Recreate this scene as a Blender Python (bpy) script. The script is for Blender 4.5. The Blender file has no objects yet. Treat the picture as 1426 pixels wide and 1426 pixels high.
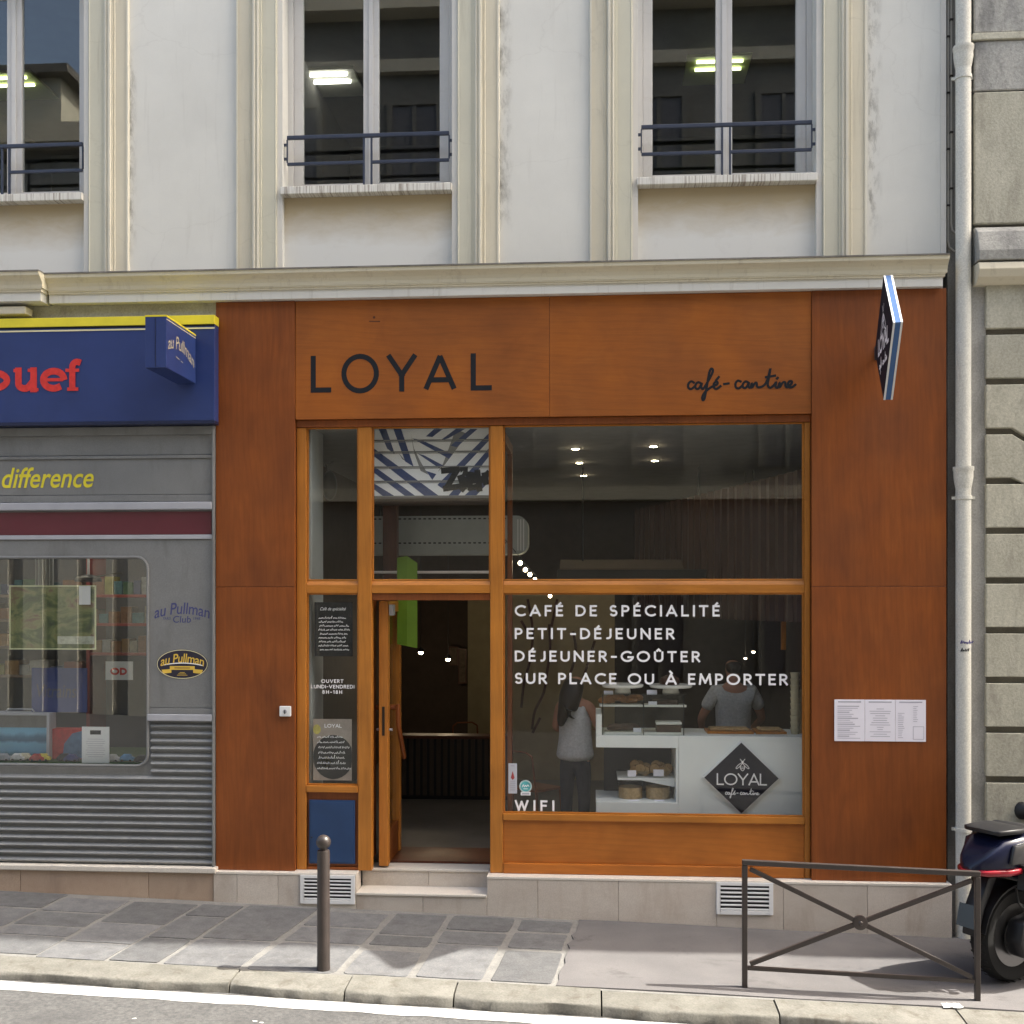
import bpy, bmesh, math, random
from mathutils import Vector, Matrix
random.seed(7)
PI = math.pi
S = bpy.context.scene
COL = S.collection

# ------------------------------------------------------------------ camera, sky, sun, exposure
FPX, CX, CY, RES = 1540.0, 713.0, 835.0, 1426.0      # focal length and principal point measured in photograph pixels
YAW = math.atan(FPX / 21700.0)
CAM_D, CAM_H = 9.93, 2.84
cam_data = bpy.data.cameras.new('camera')
cam_data.sensor_width = 36.0
cam_data.lens = 36.0 * FPX / RES
cam_data.shift_y = (CY - RES / 2) / RES
cam_data.clip_start = 0.05
cam_data.clip_end = 600
cam = bpy.data.objects.new('camera', cam_data)
COL.objects.link(cam)
cam.location = (0, -CAM_D, CAM_H)
cam.rotation_euler = (PI / 2, 0, YAW)
S.camera = cam

SUN_TRAVEL = Vector((-0.80, -0.083, -1.03)).normalized()
SUN_EL = math.asin(-SUN_TRAVEL.z)
SUN_AZ = math.atan2(-SUN_TRAVEL.x, -SUN_TRAVEL.y)      # clockwise from +Y
world = bpy.data.worlds.new('World')
S.world = world
world.use_nodes = True
wn = world.node_tree
bgn = wn.nodes['Background']
sky = wn.nodes.new('ShaderNodeTexSky')
sky.sky_type = 'NISHITA'
sky.sun_disc = False
sky.sun_elevation = SUN_EL
sky.sun_rotation = SUN_AZ
sky.air_density = 0.8
sky.dust_density = 5.0
sky.ozone_density = 0.2
wb = wn.nodes.new('ShaderNodeMix'); wb.data_type = 'RGBA'; wb.blend_type = 'MULTIPLY'      # the camera's white balance for open shade
wb.inputs[0].default_value = 1.0; wb.inputs[7].default_value = (1.0, 0.985, 0.90, 1.0)
wn.links.new(sky.outputs['Color'], wb.inputs[6])
wn.links.new(wb.outputs[2], bgn.inputs['Color'])
bgn.inputs['Strength'].default_value = 0.15
sun_d = bpy.data.lights.new('sun', 'SUN')
sun_d.energy = 2.75
sun_d.angle = math.radians(0.55)
sun_d.color = (1.0, 0.95, 0.85)
sun = bpy.data.objects.new('sun', sun_d)
COL.objects.link(sun)
sun.location = (10, 5, 30)
sun.rotation_euler = SUN_TRAVEL.to_track_quat('-Z', 'Y').to_euler()
S.view_settings.view_transform = 'Standard'
S.view_settings.look = 'None'
S.view_settings.exposure = 2.12
S.view_settings.gamma = 1.0
S.render.engine = 'CYCLES'
S.cycles.max_bounces = 8
S.cycles.diffuse_bounces = 4
S.cycles.glossy_bounces = 4
S.cycles.transparent_max_bounces = 16
S.cycles.caustics_reflective = False
S.cycles.caustics_refractive = False
S.cycles.use_denoising = True

# ------------------------------------------------------------------ measuring helpers (photograph pixel + distance -> metres)
_c, _s = math.cos(YAW), math.sin(YAW)
def at(px, py, Y=0.0):
    k = (px - CX) / FPX
    d = Y + CAM_D
    X = d * (k * _c - _s) / (_c + k * _s)
    dep = -X * _s + d * _c
    return X, CAM_H - (py - CY) / FPX * dep
def xa(px, Y=0.0): return at(px, CY, Y)[0]
def za(py, px=713, Y=0.0): return at(px, py, Y)[1]
SLOPE, FALL = 0.0305, 0.02
def zg(X, Y): return -(X + 0.65) * SLOPE + FALL * Y            # pavement surface
def G(px, py):
    k = (px - CX) / FPX
    m = (k * _c - _s) / (_c + k * _s)
    Y = -1.0
    for _ in range(40):
        X = (Y + CAM_D) * m
        dep = (CAM_H - zg(X, Y)) / ((py - CY) / FPX)
        Y = dep / (-m * _s + _c) - CAM_D
    return (Y + CAM_D) * m, Y

# ------------------------------------------------------------------ scene graph helpers
WL = {}
def tag(o, label=None, cat=None, group=None, kind=None):
    if label: o['label'] = label
    if cat: o['category'] = cat
    if group: o['group'] = group
    if kind: o['kind'] = kind
    return o
def thing(name, label, cat, loc=(0, 0, 0), group=None, rz=0.0, kind=None):
    o = bpy.data.objects.new(name, None)
    COL.objects.link(o)
    o.empty_display_size = 0.1
    o.location = loc
    o.rotation_euler = (0, 0, rz)
    WL[o] = Vector(loc)
    return tag(o, label, cat, group, kind)
def link(name, me, parent=None, loc=(0, 0, 0)):
    o = bpy.data.objects.new(name, me)
    COL.objects.link(o)
    o.location = loc
    if parent: o.parent = parent
    return o
def dup(o, dx=0, dy=0, dz=0, parent=None, name=None):
    c = o.copy()
    COL.objects.link(c)
    c.location = o.location + Vector((dx, dy, dz))
    if parent: c.parent = parent
    WL[c] = WL.get(o, Vector()) + Vector((dx, dy, dz))
    return c

class MB:
    def __init__(s): s.v = []; s.f = []
    def add(s, vs, fs):
        n = len(s.v)
        s.v += [tuple(v) for v in vs]
        s.f += [tuple(i + n for i in f) for f in fs]
        return s
    def box(s, x0, x1, y0, y1, z0, z1):
        if x0 > x1: x0, x1 = x1, x0
        if y0 > y1: y0, y1 = y1, y0
        if z0 > z1: z0, z1 = z1, z0
        return s.add([(x0,y0,z0),(x1,y0,z0),(x1,y1,z0),(x0,y1,z0),(x0,y0,z1),(x1,y0,z1),(x1,y1,z1),(x0,y1,z1)],
                     [(0,3,2,1),(4,5,6,7),(0,1,5,4),(1,2,6,5),(2,3,7,6),(3,0,4,7)])
    def prism(s, pts, axis, a, b):
        n = len(pts)
        def m(p, t):
            return (t, p[0], p[1]) if axis == 'x' else ((p[0], t, p[1]) if axis == 'y' else (p[0], p[1], t))
        vs = [m(p, a) for p in pts] + [m(p, b) for p in pts]
        fs = [tuple(range(n - 1, -1, -1)), tuple(range(n, 2 * n))] + [(i, (i + 1) % n, n + (i + 1) % n, n + i) for i in range(n)]
        return s.add(vs, fs)
    def tube(s, pts, r, n=8):
        pts = [Vector(p) for p in pts]
        m = len(pts)
        rs = r if isinstance(r, (list, tuple)) else [r] * m
        vs = []; fs = []
        up = None
        for i, p in enumerate(pts):
            t = (pts[min(i + 1, m - 1)] - pts[max(i - 1, 0)]).normalized()
            if up is None:
                up = Vector((0, 0, 1)) if abs(t.z) < 0.9 else Vector((1, 0, 0))
            a = t.cross(up).normalized()
            up = a.cross(t).normalized()
            for k in range(n):
                w = 2 * PI * k / n
                vs.append(p + (a * math.cos(w) + up * math.sin(w)) * rs[i])
        for i in range(m - 1):
            for k in range(n):
                fs.append((i * n + k, i * n + (k + 1) % n, (i + 1) * n + (k + 1) % n, (i + 1) * n + k))
        fs.append(tuple(range(n - 1, -1, -1)))
        fs.append(tuple((m - 1) * n + k for k in range(n)))
        return s.add(vs, fs)
    def bar(s, p, q, w, h):
        p, q = Vector(p), Vector(q)
        t = (q - p).normalized()
        up = Vector((0, 0, 1)) if abs(t.z) < 0.95 else Vector((0, 1, 0))
        a = t.cross(up).normalized(); b = a.cross(t).normalized()
        vs = [e + a * (w / 2 * i) + b * (h / 2 * j) for e in (p, q) for i, j in ((-1,-1),(1,-1),(1,1),(-1,1))]
        return s.add(vs, [(3,2,1,0),(4,5,6,7)] + [(i, (i + 1) % 4, 4 + (i + 1) % 4, 4 + i) for i in range(4)])
    def lathe(s, prof, c, axis='z', n=20):
        vs = []; fs = []
        m = len(prof)
        for r, h in prof:
            for k in range(n):
                w = 2 * PI * k / n
                u, v = r * math.cos(w), r * math.sin(w)
                p = (u, v, h) if axis == 'z' else ((u, h, v) if axis == 'y' else (h, u, v))
                vs.append((c[0] + p[0], c[1] + p[1], c[2] + p[2]))
        for i in range(m - 1):
            for k in range(n):
                fs.append((i * n + k, i * n + (k + 1) % n, (i + 1) * n + (k + 1) % n, (i + 1) * n + k))
        if prof[0][0] > 1e-5: fs.append(tuple(range(n - 1, -1, -1)))
        if prof[-1][0] > 1e-5: fs.append(tuple((m - 1) * n + k for k in range(n)))
        return s.add(vs, fs)
    def ball(s, c, r, n=14, sx=1, sy=1, sz=1):
        m = n // 2
        vs = []; fs = []
        for i in range(m + 1):
            a = PI * i / m
            for k in range(n):
                w = 2 * PI * k / n
                vs.append((c[0] + r * sx * math.sin(a) * math.cos(w), c[1] + r * sy * math.sin(a) * math.sin(w), c[2] + r * sz * math.cos(a)))
        for i in range(m):
            for k in range(n):
                fs.append((i * n + k, i * n + (k + 1) % n, (i + 1) * n + (k + 1) % n, (i + 1) * n + k))
        return s.add(vs, fs)
    def loft(s, secs, n=16, e=2.6):
        """secs: (x, yc, half_y, z0, z1) superellipse sections along x"""
        vs = []; fs = []
        for x, yc, hy, z0, z1 in secs:
            for k in range(n):
                w = 2 * PI * k / n
                cy, cz = math.cos(w), math.sin(w)
                vs.append((x, yc + hy * math.copysign(abs(cy) ** (2 / e), cy), (z0 + z1) / 2 + (z1 - z0) / 2 * math.copysign(abs(cz) ** (2 / e), cz)))
        m = len(secs)
        for i in range(m - 1):
            for k in range(n):
                fs.append((i * n + k, i * n + (k + 1) % n, (i + 1) * n + (k + 1) % n, (i + 1) * n + k))
        fs.append(tuple(range(n - 1, -1, -1)))
        fs.append(tuple((m - 1) * n + k for k in range(n)))
        return s.add(vs, fs)
    def build(s, name, mat, parent=None, bevel=0.0, seg=2, smooth=False, label=None, local=False, sharp=35):
        bm = bmesh.new()
        vs = [bm.verts.new(v) for v in s.v]
        for f in s.f:
            try: bm.faces.new([vs[i] for i in f])
            except ValueError: pass
        bmesh.ops.remove_doubles(bm, verts=bm.verts, dist=1e-6)
        bmesh.ops.recalc_face_normals(bm, faces=bm.faces)
        if bevel:
            es = [e for e in bm.edges if len(e.link_faces) == 2 and e.calc_face_angle(0) > 0.5]
            bmesh.ops.bevel(bm, geom=es, offset=bevel, segments=seg, affect='EDGES', profile=0.5, clamp_overlap=True)
        xs = [v.co for v in bm.verts]
        lo = Vector((min(v.x for v in xs), min(v.y for v in xs), min(v.z for v in xs)))
        hi = Vector((max(v.x for v in xs), max(v.y for v in xs), max(v.z for v in xs)))
        c = (lo + hi) / 2; c.z = lo.z
        for v in bm.verts: v.co -= c
        me = bpy.data.meshes.new(name)
        bm.to_mesh(me); bm.free()
        if smooth:
            me.polygons.foreach_set('use_smooth', [True] * len(me.polygons))
            try: me.set_sharp_from_angle(angle=math.radians(sharp))
            except Exception: pass
        if mat: me.materials.append(mat)
        base = Vector((0, 0, 0)) if (local or parent is None) else WL.get(parent, Vector())
        o = link(name, me, parent, c - base)
        WL[o] = c if not local else c
        if local and parent is not None: WL[o] = WL.get(parent, Vector()) + c
        if label: o['label'] = label
        return o
def box(name, x0, x1, y0, y1, z0, z1, mat, parent=None, bevel=0.0, **k):
    return MB().box(x0, x1, y0, y1, z0, z1).build(name, mat, parent, bevel, **k)

# ------------------------------------------------------------------ procedural materials
def new_mat(name):
    m = bpy.data.materials.new(name); m.use_nodes = True
    nt = m.node_tree
    return m, nt, nt.nodes['Principled BSDF']
def coords(nt, scale=(1, 1, 1), rand=True):
    tc = nt.nodes.new('ShaderNodeTexCoord')
    out = tc.outputs['Object']
    if rand:
        oi = nt.nodes.new('ShaderNodeObjectInfo')
        mu = nt.nodes.new('ShaderNodeMath'); mu.operation = 'MULTIPLY'; mu.inputs[1].default_value = 37.0
        nt.links.new(oi.outputs['Random'], mu.inputs[0])
        ad = nt.nodes.new('ShaderNodeVectorMath'); ad.operation = 'ADD'
        nt.links.new(out, ad.inputs[0]); nt.links.new(mu.outputs[0], ad.inputs[1])
        out = ad.outputs[0]
    mp = nt.nodes.new('ShaderNodeMapping'); mp.inputs['Scale'].default_value = scale
    nt.links.new(out, mp.inputs['Vector'])
    return mp.outputs['Vector']
def noise(nt, vec, scale, detail=5, rough=0.55, dist=0.0):
    n = nt.nodes.new('ShaderNodeTexNoise')
    n.inputs['Scale'].default_value = scale; n.inputs['Detail'].default_value = detail
    n.inputs['Roughness'].default_value = rough; n.inputs['Distortion'].default_value = dist
    nt.links.new(vec, n.inputs['Vector'])
    return n.outputs['Fac']
def ramp(nt, fac, stops):
    r = nt.nodes.new('ShaderNodeValToRGB')
    el = r.color_ramp.elements
    while len(el) < len(stops): el.new(0.5)
    for e, (p, c) in zip(el, stops):
        e.position = p
        e.color = (c, c, c, 1) if isinstance(c, (int, float)) else (*c, 1)
    nt.links.new(fac, r.inputs['Fac'])
    return r.outputs['Color']
def mixc(nt, fac, a, b, mode='MIX'):
    m = nt.nodes.new('ShaderNodeMix'); m.data_type = 'RGBA'; m.blend_type = mode
    for sock, v in ((m.inputs[0], fac), (m.inputs[6], a), (m.inputs[7], b)):
        if hasattr(v, 'is_linked') or hasattr(v, 'links'): nt.links.new(v, sock)
        elif isinstance(v, (int, float)): sock.default_value = v
        else: sock.default_value = (*v, 1)
    return m.outputs[2]
def bump(nt, bs, h, strength=0.2, dist=0.01):
    b = nt.nodes.new('ShaderNodeBump'); b.inputs['Strength'].default_value = strength; b.inputs['Distance'].default_value = dist
    nt.links.new(h, b.inputs['Height']); nt.links.new(b.outputs['Normal'], bs.inputs['Normal'])
def vary(nt, col, amt):
    oi = nt.nodes.new('ShaderNodeObjectInfo')
    v = ramp(nt, oi.outputs['Random'], [(0, 1 - amt), (1, 1 + amt * 0.6)])
    return mixc(nt, 1.0, col, v, 'MULTIPLY')
def rough_mat(name, c1, c2, scale=3.0, rough=0.8, bumps=0.25, bscale=90, spec=0.3, rand_amt=0.0, stretch=(1, 1, 1), grime=None, grime_scale=1.5, bdist=0.004, gpos=(0.52, 0.75)):
    m, nt, bs = new_mat(name)
    v = coords(nt, stretch)
    col = mixc(nt, ramp(nt, noise(nt, v, scale, 8, 0.62), [(0.3, 0.0), (0.7, 1.0)]), c1, c2)
    fine = noise(nt, coords(nt), bscale, 4, 0.7)
    col = mixc(nt, 0.5, col, ramp(nt, fine, [(0.25, 0.5), (0.75, 1.4)]), 'MULTIPLY')
    if grime:
        gm = ramp(nt, noise(nt, coords(nt, (1.6, 1.6, 0.5)), grime_scale, 9, 0.7, 0.4), [(gpos[0], 0.0), (gpos[1], 1.0)])
        col = mixc(nt, gm, col, grime)
    if rand_amt: col = vary(nt, col, rand_amt)
    nt.links.new(col, bs.inputs['Base Color'])
    bs.inputs['Roughness'].default_value = rough
    bs.inputs['Specular IOR Level'].default_value = spec
    if bumps: bump(nt, bs, fine, bumps, bdist)
    return m
def plain(name, c, rough=0.5, spec=0.4, metal=0.0, var=0.12, scale=6.0):
    m, nt, bs = new_mat(name)
    n = noise(nt, coords(nt), scale, 5, 0.6)
    col = mixc(nt, 1.0, c, ramp(nt, n, [(0.25, 1 - var), (0.75, 1 + var * 0.5)]), 'MULTIPLY')
    nt.links.new(col, bs.inputs['Base Color'])
    bs.inputs['Roughness'].default_value = rough; bs.inputs['Specular IOR Level'].default_value = spec; bs.inputs['Metallic'].default_value = metal
    return m
def wood_mat(name, dark, mid, light, axis='z', rough=0.42, spec=0.35):
    m, nt, bs = new_mat(name)
    st = {'z': (5, 5, 0.9), 'x': (1.6, 3, 2.2)}[axis]
    v = coords(nt, st)
    fig = noise(nt, v, 1.3, 6, 0.6, 1.2)
    st2 = {'z': (90, 90, 3), 'x': (3, 90, 90)}[axis]
    fib = noise(nt, coords(nt, st2), 1.5, 4, 0.6)
    big = noise(nt, coords(nt), 1.6, 3, 0.5)
    col = ramp(nt, fig, [(0.25, dark), (0.5, mid), (0.75, light)])
    col = mixc(nt, 0.28, col, ramp(nt, fib, [(0.25, 0.62), (0.75, 1.3)]), 'MULTIPLY')
    col = mixc(nt, 0.6, col, ramp(nt, big, [(0.3, 0.68), (0.7, 1.25)]), 'MULTIPLY')
    wv = nt.nodes.new('ShaderNodeTexWave'); wv.wave_type = 'RINGS'; wv.rings_direction = 'Y'
    wv.inputs['Scale'].default_value = 2.2; wv.inputs['Distortion'].default_value = 9.0; wv.inputs['Detail'].default_value = 3.0; wv.inputs['Detail Scale'].default_value = 0.8
    nt.links.new(coords(nt, {'z': (3.0, 1.0, 0.55), 'x': (0.55, 1.0, 2.2)}[axis]), wv.inputs['Vector'])
    col = mixc(nt, 0.20, col, ramp(nt, wv.outputs['Fac'], [(0.1, 0.72), (0.6, 1.1), (0.95, 1.0)]), 'MULTIPLY')
    nt.links.new(col, bs.inputs['Base Color'])
    nt.links.new(ramp(nt, big, [(0.3, rough + 0.12), (0.7, rough - 0.06)]), bs.inputs['Roughness'])
    bs.inputs['Specular IOR Level'].default_value = spec
    bump(nt, bs, fib, 0.12, 0.002)
    return m
def emit(name, c, s):
    m, nt, bs = new_mat(name)
    bs.inputs['Base Color'].default_value = (*c, 1)
    bs.inputs['Emission Color'].default_value = (*c, 1); bs.inputs['Emission Strength'].default_value = s
    return m
def glass_mat(name, tint=(0.975, 0.985, 0.98), rough=0.0, gain=1.0):
    m = bpy.data.materials.new(name); m.use_nodes = True
    nt = m.node_tree; nt.nodes.clear()
    out = nt.nodes.new('ShaderNodeOutputMaterial')
    tr = nt.nodes.new('ShaderNodeBsdfTransparent'); tr.inputs['Color'].default_value = (*tint, 1)
    gl = nt.nodes.new('ShaderNodeBsdfGlossy'); gl.inputs['Roughness'].default_value = rough
    ge = nt.nodes.new('ShaderNodeNewGeometry')
    io = nt.nodes.new('ShaderNodeMix'); io.data_type = 'FLOAT'
    io.inputs[2].default_value = 1.52; io.inputs[3].default_value = 1 / 1.52
    nt.links.new(ge.outputs['Backfacing'], io.inputs[0])
    fr = nt.nodes.new('ShaderNodeFresnel'); nt.links.new(io.outputs[0], fr.inputs['IOR'])
    mu = nt.nodes.new('ShaderNodeMath'); mu.operation = 'MULTIPLY'; mu.inputs[1].default_value = gain; mu.use_clamp = True
    nt.links.new(fr.outputs[0], mu.inputs[0])
    mx = nt.nodes.new('ShaderNodeMixShader')
    nt.links.new(mu.outputs[0], mx.inputs[0]); nt.links.new(tr.outputs[0], mx.inputs[1]); nt.links.new(gl.outputs[0], mx.inputs[2])
    nt.links.new(mx.outputs[0], out.inputs['Surface'])
    return m

def plaster(name, base, dirt, amt=0.5):
    m, nt, bs = new_mat(name)
    big = noise(nt, coords(nt), 1.1, 8, 0.62)
    col = mixc(nt, ramp(nt, big, [(0.35, 0.0), (0.75, 1.0)]), base, tuple(c * 0.88 for c in base))
    streak = noise(nt, coords(nt, (9, 9, 0.7)), 1.4, 7, 0.7, 0.3)
    col = mixc(nt, ramp(nt, streak, [(0.56, 0.0), (0.8, amt)]), col, dirt)
    crack = nt.nodes.new('ShaderNodeTexVoronoi'); crack.feature = 'DISTANCE_TO_EDGE'; crack.inputs['Scale'].default_value = 0.55
    wob = nt.nodes.new('ShaderNodeTexNoise'); wob.inputs['Scale'].default_value = 2.5; wob.inputs['Detail'].default_value = 6
    cv = coords(nt, (1, 1, 1.4)); nt.links.new(cv, wob.inputs['Vector'])
    vm = nt.nodes.new('ShaderNodeVectorMath'); vm.operation = 'MULTIPLY_ADD'; vm.inputs[1].default_value = (0.5, 0.5, 0.5)
    nt.links.new(wob.outputs['Color'], vm.inputs[0]); nt.links.new(cv, vm.inputs[2])
    nt.links.new(vm.outputs[0], crack.inputs['Vector'])
    col = mixc(nt, ramp(nt, crack.outputs['Distance'], [(0.0, 0.14), (0.005, 0.0)]), col, dirt)
    fine = noise(nt, coords(nt), 140, 4, 0.7)
    col = mixc(nt, 0.12, col, ramp(nt, fine, [(0.2, 0.6), (0.8, 1.3)]), 'MULTIPLY')
    nt.links.new(col, bs.inputs['Base Color'])
    bs.inputs['Roughness'].default_value = 0.85; bs.inputs['Specular IOR Level'].default_value = 0.2
    bump(nt, bs, fine, 0.15, 0.003)
    return m
def stain_plaster(name, base, tan, h):
    """plaster with a rusty-tan water stain spreading down from the sill above; h = height of the panel"""
    m, nt, bs = new_mat(name)
    tc = nt.nodes.new('ShaderNodeTexCoord')
    sp = nt.nodes.new('ShaderNodeSeparateXYZ'); nt.links.new(tc.outputs['Object'], sp.inputs[0])
    n = noise(nt, coords(nt, (1.2, 1, 3)), 3.0, 9, 0.65, 0.5)
    a = nt.nodes.new('ShaderNodeMath'); a.operation = 'DIVIDE'; a.inputs[1].default_value = h
    nt.links.new(sp.outputs['Z'], a.inputs[0])
    b = nt.nodes.new('ShaderNodeMath'); b.operation = 'MULTIPLY_ADD'; b.inputs[1].default_value = 0.32
    nt.links.new(n, b.inputs[0]); nt.links.new(a.outputs[0], b.inputs[2])
    col = mixc(nt, ramp(nt, b.outputs[0], [(0.55, 0.0), (1.30, 0.9)]), base, tan)
    col = mixc(nt, ramp(nt, noise(nt, coords(nt), 2.0, 9, 0.7), [(0.55, 0.0), (0.8, 0.35)]), col, (0.35, 0.33, 0.29))
    nt.links.new(col, bs.inputs['Base Color'])
    bs.inputs['Roughness'].default_value = 0.85; bs.inputs['Specular IOR Level'].default_value = 0.2
    bump(nt, bs, noise(nt, coords(nt), 120, 4, 0.7), 0.15, 0.003)
    return m
def drip_mat(name, base, drip):
    m, nt, bs = new_mat(name)
    st = noise(nt, coords(nt, (60, 1, 1.5)), 1.0, 5, 0.75, 0.0)
    patch = noise(nt, coords(nt, (3, 1, 1)), 1.0, 2, 0.5)
    k = mixc(nt, 1.0, ramp(nt, st, [(0.50, 0.0), (0.58, 0.9)]), ramp(nt, patch, [(0.3, 0.25), (0.55, 1.0)]), 'MULTIPLY')
    col = mixc(nt, k, base, drip)
    nt.links.new(col, bs.inputs['Base Color'])
    bs.inputs['Roughness'].default_value = 0.8
    return m

M = {}
M['plaster'] = plaster('white_plaster', (0.71, 0.705, 0.655), (0.40, 0.38, 0.34), 0.30)
M['cream'] = plaster('cream_stone', (0.60, 0.58, 0.47), (0.30, 0.28, 0.21), 0.55)
M['cream_dark'] = plaster('ochre_stone', (0.66, 0.61, 0.48), (0.33, 0.29, 0.22), 0.6)
M['cream_light'] = plaster('pale_stone', (0.66, 0.63, 0.53), (0.33, 0.31, 0.26), 0.6)
M['reveal'] = plaster('reveal_white', (0.68, 0.66, 0.61), (0.36, 0.34, 0.3), 0.5)
M['grime_top'] = rough_mat('grimy_lead', (0.10, 0.095, 0.085), (0.2, 0.19, 0.17), 5)
M['cornice_band'] = plaster('cornice_ochre', (0.66, 0.61, 0.47), (0.32, 0.27, 0.2), 0.6)
M['cornice_face'] = plaster('cornice_white', (0.70, 0.69, 0.64), (0.30, 0.27, 0.22), 0.6)
M['drip'] = drip_mat('dripped_white_paint', (0.66, 0.65, 0.60), (0.25, 0.21, 0.17))
M['win_paint'] = plaster('window_paint', (0.62, 0.61, 0.59), (0.38, 0.33, 0.28), 0.45)
M['sash_low'] = plaster('weathered_sash', (0.50, 0.46, 0.42), (0.28, 0.22, 0.17), 0.8)
M['navy_iron'] = plain('navy_iron', (0.035, 0.045, 0.075), 0.35, 0.5)
M['wood_v'] = wood_mat('varnished_wood_upright', (0.172, 0.046, 0.009), (0.212, 0.057, 0.0105), (0.25, 0.072, 0.0135), 'z')
M['wood_h'] = wood_mat('varnished_wood_fascia', (0.265, 0.077, 0.012), (0.30, 0.089, 0.0135), (0.335, 0.104, 0.016), 'x')
M['wood_f'] = wood_mat('honey_frame_upright', (0.37, 0.135, 0.020), (0.42, 0.158, 0.024), (0.46, 0.18, 0.03), 'z', 0.36)
M['wood_fh'] = wood_mat('honey_frame_rail', (0.37, 0.135, 0.020), (0.42, 0.158, 0.024), (0.46, 0.18, 0.03), 'x', 0.36)
M['wood_b'] = wood_mat('warm_base_panel', (0.36, 0.112, 0.016), (0.40, 0.128, 0.019), (0.44, 0.145, 0.022), 'x')
M['wood_in'] = wood_mat('dark_interior_wood', (0.06, 0.018, 0.008), (0.09, 0.026, 0.012), (0.12, 0.036, 0.016), 'z')
M['ink'] = plain('black_paint', (0.018, 0.020, 0.024), 0.7, 0.12)
M['vinyl'] = plain('white_vinyl', (0.88, 0.875, 0.90), 0.5, 0.3, var=0.03)
M['glass'] = glass_mat('shop_glass', gain=0.75)
M['glass_toy'] = glass_mat('toy_shop_glass', gain=1.5)
M['glass_up'] = glass_mat('window_glass', (0.95, 0.97, 0.96), gain=1.5)
M['glass_case'] = glass_mat('case_glass', (0.97, 0.985, 0.98))
M['marble'] = rough_mat('plinth_limestone', (0.50, 0.44, 0.385), (0.58, 0.53, 0.47), 2.2, 0.45, 0.06, 160, 0.4, 0.10, (1, 1, 2.5), (0.40, 0.33, 0.27), 2.0)
M['marble_toy'] = rough_mat('tan_plinth_stone', (0.40, 0.29, 0.215), (0.47, 0.36, 0.27), 3.0, 0.5, 0.08, 160, 0.4, 0.10, (1, 1, 1), (0.30, 0.22, 0.17), 2.0)
M['marble_top'] = rough_mat('plinth_ledge_stone', (0.60, 0.56, 0.50), (0.68, 0.64, 0.58), 3.0, 0.5, 0.06, 160)
M['blue_sign'] = plain('blue_sign_enamel', (0.022, 0.042, 0.155), 0.38, 0.45, var=0.15, scale=3)
M['blue_dark'] = plain('dark_blue_edge', (0.012, 0.018, 0.055), 0.4)
M['yellow'] = plain('yellow_trim', (0.72, 0.62, 0.04), 0.45)
M['red_letter'] = plain('red_letter', (0.62, 0.035, 0.03), 0.35, 0.5, var=0.25, scale=25)
M['grey_metal'] = rough_mat('grey_metal', (0.160, 0.165, 0.168), (0.20, 0.205, 0.207), 2.0, 0.45, 0.05, 150, 0.5, 0.0, (1, 1, 1), (0.125, 0.127, 0.125), 2.0)
M['grey_light'] = plain('grey_ledge', (0.36, 0.37, 0.41), 0.4, 0.5)
M['grey_rib'] = rough_mat('grey_rib', (0.20, 0.205, 0.207), (0.25, 0.255, 0.257), 4.0, 0.42, 0.03, 120, 0.5, 0.06)
M['maroon'] = plain('maroon_strip', (0.105, 0.016, 0.028), 0.3, 0.5)
M['club_blue'] = plain('club_blue_print', (0.05, 0.055, 0.17), 0.5)
M['gold'] = plain('gold_print', (0.70, 0.47, 0.07), 0.5)
M['pale_gold'] = plain('pale_gold_print', (0.72, 0.66, 0.42), 0.5)
M['blue_box'] = plain('blue_enamel_box', (0.018, 0.05, 0.135), 0.45, 0.4, var=0.2, scale=4)
M['white'] = plain('white_gloss', (0.76, 0.77, 0.78), 0.4, 0.4, var=0.05)
M['counter'] = plain('white_counter', (0.80, 0.83, 0.82), 0.45, 0.3, var=0.04)
M['paper'] = plain('white_paper', (0.80, 0.78, 0.86), 0.7, 0.2, var=0.03)
M['print'] = plain('grey_print', (0.42, 0.41, 0.48), 0.7, 0.2)
M['pipe'] = rough_mat('painted_pipe', (0.62, 0.61, 0.55), (0.71, 0.70, 0.63), 4.0, 0.6, 0.1, 80, 0.3, 0.0, (1, 1, 0.4), (0.36, 0.33, 0.28), 3.0, gpos=(0.6, 0.8))
M['side_wall'] = rough_mat('grime_and_shade_render', (0.32, 0.31, 0.285), (0.42, 0.41, 0.38), 2.5, 0.9, 0.3, 60, 0.2, 0.0, (1, 1, 0.5), (0.15, 0.145, 0.13), 1.2)
M['stone'] = rough_mat('greenish_limestone', (0.40, 0.385, 0.31), (0.52, 0.50, 0.41), 3.2, 0.9, 0.5, 45, 0.2, 0.13, (1.6, 1, 0.6), (0.27, 0.25, 0.205), 3.0, 0.006)
M['stone_dirty'] = rough_mat('sooty_limestone', (0.24, 0.24, 0.23), (0.50, 0.49, 0.45), 3.0, 0.95, 0.6, 35, 0.2, 0.06, (1, 1, 0.5), (0.10, 0.10, 0.10), 2.5, 0.01)
M['joint'] = rough_mat('dark_stone_joint', (0.15, 0.14, 0.115), (0.22, 0.205, 0.17), 6.0, 0.95)
M['iron'] = rough_mat('brown_street_iron', (0.030, 0.024, 0.022), (0.046, 0.036, 0.033), 8.0, 0.38, 0.08, 180, 0.5)
M['slab'] = rough_mat('granite_slab', (0.108, 0.110, 0.117), (0.158, 0.160, 0.164), 9.0, 0.8, 0.6, 70, 0.3, 0.26, (1, 1, 1), (0.085, 0.083, 0.085), 3.0)
M['mortar'] = rough_mat('pale_mortar', (0.165, 0.163, 0.158), (0.215, 0.212, 0.203), 9.0, 0.95, 0.4, 70, 0.2, 0.0, (1, 1, 1), (0.115, 0.112, 0.108), 2.5)
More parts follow.
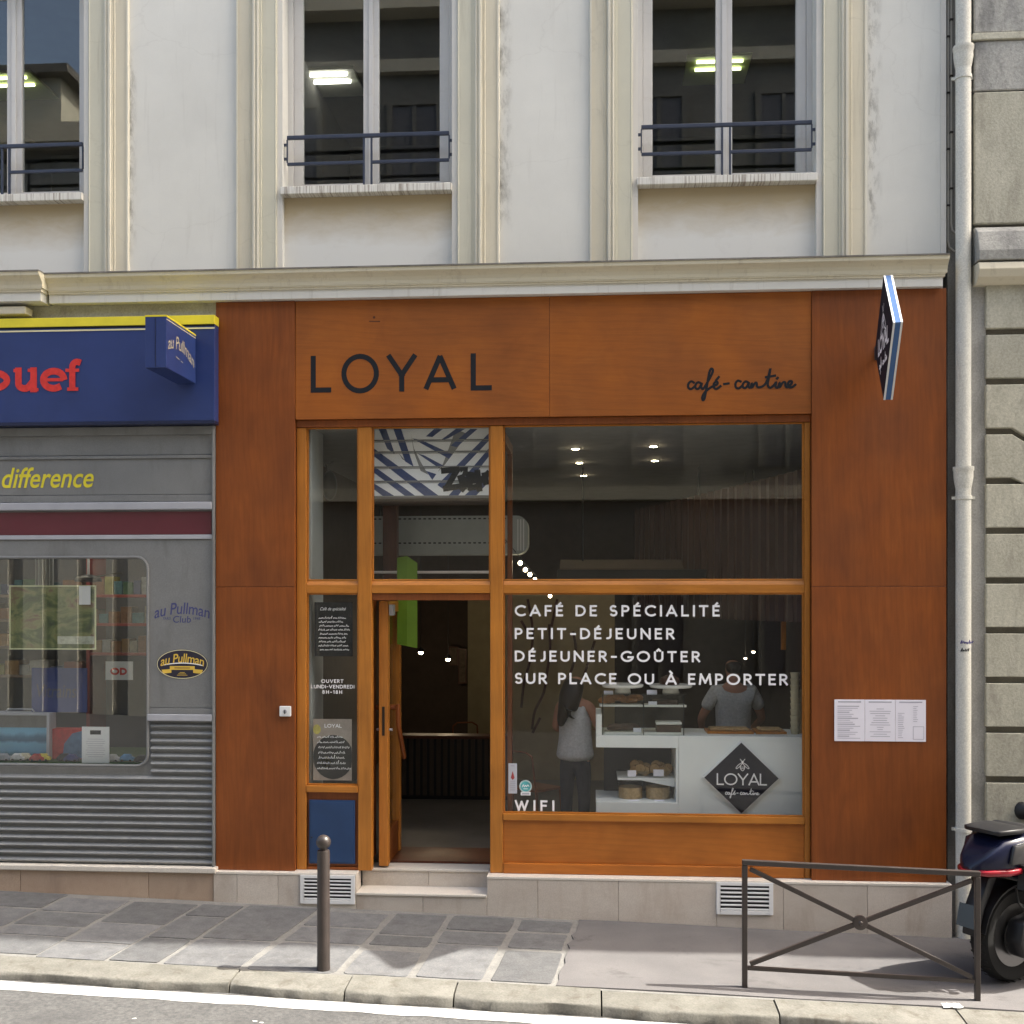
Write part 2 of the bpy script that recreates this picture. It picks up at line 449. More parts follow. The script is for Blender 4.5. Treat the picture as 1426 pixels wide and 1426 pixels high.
M['tarmac'] = rough_mat('pavement_asphalt', (0.114, 0.110, 0.113), (0.145, 0.139, 0.141), 2.0, 0.9, 0.5, 220, 0.2, 0.0, (1, 1, 1), (0.085, 0.082, 0.083), 1.6, gpos=(0.56, 0.72))
M['road'] = rough_mat('road_asphalt', (0.062, 0.062, 0.063), (0.125, 0.125, 0.125), 30.0, 0.9, 0.7, 130, 0.25, 0.0, (1, 1, 1), (0.060, 0.060, 0.062), 1.2, 0.006)
M['kerb'] = rough_mat('kerb_granite', (0.125, 0.122, 0.108), (0.185, 0.18, 0.162), 5.0, 0.85, 0.5, 60, 0.3, 0.10, (1, 1, 1), (0.085, 0.075, 0.06), 4.0, 0.006)
M['line'] = rough_mat('worn_white_paint', (0.38, 0.38, 0.375), (0.46, 0.46, 0.455), 9.0, 0.7, 0.3, 120, 0.3, 0.0, (1, 1, 1), (0.24, 0.235, 0.225), 6.0)
def grime_mat(name):
    m = bpy.data.materials.new(name); m.use_nodes = True
    nt = m.node_tree; bs = nt.nodes['Principled BSDF']; out = nt.nodes['Material Output']
    bs.inputs['Base Color'].default_value = (0.19, 0.18, 0.16, 1); bs.inputs['Roughness'].default_value = 0.9; bs.inputs['Specular IOR Level'].default_value = 0.1
    tc = nt.nodes.new('ShaderNodeTexCoord'); sp = nt.nodes.new('ShaderNodeSeparateXYZ'); nt.links.new(tc.outputs['Generated'], sp.inputs[0])
    edge = ramp(nt, sp.outputs['X'], [(0.0, 0.0), (0.12, 0.55), (0.35, 0.42), (1.0, 0.0)])
    ends = ramp(nt, sp.outputs['Z'], [(0.0, 0.0), (0.15, 1.0), (0.85, 1.0), (1.0, 0.0)])
    blot = ramp(nt, noise(nt, coords(nt, (3, 1, 1.1)), 4.5, 9, 0.72), [(0.46, 0.0), (0.66, 1.0)])
    k = mixc(nt, 1.0, mixc(nt, 1.0, edge, ends, 'MULTIPLY'), blot, 'MULTIPLY')
    tr = nt.nodes.new('ShaderNodeBsdfTransparent'); mx = nt.nodes.new('ShaderNodeMixShader')
    nt.links.new(k, mx.inputs[0]); nt.links.new(tr.outputs[0], mx.inputs[1]); nt.links.new(bs.outputs[0], mx.inputs[2]); nt.links.new(mx.outputs[0], out.inputs['Surface'])
    return m
M['grime'] = grime_mat('soot_stain')
M['black'] = plain('black_plastic', (0.015, 0.015, 0.017), 0.45)
M['rubber'] = plain('tyre_rubber', (0.018, 0.018, 0.018), 0.8, 0.2)
# ================================================================== SETTING
KB, KF = -1.69, -2.0                                   # back and front of the kerb
def zroad(X, Y): return zg(X, KF) - 0.055 - 0.006 * (X + 5) + 0.012 * (KF - Y) * (1 if Y > -6 else 0) + (0.012 * 4 if Y <= -6 else 0)
def sheet(name, fn, x0, x1, y0, y1, nx, ny, mat, parent=None):
    mb = MB()
    vs = []; fs = []
    for j in range(ny + 1):
        for i in range(nx + 1):
            X = x0 + (x1 - x0) * i / nx; Y = y0 + (y1 - y0) * j / ny
            vs.append((X, Y, fn(X, Y)))
    for j in range(ny):
        for i in range(nx):
            a = j * (nx + 1) + i
            fs.append((a, a + 1, a + nx + 2, a + nx + 1))
    return mb.add(vs, fs).build(name, mat, parent)
road = tag(sheet('road', zroad, -150, 150, -200, KF + 0.02, 60, 50, M['road']), kind='structure')
pave = tag(sheet('pavement', lambda x, y: zg(x, y), -60, 60, KB - 0.02, 0.4, 60, 4, M['mortar']), kind='structure')

# painted edge line along the gutter
mb = MB()
vs = []; fs = []
n = 160
for i in range(n + 1):
    X = -14 + 26 * i / n
    j0, j1 = random.uniform(-0.012, 0.012), random.uniform(-0.012, 0.012)
    for Y in (KF - 0.03 + j0 * 0.5, KF - 0.205 + j1):
        vs.append((X, Y, zroad(X, Y) + 0.004))
for i in range(n):
    fs.append((2 * i, 2 * i + 2, 2 * i + 3, 2 * i + 1))
mb.add(vs, fs).build('edge_line', M['line'], road)
# a few pale scraps stuck on the road
for k, (px, py) in enumerate(((188, 1409), (365, 1413), (355, 1411), (520, 1419), (560, 1424))):
    X, Y = G(px, py)
    pts = [(X + random.uniform(0.012, 0.03) * math.cos(a), Y + random.uniform(0.008, 0.02) * math.sin(a)) for a in (0.2, 1.5, 2.7, 3.9, 5.2)]
    m2 = MB(); m2.add([(x, y, zroad(x, y) + 0.003) for x, y in pts], [(0, 1, 2, 3, 4)]); m2.build('paint_fleck', M['line'], road)

# kerb stones
kerb = thing('kerb', None, None, (0, KB, 0), kind='structure')
kj = [-520, -260, -60, 317, 479, 631, 838, 1087, 1350, 1620, 1900, 2200]
kx = [xa(p, KF) for p in kj]
for a, b in zip(kx[:-1], kx[1:]):
    a += 0.006; b -= 0.006
    nn = max(8, int((b - a) / 0.07))
    rows = []
    ph = random.uniform(0, 9)
    dz = random.uniform(-0.006, 0.006)
    for i in range(nn + 1):
        t = i / nn
        X = a + (b - a) * t
        e = 0.035 * (math.exp(-t * 14) + math.exp(-(1 - t) * 14))
        w = 0.010 * math.sin(X * 5 + ph) + random.uniform(-0.009, 0.009)
        r = 0.014 + random.uniform(0, 0.02) * (random.random() < .35) + e * 0.5
        zt = zg(X, KB) + 0.003 + dz
        zf = zg(X, KF) + dz - 0.004
        zb = zroad(X, KF) - 0.03
        rows.append([(X, KB + random.uniform(-0.006, 0.006), zb), (X, KB + random.uniform(-0.006, 0.006), zt), (X, (KB + KF) / 2, (zt + zf) / 2 + 0.002),
                     (X, KF + r + e * 0.3, zf), (X, KF + r * 0.3 + w * 0.5 + e * 0.5, zf - r * 0.35), (X, KF + w + e * 0.5, zf - r), (X, KF - 0.004 + w, zb)])
    mb = MB(); vs = [v for r_ in rows for v in r_]; c = len(rows[0]); fs = []
    for i in range(nn):
        for k in range(c - 1):
            fs.append((i * c + k, i * c + k + 1, (i + 1) * c + k + 1, (i + 1) * c + k))
    fs.append(tuple(range(c))); fs.append(tuple(nn * c + k for k in range(c - 1, -1, -1)))
    mb.add(vs, fs).build('kerb_stone', M['kerb'], kerb, smooth=True, sharp=50)

# granite paving slabs, laid slightly askew
Z8 = 2.852
def zy(v): return 1150 + v / Z8
JL = [((58, 1266), (0, 1294)), ((189, 1253), (46, 1334)), ((286, 1257), (140, 1343)), ((351, 1257), (216, 1346)), ((442, 1271), (340, 1346)),
      ((551, 1271), (467, 1359)), ((630, 1273), (572, 1362)), ((724, 1278), (677, 1366)), ((803, 1285), (772, 1371))]
lines = []
for p, q in JL:
    (x0, y0), (x1, y1) = G(*p), G(*q)
    b = max(-0.02, min(0.22, (x1 - x0) / (y1 - y0)))
    lines.append((x0 - b * y0, b))
for k in range(6): lines.insert(0, (lines[0][0] - random.uniform(0.6, 0.8), 0.12))
rowsz = [[(260, 322), (330, 402), (409, 446), (452, 522)], [(292, 345), (351, 404), (410, 446), (452, 524)], [(300, 385), (391, 470), (476, 545)], [(309, 355), (361, 450), (455, 550)],
         [(315, 452), (458, 565)], [(345, 403), (411, 468), (476, 595)], [(352, 435), (443, 480), (505, 603)], [(365, 418), (427, 474), (481, 614)], [(377, 420), (430, 490), (503, 626)]]
pxc = [20, 120, 170, 250, 330, 475, 570, 665, 740]
for ci in range(len(lines) - 1):
    k = ci - 5
    if k >= 0:
        rws = [(G(pxc[k], zy(u))[1], G(pxc[k], zy(v))[1]) for u, v in rowsz[k]]
    else:
        rws = [(-0.1, -0.55), (-0.58, -1.05), (-1.08, -1.66)]
    (a0, b0), (a1, b1) = lines[ci], lines[ci + 1]
    gap = 0.016 if k < 4 else 0.028
    for y0, y1 in rws:
        y0 = min(y0, -0.075); y1 = max(y1, KB + 0.012)
        if y0 - y1 < 0.06: continue
        g0, g1 = gap + random.uniform(-0.006, 0.01), gap + random.uniform(-0.006, 0.01)
        corners = [(a0 + b0 * y0 + g0, y0), (a0 + b0 * y1 + g0, y1), (a1 + b1 * y1 - g1, y1), (a1 + b1 * y0 - g1, y0)]
        pts = []
        r = random.uniform(0.015, 0.05) if k >= 4 else 0.012
        for i in range(4):
            p, c, q = Vector(corners[i - 1]), Vector(corners[i]), Vector(corners[(i + 1) % 4])
            r0 = min(r * random.uniform(0.5, 1.5), 0.35 * min((p - c).length, (q - c).length))
            u, v = (p - c).normalized(), (q - c).normalized()
            A, B = c + u * r0, c + v * r0
            for t in (0, 0.35, 0.65, 1):
                pts.append((1 - t) ** 2 * A + 2 * t * (1 - t) * (c + (u + v) * r0 * 0.1) + t * t * B)
            m_ = (c + q) / 2 + Vector((random.uniform(-.008, .008), random.uniform(-.008, .008)))
            pts.append(m_)
        h = random.uniform(0.005, 0.009)
        mb = MB(); nn = len(pts)
        vs = [(p.x, p.y, zg(p.x, p.y) - 0.01) for p in pts] + [(p.x, p.y, zg(p.x, p.y) + h) for p in pts]
        mb.add(vs, [tuple(range(nn - 1, -1, -1)), tuple(range(nn, 2 * nn))] + [(i, (i + 1) % nn, nn + (i + 1) % nn, nn + i) for i in range(nn)])
        mb.build('paving_slab', M['slab'], pave, bevel=0.003, seg=1)

# asphalt part of the pavement
aE, bE = lines[-1]
edge = []
for i in range(15):
    Y = -0.02 + (KB + 0.015 - (-0.02)) * i / 14
    edge.append((aE + bE * Y + 0.012 + random.uniform(-0.02, 0.02) * (1 if 0 < i < 14 else 0.3), Y))
mb = MB(); vs = []; fs = []
nx = 40
for (xe, Y) in edge:
    for i in range(nx + 1):
        t = (i / nx) ** 1.5
        X = xe + (40 - xe) * t
        vs.append((X, Y, zg(X, Y) + 0.010 + 0.003 * math.sin(X * 3.1 + Y * 4)))
for j in range(14):
    for i in range(nx):
        a = j * (nx + 1) + i
        fs.append((a, a + 1, a + nx + 2, a + nx + 1))
lowrow = [j * (nx + 1) for j in range(15)]
n0 = len(vs)
for j in range(15): vs.append((edge[j][0] - 0.004, edge[j][1], zg(*edge[j]) - 0.005))
for j in range(14): fs.append((lowrow[j], lowrow[j + 1], n0 + j + 1, n0 + j))
n1 = len(vs)
last = 14 * (nx + 1)
for i in range(nx + 1): vs.append((vs[last + i][0], KB + 0.013, vs[last + i][2] - 0.02))
for i in range(nx): fs.append((last + i, last + i + 1, n1 + i + 1, n1 + i))
mb.add(vs, fs).build('asphalt_surface', M['tarmac'], pave)

# ------------------------------------------------------------------ white plastered building above the shops
YW = 0.10
XL, XR = -14.0, xa(1313, YW)
BLD = thing('apartment_building', 'white plastered building with cream window surrounds above the two shops', 'building', (-2, 0.3, 0))
ZC1, ZC0 = za(366.5, 713, -0.12), za(410, 713, -0.06)          # cornice top / bottom
ZTOP = 9.7
zs1, zs0 = za(257.5, 510, 0.06), za(268.3, 510, 0.06)           # sill top / bottom
wins = [(xa(116, YW) - 1.55, xa(117.5, YW)), (xa(394, YW), xa(629.5, YW)), (xa(888.5, YW), xa(1136.5, YW))]
JW = 0.43                                                         # width of the window surround
wall = MB()
edges = [XL] + [e for w in wins for e in w] + [XR]
for i in range(0, len(edges), 2):
    wall.box(edges[i], edges[i + 1], YW, 0.6, ZC0 + 0.02, ZTOP)
for (a, b) in wins:
    wall.box(a, b, YW, 0.6, 8.75, ZTOP)
wall.build('wall', M['plaster'], BLD)
box('upper_wall', XL, XR, YW, 9.0, ZTOP, 17.3, M['plaster'], BLD)
box('roof_cornice', XL, XR, -0.25, YW - 0.002, 16.6, 17.2, M['cream'], BLD)
ap_h = zs0 - ZC1 + 0.02
M['apron'] = stain_plaster('stained_apron', (0.69, 0.685, 0.645), (0.43, 0.34, 0.20), ap_h)
for wi, (a, b) in enumerate(wins):
    box('apron_panel', a, b, YW + 0.045, 0.55, ZC1 - 0.02, zs0, M['apron'], BLD)
    MB().box(a - 0.012 + (0.0 if wi else 0), b + 0.0, YW - 0.055, 0.34, zs0 + 0.001, zs1).build('window_sill', M['drip'], BLD, 0.006)
    for sgn in (-1, 1):
        if sgn < 0: o = a
        else: o = b
        # profile from the opening outwards: white return, cream band, ridges, ochre band, pale edge
        def band(name, w0, w1, prof, mat):
            pts = [(o + sgn * (w0 + (w1 - w0) * t), YW - d) for t, d in prof]
            pts = [(o + sgn * w0, YW + 0.03)] + pts + [(o + sgn * w1, YW + 0.03)]
            zb = ZC1 + 0.002
            MB().prism(pts, 'z', zb, ZTOP - 0.05).build(name, M[mat], BLD)
        band('reveal_edge', 0.001, 0.052, [(0, .012), (1, .012)], 'reveal')
        band('inner_band', 0.053, 0.212, [(0, .030), (0.05, .034), (0.1, .030), (0.86, .030), (0.87, .038), (1, .038)], 'cream')
        band('ridge_moulding', 0.213, 0.282, [(0, .048), (0.22, .052), (0.3, .040), (0.5, .040), (0.55, .055), (0.8, .055), (0.86, .035), (1, .035)], 'cream_light')
        band('outer_band', 0.283, 0.415, [(0, .026), (0.15, .030), (0.2, .024), (1, .024)], 'cream_dark')
        band('edge_fillet', 0.416, 0.436, [(0, .032), (0.7, .032), (1, .012)], 'cream_light')
# soot stains running down the plaster beside the surrounds
for px0, px1, py0, py1 in ((694, 716, -40, 345), (1208, 1230, -40, 340), (179.5, 192, 60, 360)):
    x0_, x1_ = xa(px0, YW), xa(px1, YW)
    z0_, z1_ = za(py1, (px0 + px1) / 2, YW), za(py0, (px0 + px1) / 2, YW)
    MB().add([(x0_, YW - .0015, z0_), (x1_, YW - .0015, z0_), (x1_, YW - .0015, z1_), (x0_, YW - .0015, z1_)], [(0, 1, 2, 3)]).build('soot_stain', M['grime'], BLD)
# thin corner strip by the downpipe
box('corner_strip', xa(1313, YW) - 0.02, xa(1317, YW), YW - 0.015, 0.3, ZC1 + 0.002, ZTOP - 0.05, M['reveal'], BLD)
# cornice over the shops
CXR = xa(1322, -0.14)
def cornice(x0, x1, off, nm):
    a = thing
    def pr(name, pts, mat, dx0=0, dx1=0):
        return MB().prism([(y + off, z) for y, z in pts], 'x', x0 + dx0, x1 + dx1).build(name, M[mat], BLD)
    zt, zb = ZC1, ZC0
    zm = za(392, 713, -0.08)
    pr(nm + '_fascia', [(0.3, zb), (-0.06, zb), (-0.06, zm - 0.03), (0.3, zm - 0.03)], 'cornice_face', 0, -0.03)
    pr(nm + '_fillet', [(0.3, zm - 0.0295), (-0.075, zm - 0.0295), (-0.075, zm - 0.012), (-0.085, zm - 0.010), (-0.085, zm - 0.001), (0.3, zm - 0.001)], 'cornice_band', 0, -0.015)
    pr(nm + '_moulding', [(0.3, zm), (-0.088, zm), (-0.092, zm + 0.03), (-0.105, zm + 0.06), (-0.128, zm + 0.085), (-0.15, zm + 0.10), (-0.155, zt - 0.02), (0.3, zt - 0.02)], 'cornice_band')
    pr(nm + '_capping', [(0.3, zt - 0.0195), (-0.162, zt - 0.0195), (-0.160, zt - 0.006), (0.3, zt + 0.0)], 'grime_top')
XB = xa(58, -0.2)
cornice(XB + 0.001, CXR, 0.0, 'cornice')
cornice(XL, XB, -0.10, 'projecting_cornice')
# stone bands between cornice and the blue sign
xs = xa(300, 0)
box('frieze', XL, xs, 0.02, 0.3, 4.9, ZC0 - 0.002, M['side_wall'], BLD)  # darker render on this recessed band stands in for its shade
MB().box(XL, xa(37, -0.1), -0.12, 0.018, za(438, 20, -0.1), za(427, 20, -0.1)).build('bracket_band', M['cream_dark'], BLD, 0.01)

# windows of the first floor
YF = 0.27
rail_mb = None
for wi, (a, b) in enumerate(wins):
    fr = MB()
    cxm = (a + b) / 2
    zf0 = zs1 + 0.002
    fr.box(a, a + 0.05, YF, 0.42, zf0, 8.75); fr.box(b - 0.05, b, YF, 0.42, zf0, 8.75)
    fr.box(a + 0.05, b - 0.05, YF + 0.002, 0.42, 8.68, 8.75)
    win = fr.build('window', M['win_paint'], BLD, 0.004)
    MB().box(a + 0.05, b - 0.05, YF + 0.01, 0.42, zf0, zf0 + 0.055).box(a + 0.05, b - 0.05, YF - 0.012, YF + 0.009, zf0, zf0 + 0.02).build('bottom_rail', M['sash_low'], win, 0.004)
    for (s0, s1) in ((a + 0.052, cxm - 0.002), (cxm + 0.002, b - 0.052)):
        w_out = 0.088; w_in = 0.072
        l, r = (w_out, w_in) if s0 < cxm - 0.01 else (w_in, w_out)
        sa = MB()
        sa.box(s0, s0 + l, YF + 0.02, YF + 0.07, zf0 + 0.06, 8.67).box(s1 - r, s1, YF + 0.02, YF + 0.07, zf0 + 0.06, 8.67)
        sa.box(s0 + l, s1 - r, YF + 0.021, YF + 0.07, zf0 + 0.06, zf0 + 0.105).box(s0 + l, s1 - r, YF + 0.021, YF + 0.07, 8.60, 8.67)
        sa.build('sash', M['win_paint'], win, 0.005)
        box('pane', s0 + l, s1 - r, YF + 0.045, YF + 0.05, zf0 + 0.105, 8.60, M['glass_up'], win)
    box('astragal', cxm - 0.022, cxm + 0.022, YF + 0.004, YF + 0.019, zf0 + 0.06, 8.66, M['win_paint'], win, 0.004)
    # guard rail
    yr = 0.135
    z1, z2, z3, z4 = za(189, 510, yr), za(226, 510, yr), za(196, 510, yr), zs1 + 0.001
    top = MB().box(a + 0.03, b - 0.03, yr - 0.015, yr + 0.015, z1 - 0.018, z1 + 0.018).build('guard_rail', M['navy_iron'], BLD, 0.006)
    g = MB()
    for q in (0, 1):
        x0_, x1_ = ((a + 0.032, cxm - 0.037) if q == 0 else (cxm + 0.037, b - 0.032))
        MB().box(x0_, x1_, yr - 0.012, yr + 0.012, z2 - 0.014, z2 + 0.014).build('lower_bar', M['navy_iron'], top, 0.004)
    for x_ in (cxm - 0.035, cxm + 0.035):
        MB().box(x_ - 0.009, x_ + 0.009, yr - 0.011, yr + 0.011, z4, z1 - 0.019).build('upright', M['navy_iron'], top, 0.003)
    for x_, s_ in ((a + 0.031, -1), (b - 0.031, 1)):
        MB().box(x_ - 0.006, x_ + 0.006, yr - 0.010, yr + 0.010, z2 + 0.0145, z1 - 0.0185).build('upright', M['navy_iron'], top, 0.002)
        for zz in (z3 - 0.02, z2 + 0.05):
            MB().box(x_ + s_ * 0.007, x_ + s_ * 0.05, yr - 0.008, yr + 0.008, zz - 0.012, zz + 0.012).build('wall_fixing', M['navy_iron'], top)

# offices behind the windows
M['office'] = plain('office_wall', (0.15, 0.145, 0.14), 0.8)
M['office_dark'] = plain('office_carpet', (0.08, 0.08, 0.09), 0.9)
M['tube'] = emit('fluorescent_tube', (1.0, 0.97, 0.88), 2.4)
M['tube_g'] = emit('greenish_fluorescent_tube', (0.93, 1.0, 0.55), 1.2)
M['reflector'] = plain('lamp_reflector', (0.78, 0.78, 0.66), 0.5)
M['reflector_g'] = plain('green_tinted_reflector', (0.55, 0.62, 0.30), 0.5)
OF = tag(MB().box(-8, XR - 0.05, 6.0, 6.1, 6.0, 9.45).build('office_wall', M['office']), kind='structure')
tag(MB().box(-8, XR - 0.05, 0.62, 6.0, 9.45, 9.6).build('office_ceiling', M['office']), kind='structure')
tag(MB().box(-8, XR - 0.05, 0.62, 6.0, 5.75, 5.95).build('office_floor', M['office_dark']), kind='structure')
for k, x_ in enumerate((-3.6, 0.2, XR - 0.1, -8.05)):
    if k < 2: MB().box(x_, x_ + 0.1, 0.62, 6.0, 5.95, 9.45).build('partition_wall', M['office'], OF)
    else: MB().box(x_, x_ + 0.05, 0.62, 6.0, 5.95, 9.45).build('partition_wall', M['office'], OF)
def luminaire(px0, px1, py0, Y0, tint, label):
    x0, z = at(px0, py0, Y0); x1 = xa(px1, Y0)
    z = min(z, 9.42)
    t = thing('ceiling_light', label, 'light', ((x0 + x1) / 2, Y0, z), 'office ceiling lights')
    dep = 0.75
    box('housing', x0, x1, Y0, Y0 + dep, z, z + 0.05, M['reflector' + tint], t, 0.006)
    for k in range(2):
        y_ = Y0 + 0.10 + k * 0.20
        MB().tube([(x0 + 0.12, y_, z - 0.02), (x1 - 0.1, y_, z - 0.02)], 0.018, 8).build('tube', M['tube' + tint], t, smooth=True)
    return t
luminaire(380, 492, 80, 3.6, '', 'bright white fluorescent ceiling light behind the middle upstairs window')
luminaire(957, 1048, 59, 3.6, '_g', 'yellow-green ceiling light behind the right upstairs window')
luminaire(-60, 42, 92, 3.4, '_g', 'pale yellow ceiling light behind the left upstairs window')

# ------------------------------------------------------------------ stone building on the right
YS = -0.02
SB = thing('stone_building', 'greenish limestone building with banded blocks beyond the downpipe', 'building', (4.3, 0.3, -0.15))
sx0 = xa(1373.5, YS)
SXR = 5.45
box('wall', xa(1357, 0.04), SXR, 0.04, 7.0, -0.4, 9.2, M['joint'], SB)
box('side_strip', xa(1352, 0.02), sx0 + 0.01, 0.02, 0.039, za(1150, 1360, 0.02), za(395, 1360, 0.02), M['side_wall'], SB)
pxm = 1395
ys = [396.5 + 69.4 * k for k in range(12)]
for k, y0 in enumerate(ys):
    zt, zb = za(y0, pxm, YS), za(y0 + 60.5, pxm, YS)
    cuts = [sx0, SXR] if k % 2 == 0 else [sx0, sx0 + 0.95, SXR]
    if k == 10: zb = za(y0 + 62, pxm, YS)
    for u, v in zip(cuts[:-1], cuts[1:]):
        if k in (2, 3):                       # flat-arch stones: the lower joint dips to the right
            dip = 0.13 if k == 2 else 0.1
            pz = [(u, zt - (0.10 if k == 3 and u > sx0 + .3 else 0)), (u, zb), (u + 0.22, zb), (u + 0.42, zb - dip), (v - 0.008, zb - dip), (v - 0.008, zt - (0.14 if k == 3 else 0)), (u + 0.44, zt - (0.14 if k == 3 else 0)), (u + 0.22, zt)]
            if u > sx0 + .3: pz = [(u, zt - (.14 if k == 3 else 0)), (u, zb - dip), (v - 0.008, zb - dip), (v - 0.008, zt - (.14 if k == 3 else 0))]
            MB().prism(pz, 'y', YS, 0.038).build('stone_block', M['stone'], SB, 0.008)
        else:
            zt2 = zt - (0.1 if False else 0)
            MB().box(u, v - 0.008, YS, 0.038, zb, zt2).build('stone_block', M['stone'], SB, 0.008)
# moulded band course and sooty blocks above it
bx0 = xa(1361, -0.1)
MB().prism([(0.038, za(394, 1390, -0.1)), (-0.06, za(394, 1390, -0.1)), (-0.12, za(386, 1390, -.1)), (-0.15, za(376, 1390, -.1)), (-0.13, za(366, 1390, -.1)), (0.038, za(364, 1390, -.1))], 'x', bx0, SXR).build('band_course', M['cream_dark'], SB, 0.006)
MB().prism([(0.038, za(363, 1390, -0.1)), (-0.14, za(363, 1390, -0.1)), (-0.15, za(350, 1390, -.1)), (-0.10, za(322, 1390, -.1)), (-0.04, za(313, 1390, -.1)), (0.038, za(312, 1390, -.1))], 'x', bx0, SXR).build('weathered_coping', M['stone_dirty'], SB, 0.006)
ux = xa(1357, YS)
for (a_, b_, m_) in ((311, 127, 'stone'), (125.5, 56, 'stone_dirty'), (45, -60, 'stone_dirty'), (-62, -200, 'stone')):
    MB().box(ux, SXR, YS, 0.038, za(a_, pxm, YS), za(b_, pxm, YS)).build('stone_block', M[m_], SB, 0.012)
MB().box(ux - 0.02, SXR, YS - 0.02, 0.037, za(55.5, pxm, YS), za(46, pxm, YS)).build('drip_ledge', M['stone'], SB, 0.006)

# unseen upper storeys, and an added low wall, sized to shape the pavement shadow
box('upper_wall', xa(1357, 0.04), 9.0, 0.041, 9.0, 9.2, 17.0, M['stone'], SB)
box('side_wing', SXR + 0.001, 9.0, 0.0, 7.0, -0.6, 9.199, M['stone'], SB)
tag(box('shadow_edge_wall', 9.01, 45.0, 0.0, 0.4, -1.8, 4.6, M['plaster']), 'unseen low plastered wall added farther right to shape the pavement shadow', 'wall')

# ------------------------------------------------------------------ buildings across the street (seen mirrored in the glass)
YO = -14.0
M['far_stone'] = rough_mat('far_sooty_stone', (0.20, 0.195, 0.17), (0.28, 0.27, 0.24), 1.5, 0.9, 0.2, 30)
M['far_pane'] = plain('far_window_pane', (0.16, 0.16, 0.17), 0.4)
def opposite(x0, x1, h, roof, label):
    t = thing('facing_building', label, 'building', ((x0 + x1) / 2, YO - 3, -0.3))
    box('wall', x0, x1, YO - 8, YO, -2.0, h, M['side_wall' if roof else 'far_stone'], t)
    for z_ in (5.0, 8.2, 11.4, 14.6):
        if z_ < h - 0.8: box('string_course', x0, x1, YO + 0.001, YO + 0.18, z_, z_ + 0.28, M['cream_dark'], t)
    box('cornice', x0 - 0.0, x1, YO + 0.001, YO + 0.5, h - 0.45, h - 0.02, M['cream_dark'], t)
    if roof:
        MB().prism([(YO + 0.35, h), (YO - 2.5, h + 0.15), (YO - 8, h + 0.2), (YO - 8, h)], 'x', x0, x1).build('roof', M['grime_top'], t)
    n_ = int((x1 - x0) / 2.6)
    for i in range(n_):
        xc = x0 + (i + 0.5) * (x1 - x0) / n_
        for z_ in (1.0, 5.7, 8.9, 12.0, 15.1):
            if z_ + 2 > h - 0.4: continue
            if abs(xc - 0) > 14: continue
            w = MB().box(xc - 0.62, xc - 0.5, YO + 0.002, YO + 0.08, z_, z_ + 2.0).box(xc + 0.5, xc + 0.62, YO + 0.002, YO + 0.08, z_, z_ + 2.0).box(xc - 0.5, xc + 0.5, YO + 0.002, YO + 0.08, z_ + 1.9, z_ + 2.0).box(xc - 0.04, xc + 0.04, YO + 0.03, YO + 0.07, z_, z_ + 1.9).build('window', M['far_stone'], t)
            box('pane', xc - 0.5, xc + 0.5, YO + 0.002, YO + 0.028, z_, z_ + 1.9, M['far_pane'], w)
    return t
opposite(-8.0, 30.0, 16.3, False, 'tall stone building across the street, mirrored in the shop glass')
ob = opposite(-40.0, -8.01, 13.6, True, 'low grey-roofed building across the street mirrored in the upper left window')
for k in range(14):
    box('pillar', -19.0 + k * 0.8, -18.55 + k * 0.8, YO + 0.002, YO + 0.25, -0.5, 4.8, M['cream_light'], ob)
box('chimney_block', -16.2, -12.7, YO - 3.2, YO - 1.2, 13.61, 15.4, M['cream'], ob)
box('chimney_cap', -16.5, -12.4, YO - 3.5, YO - 0.9, 15.401, 15.6, M['grime_top'], ob)
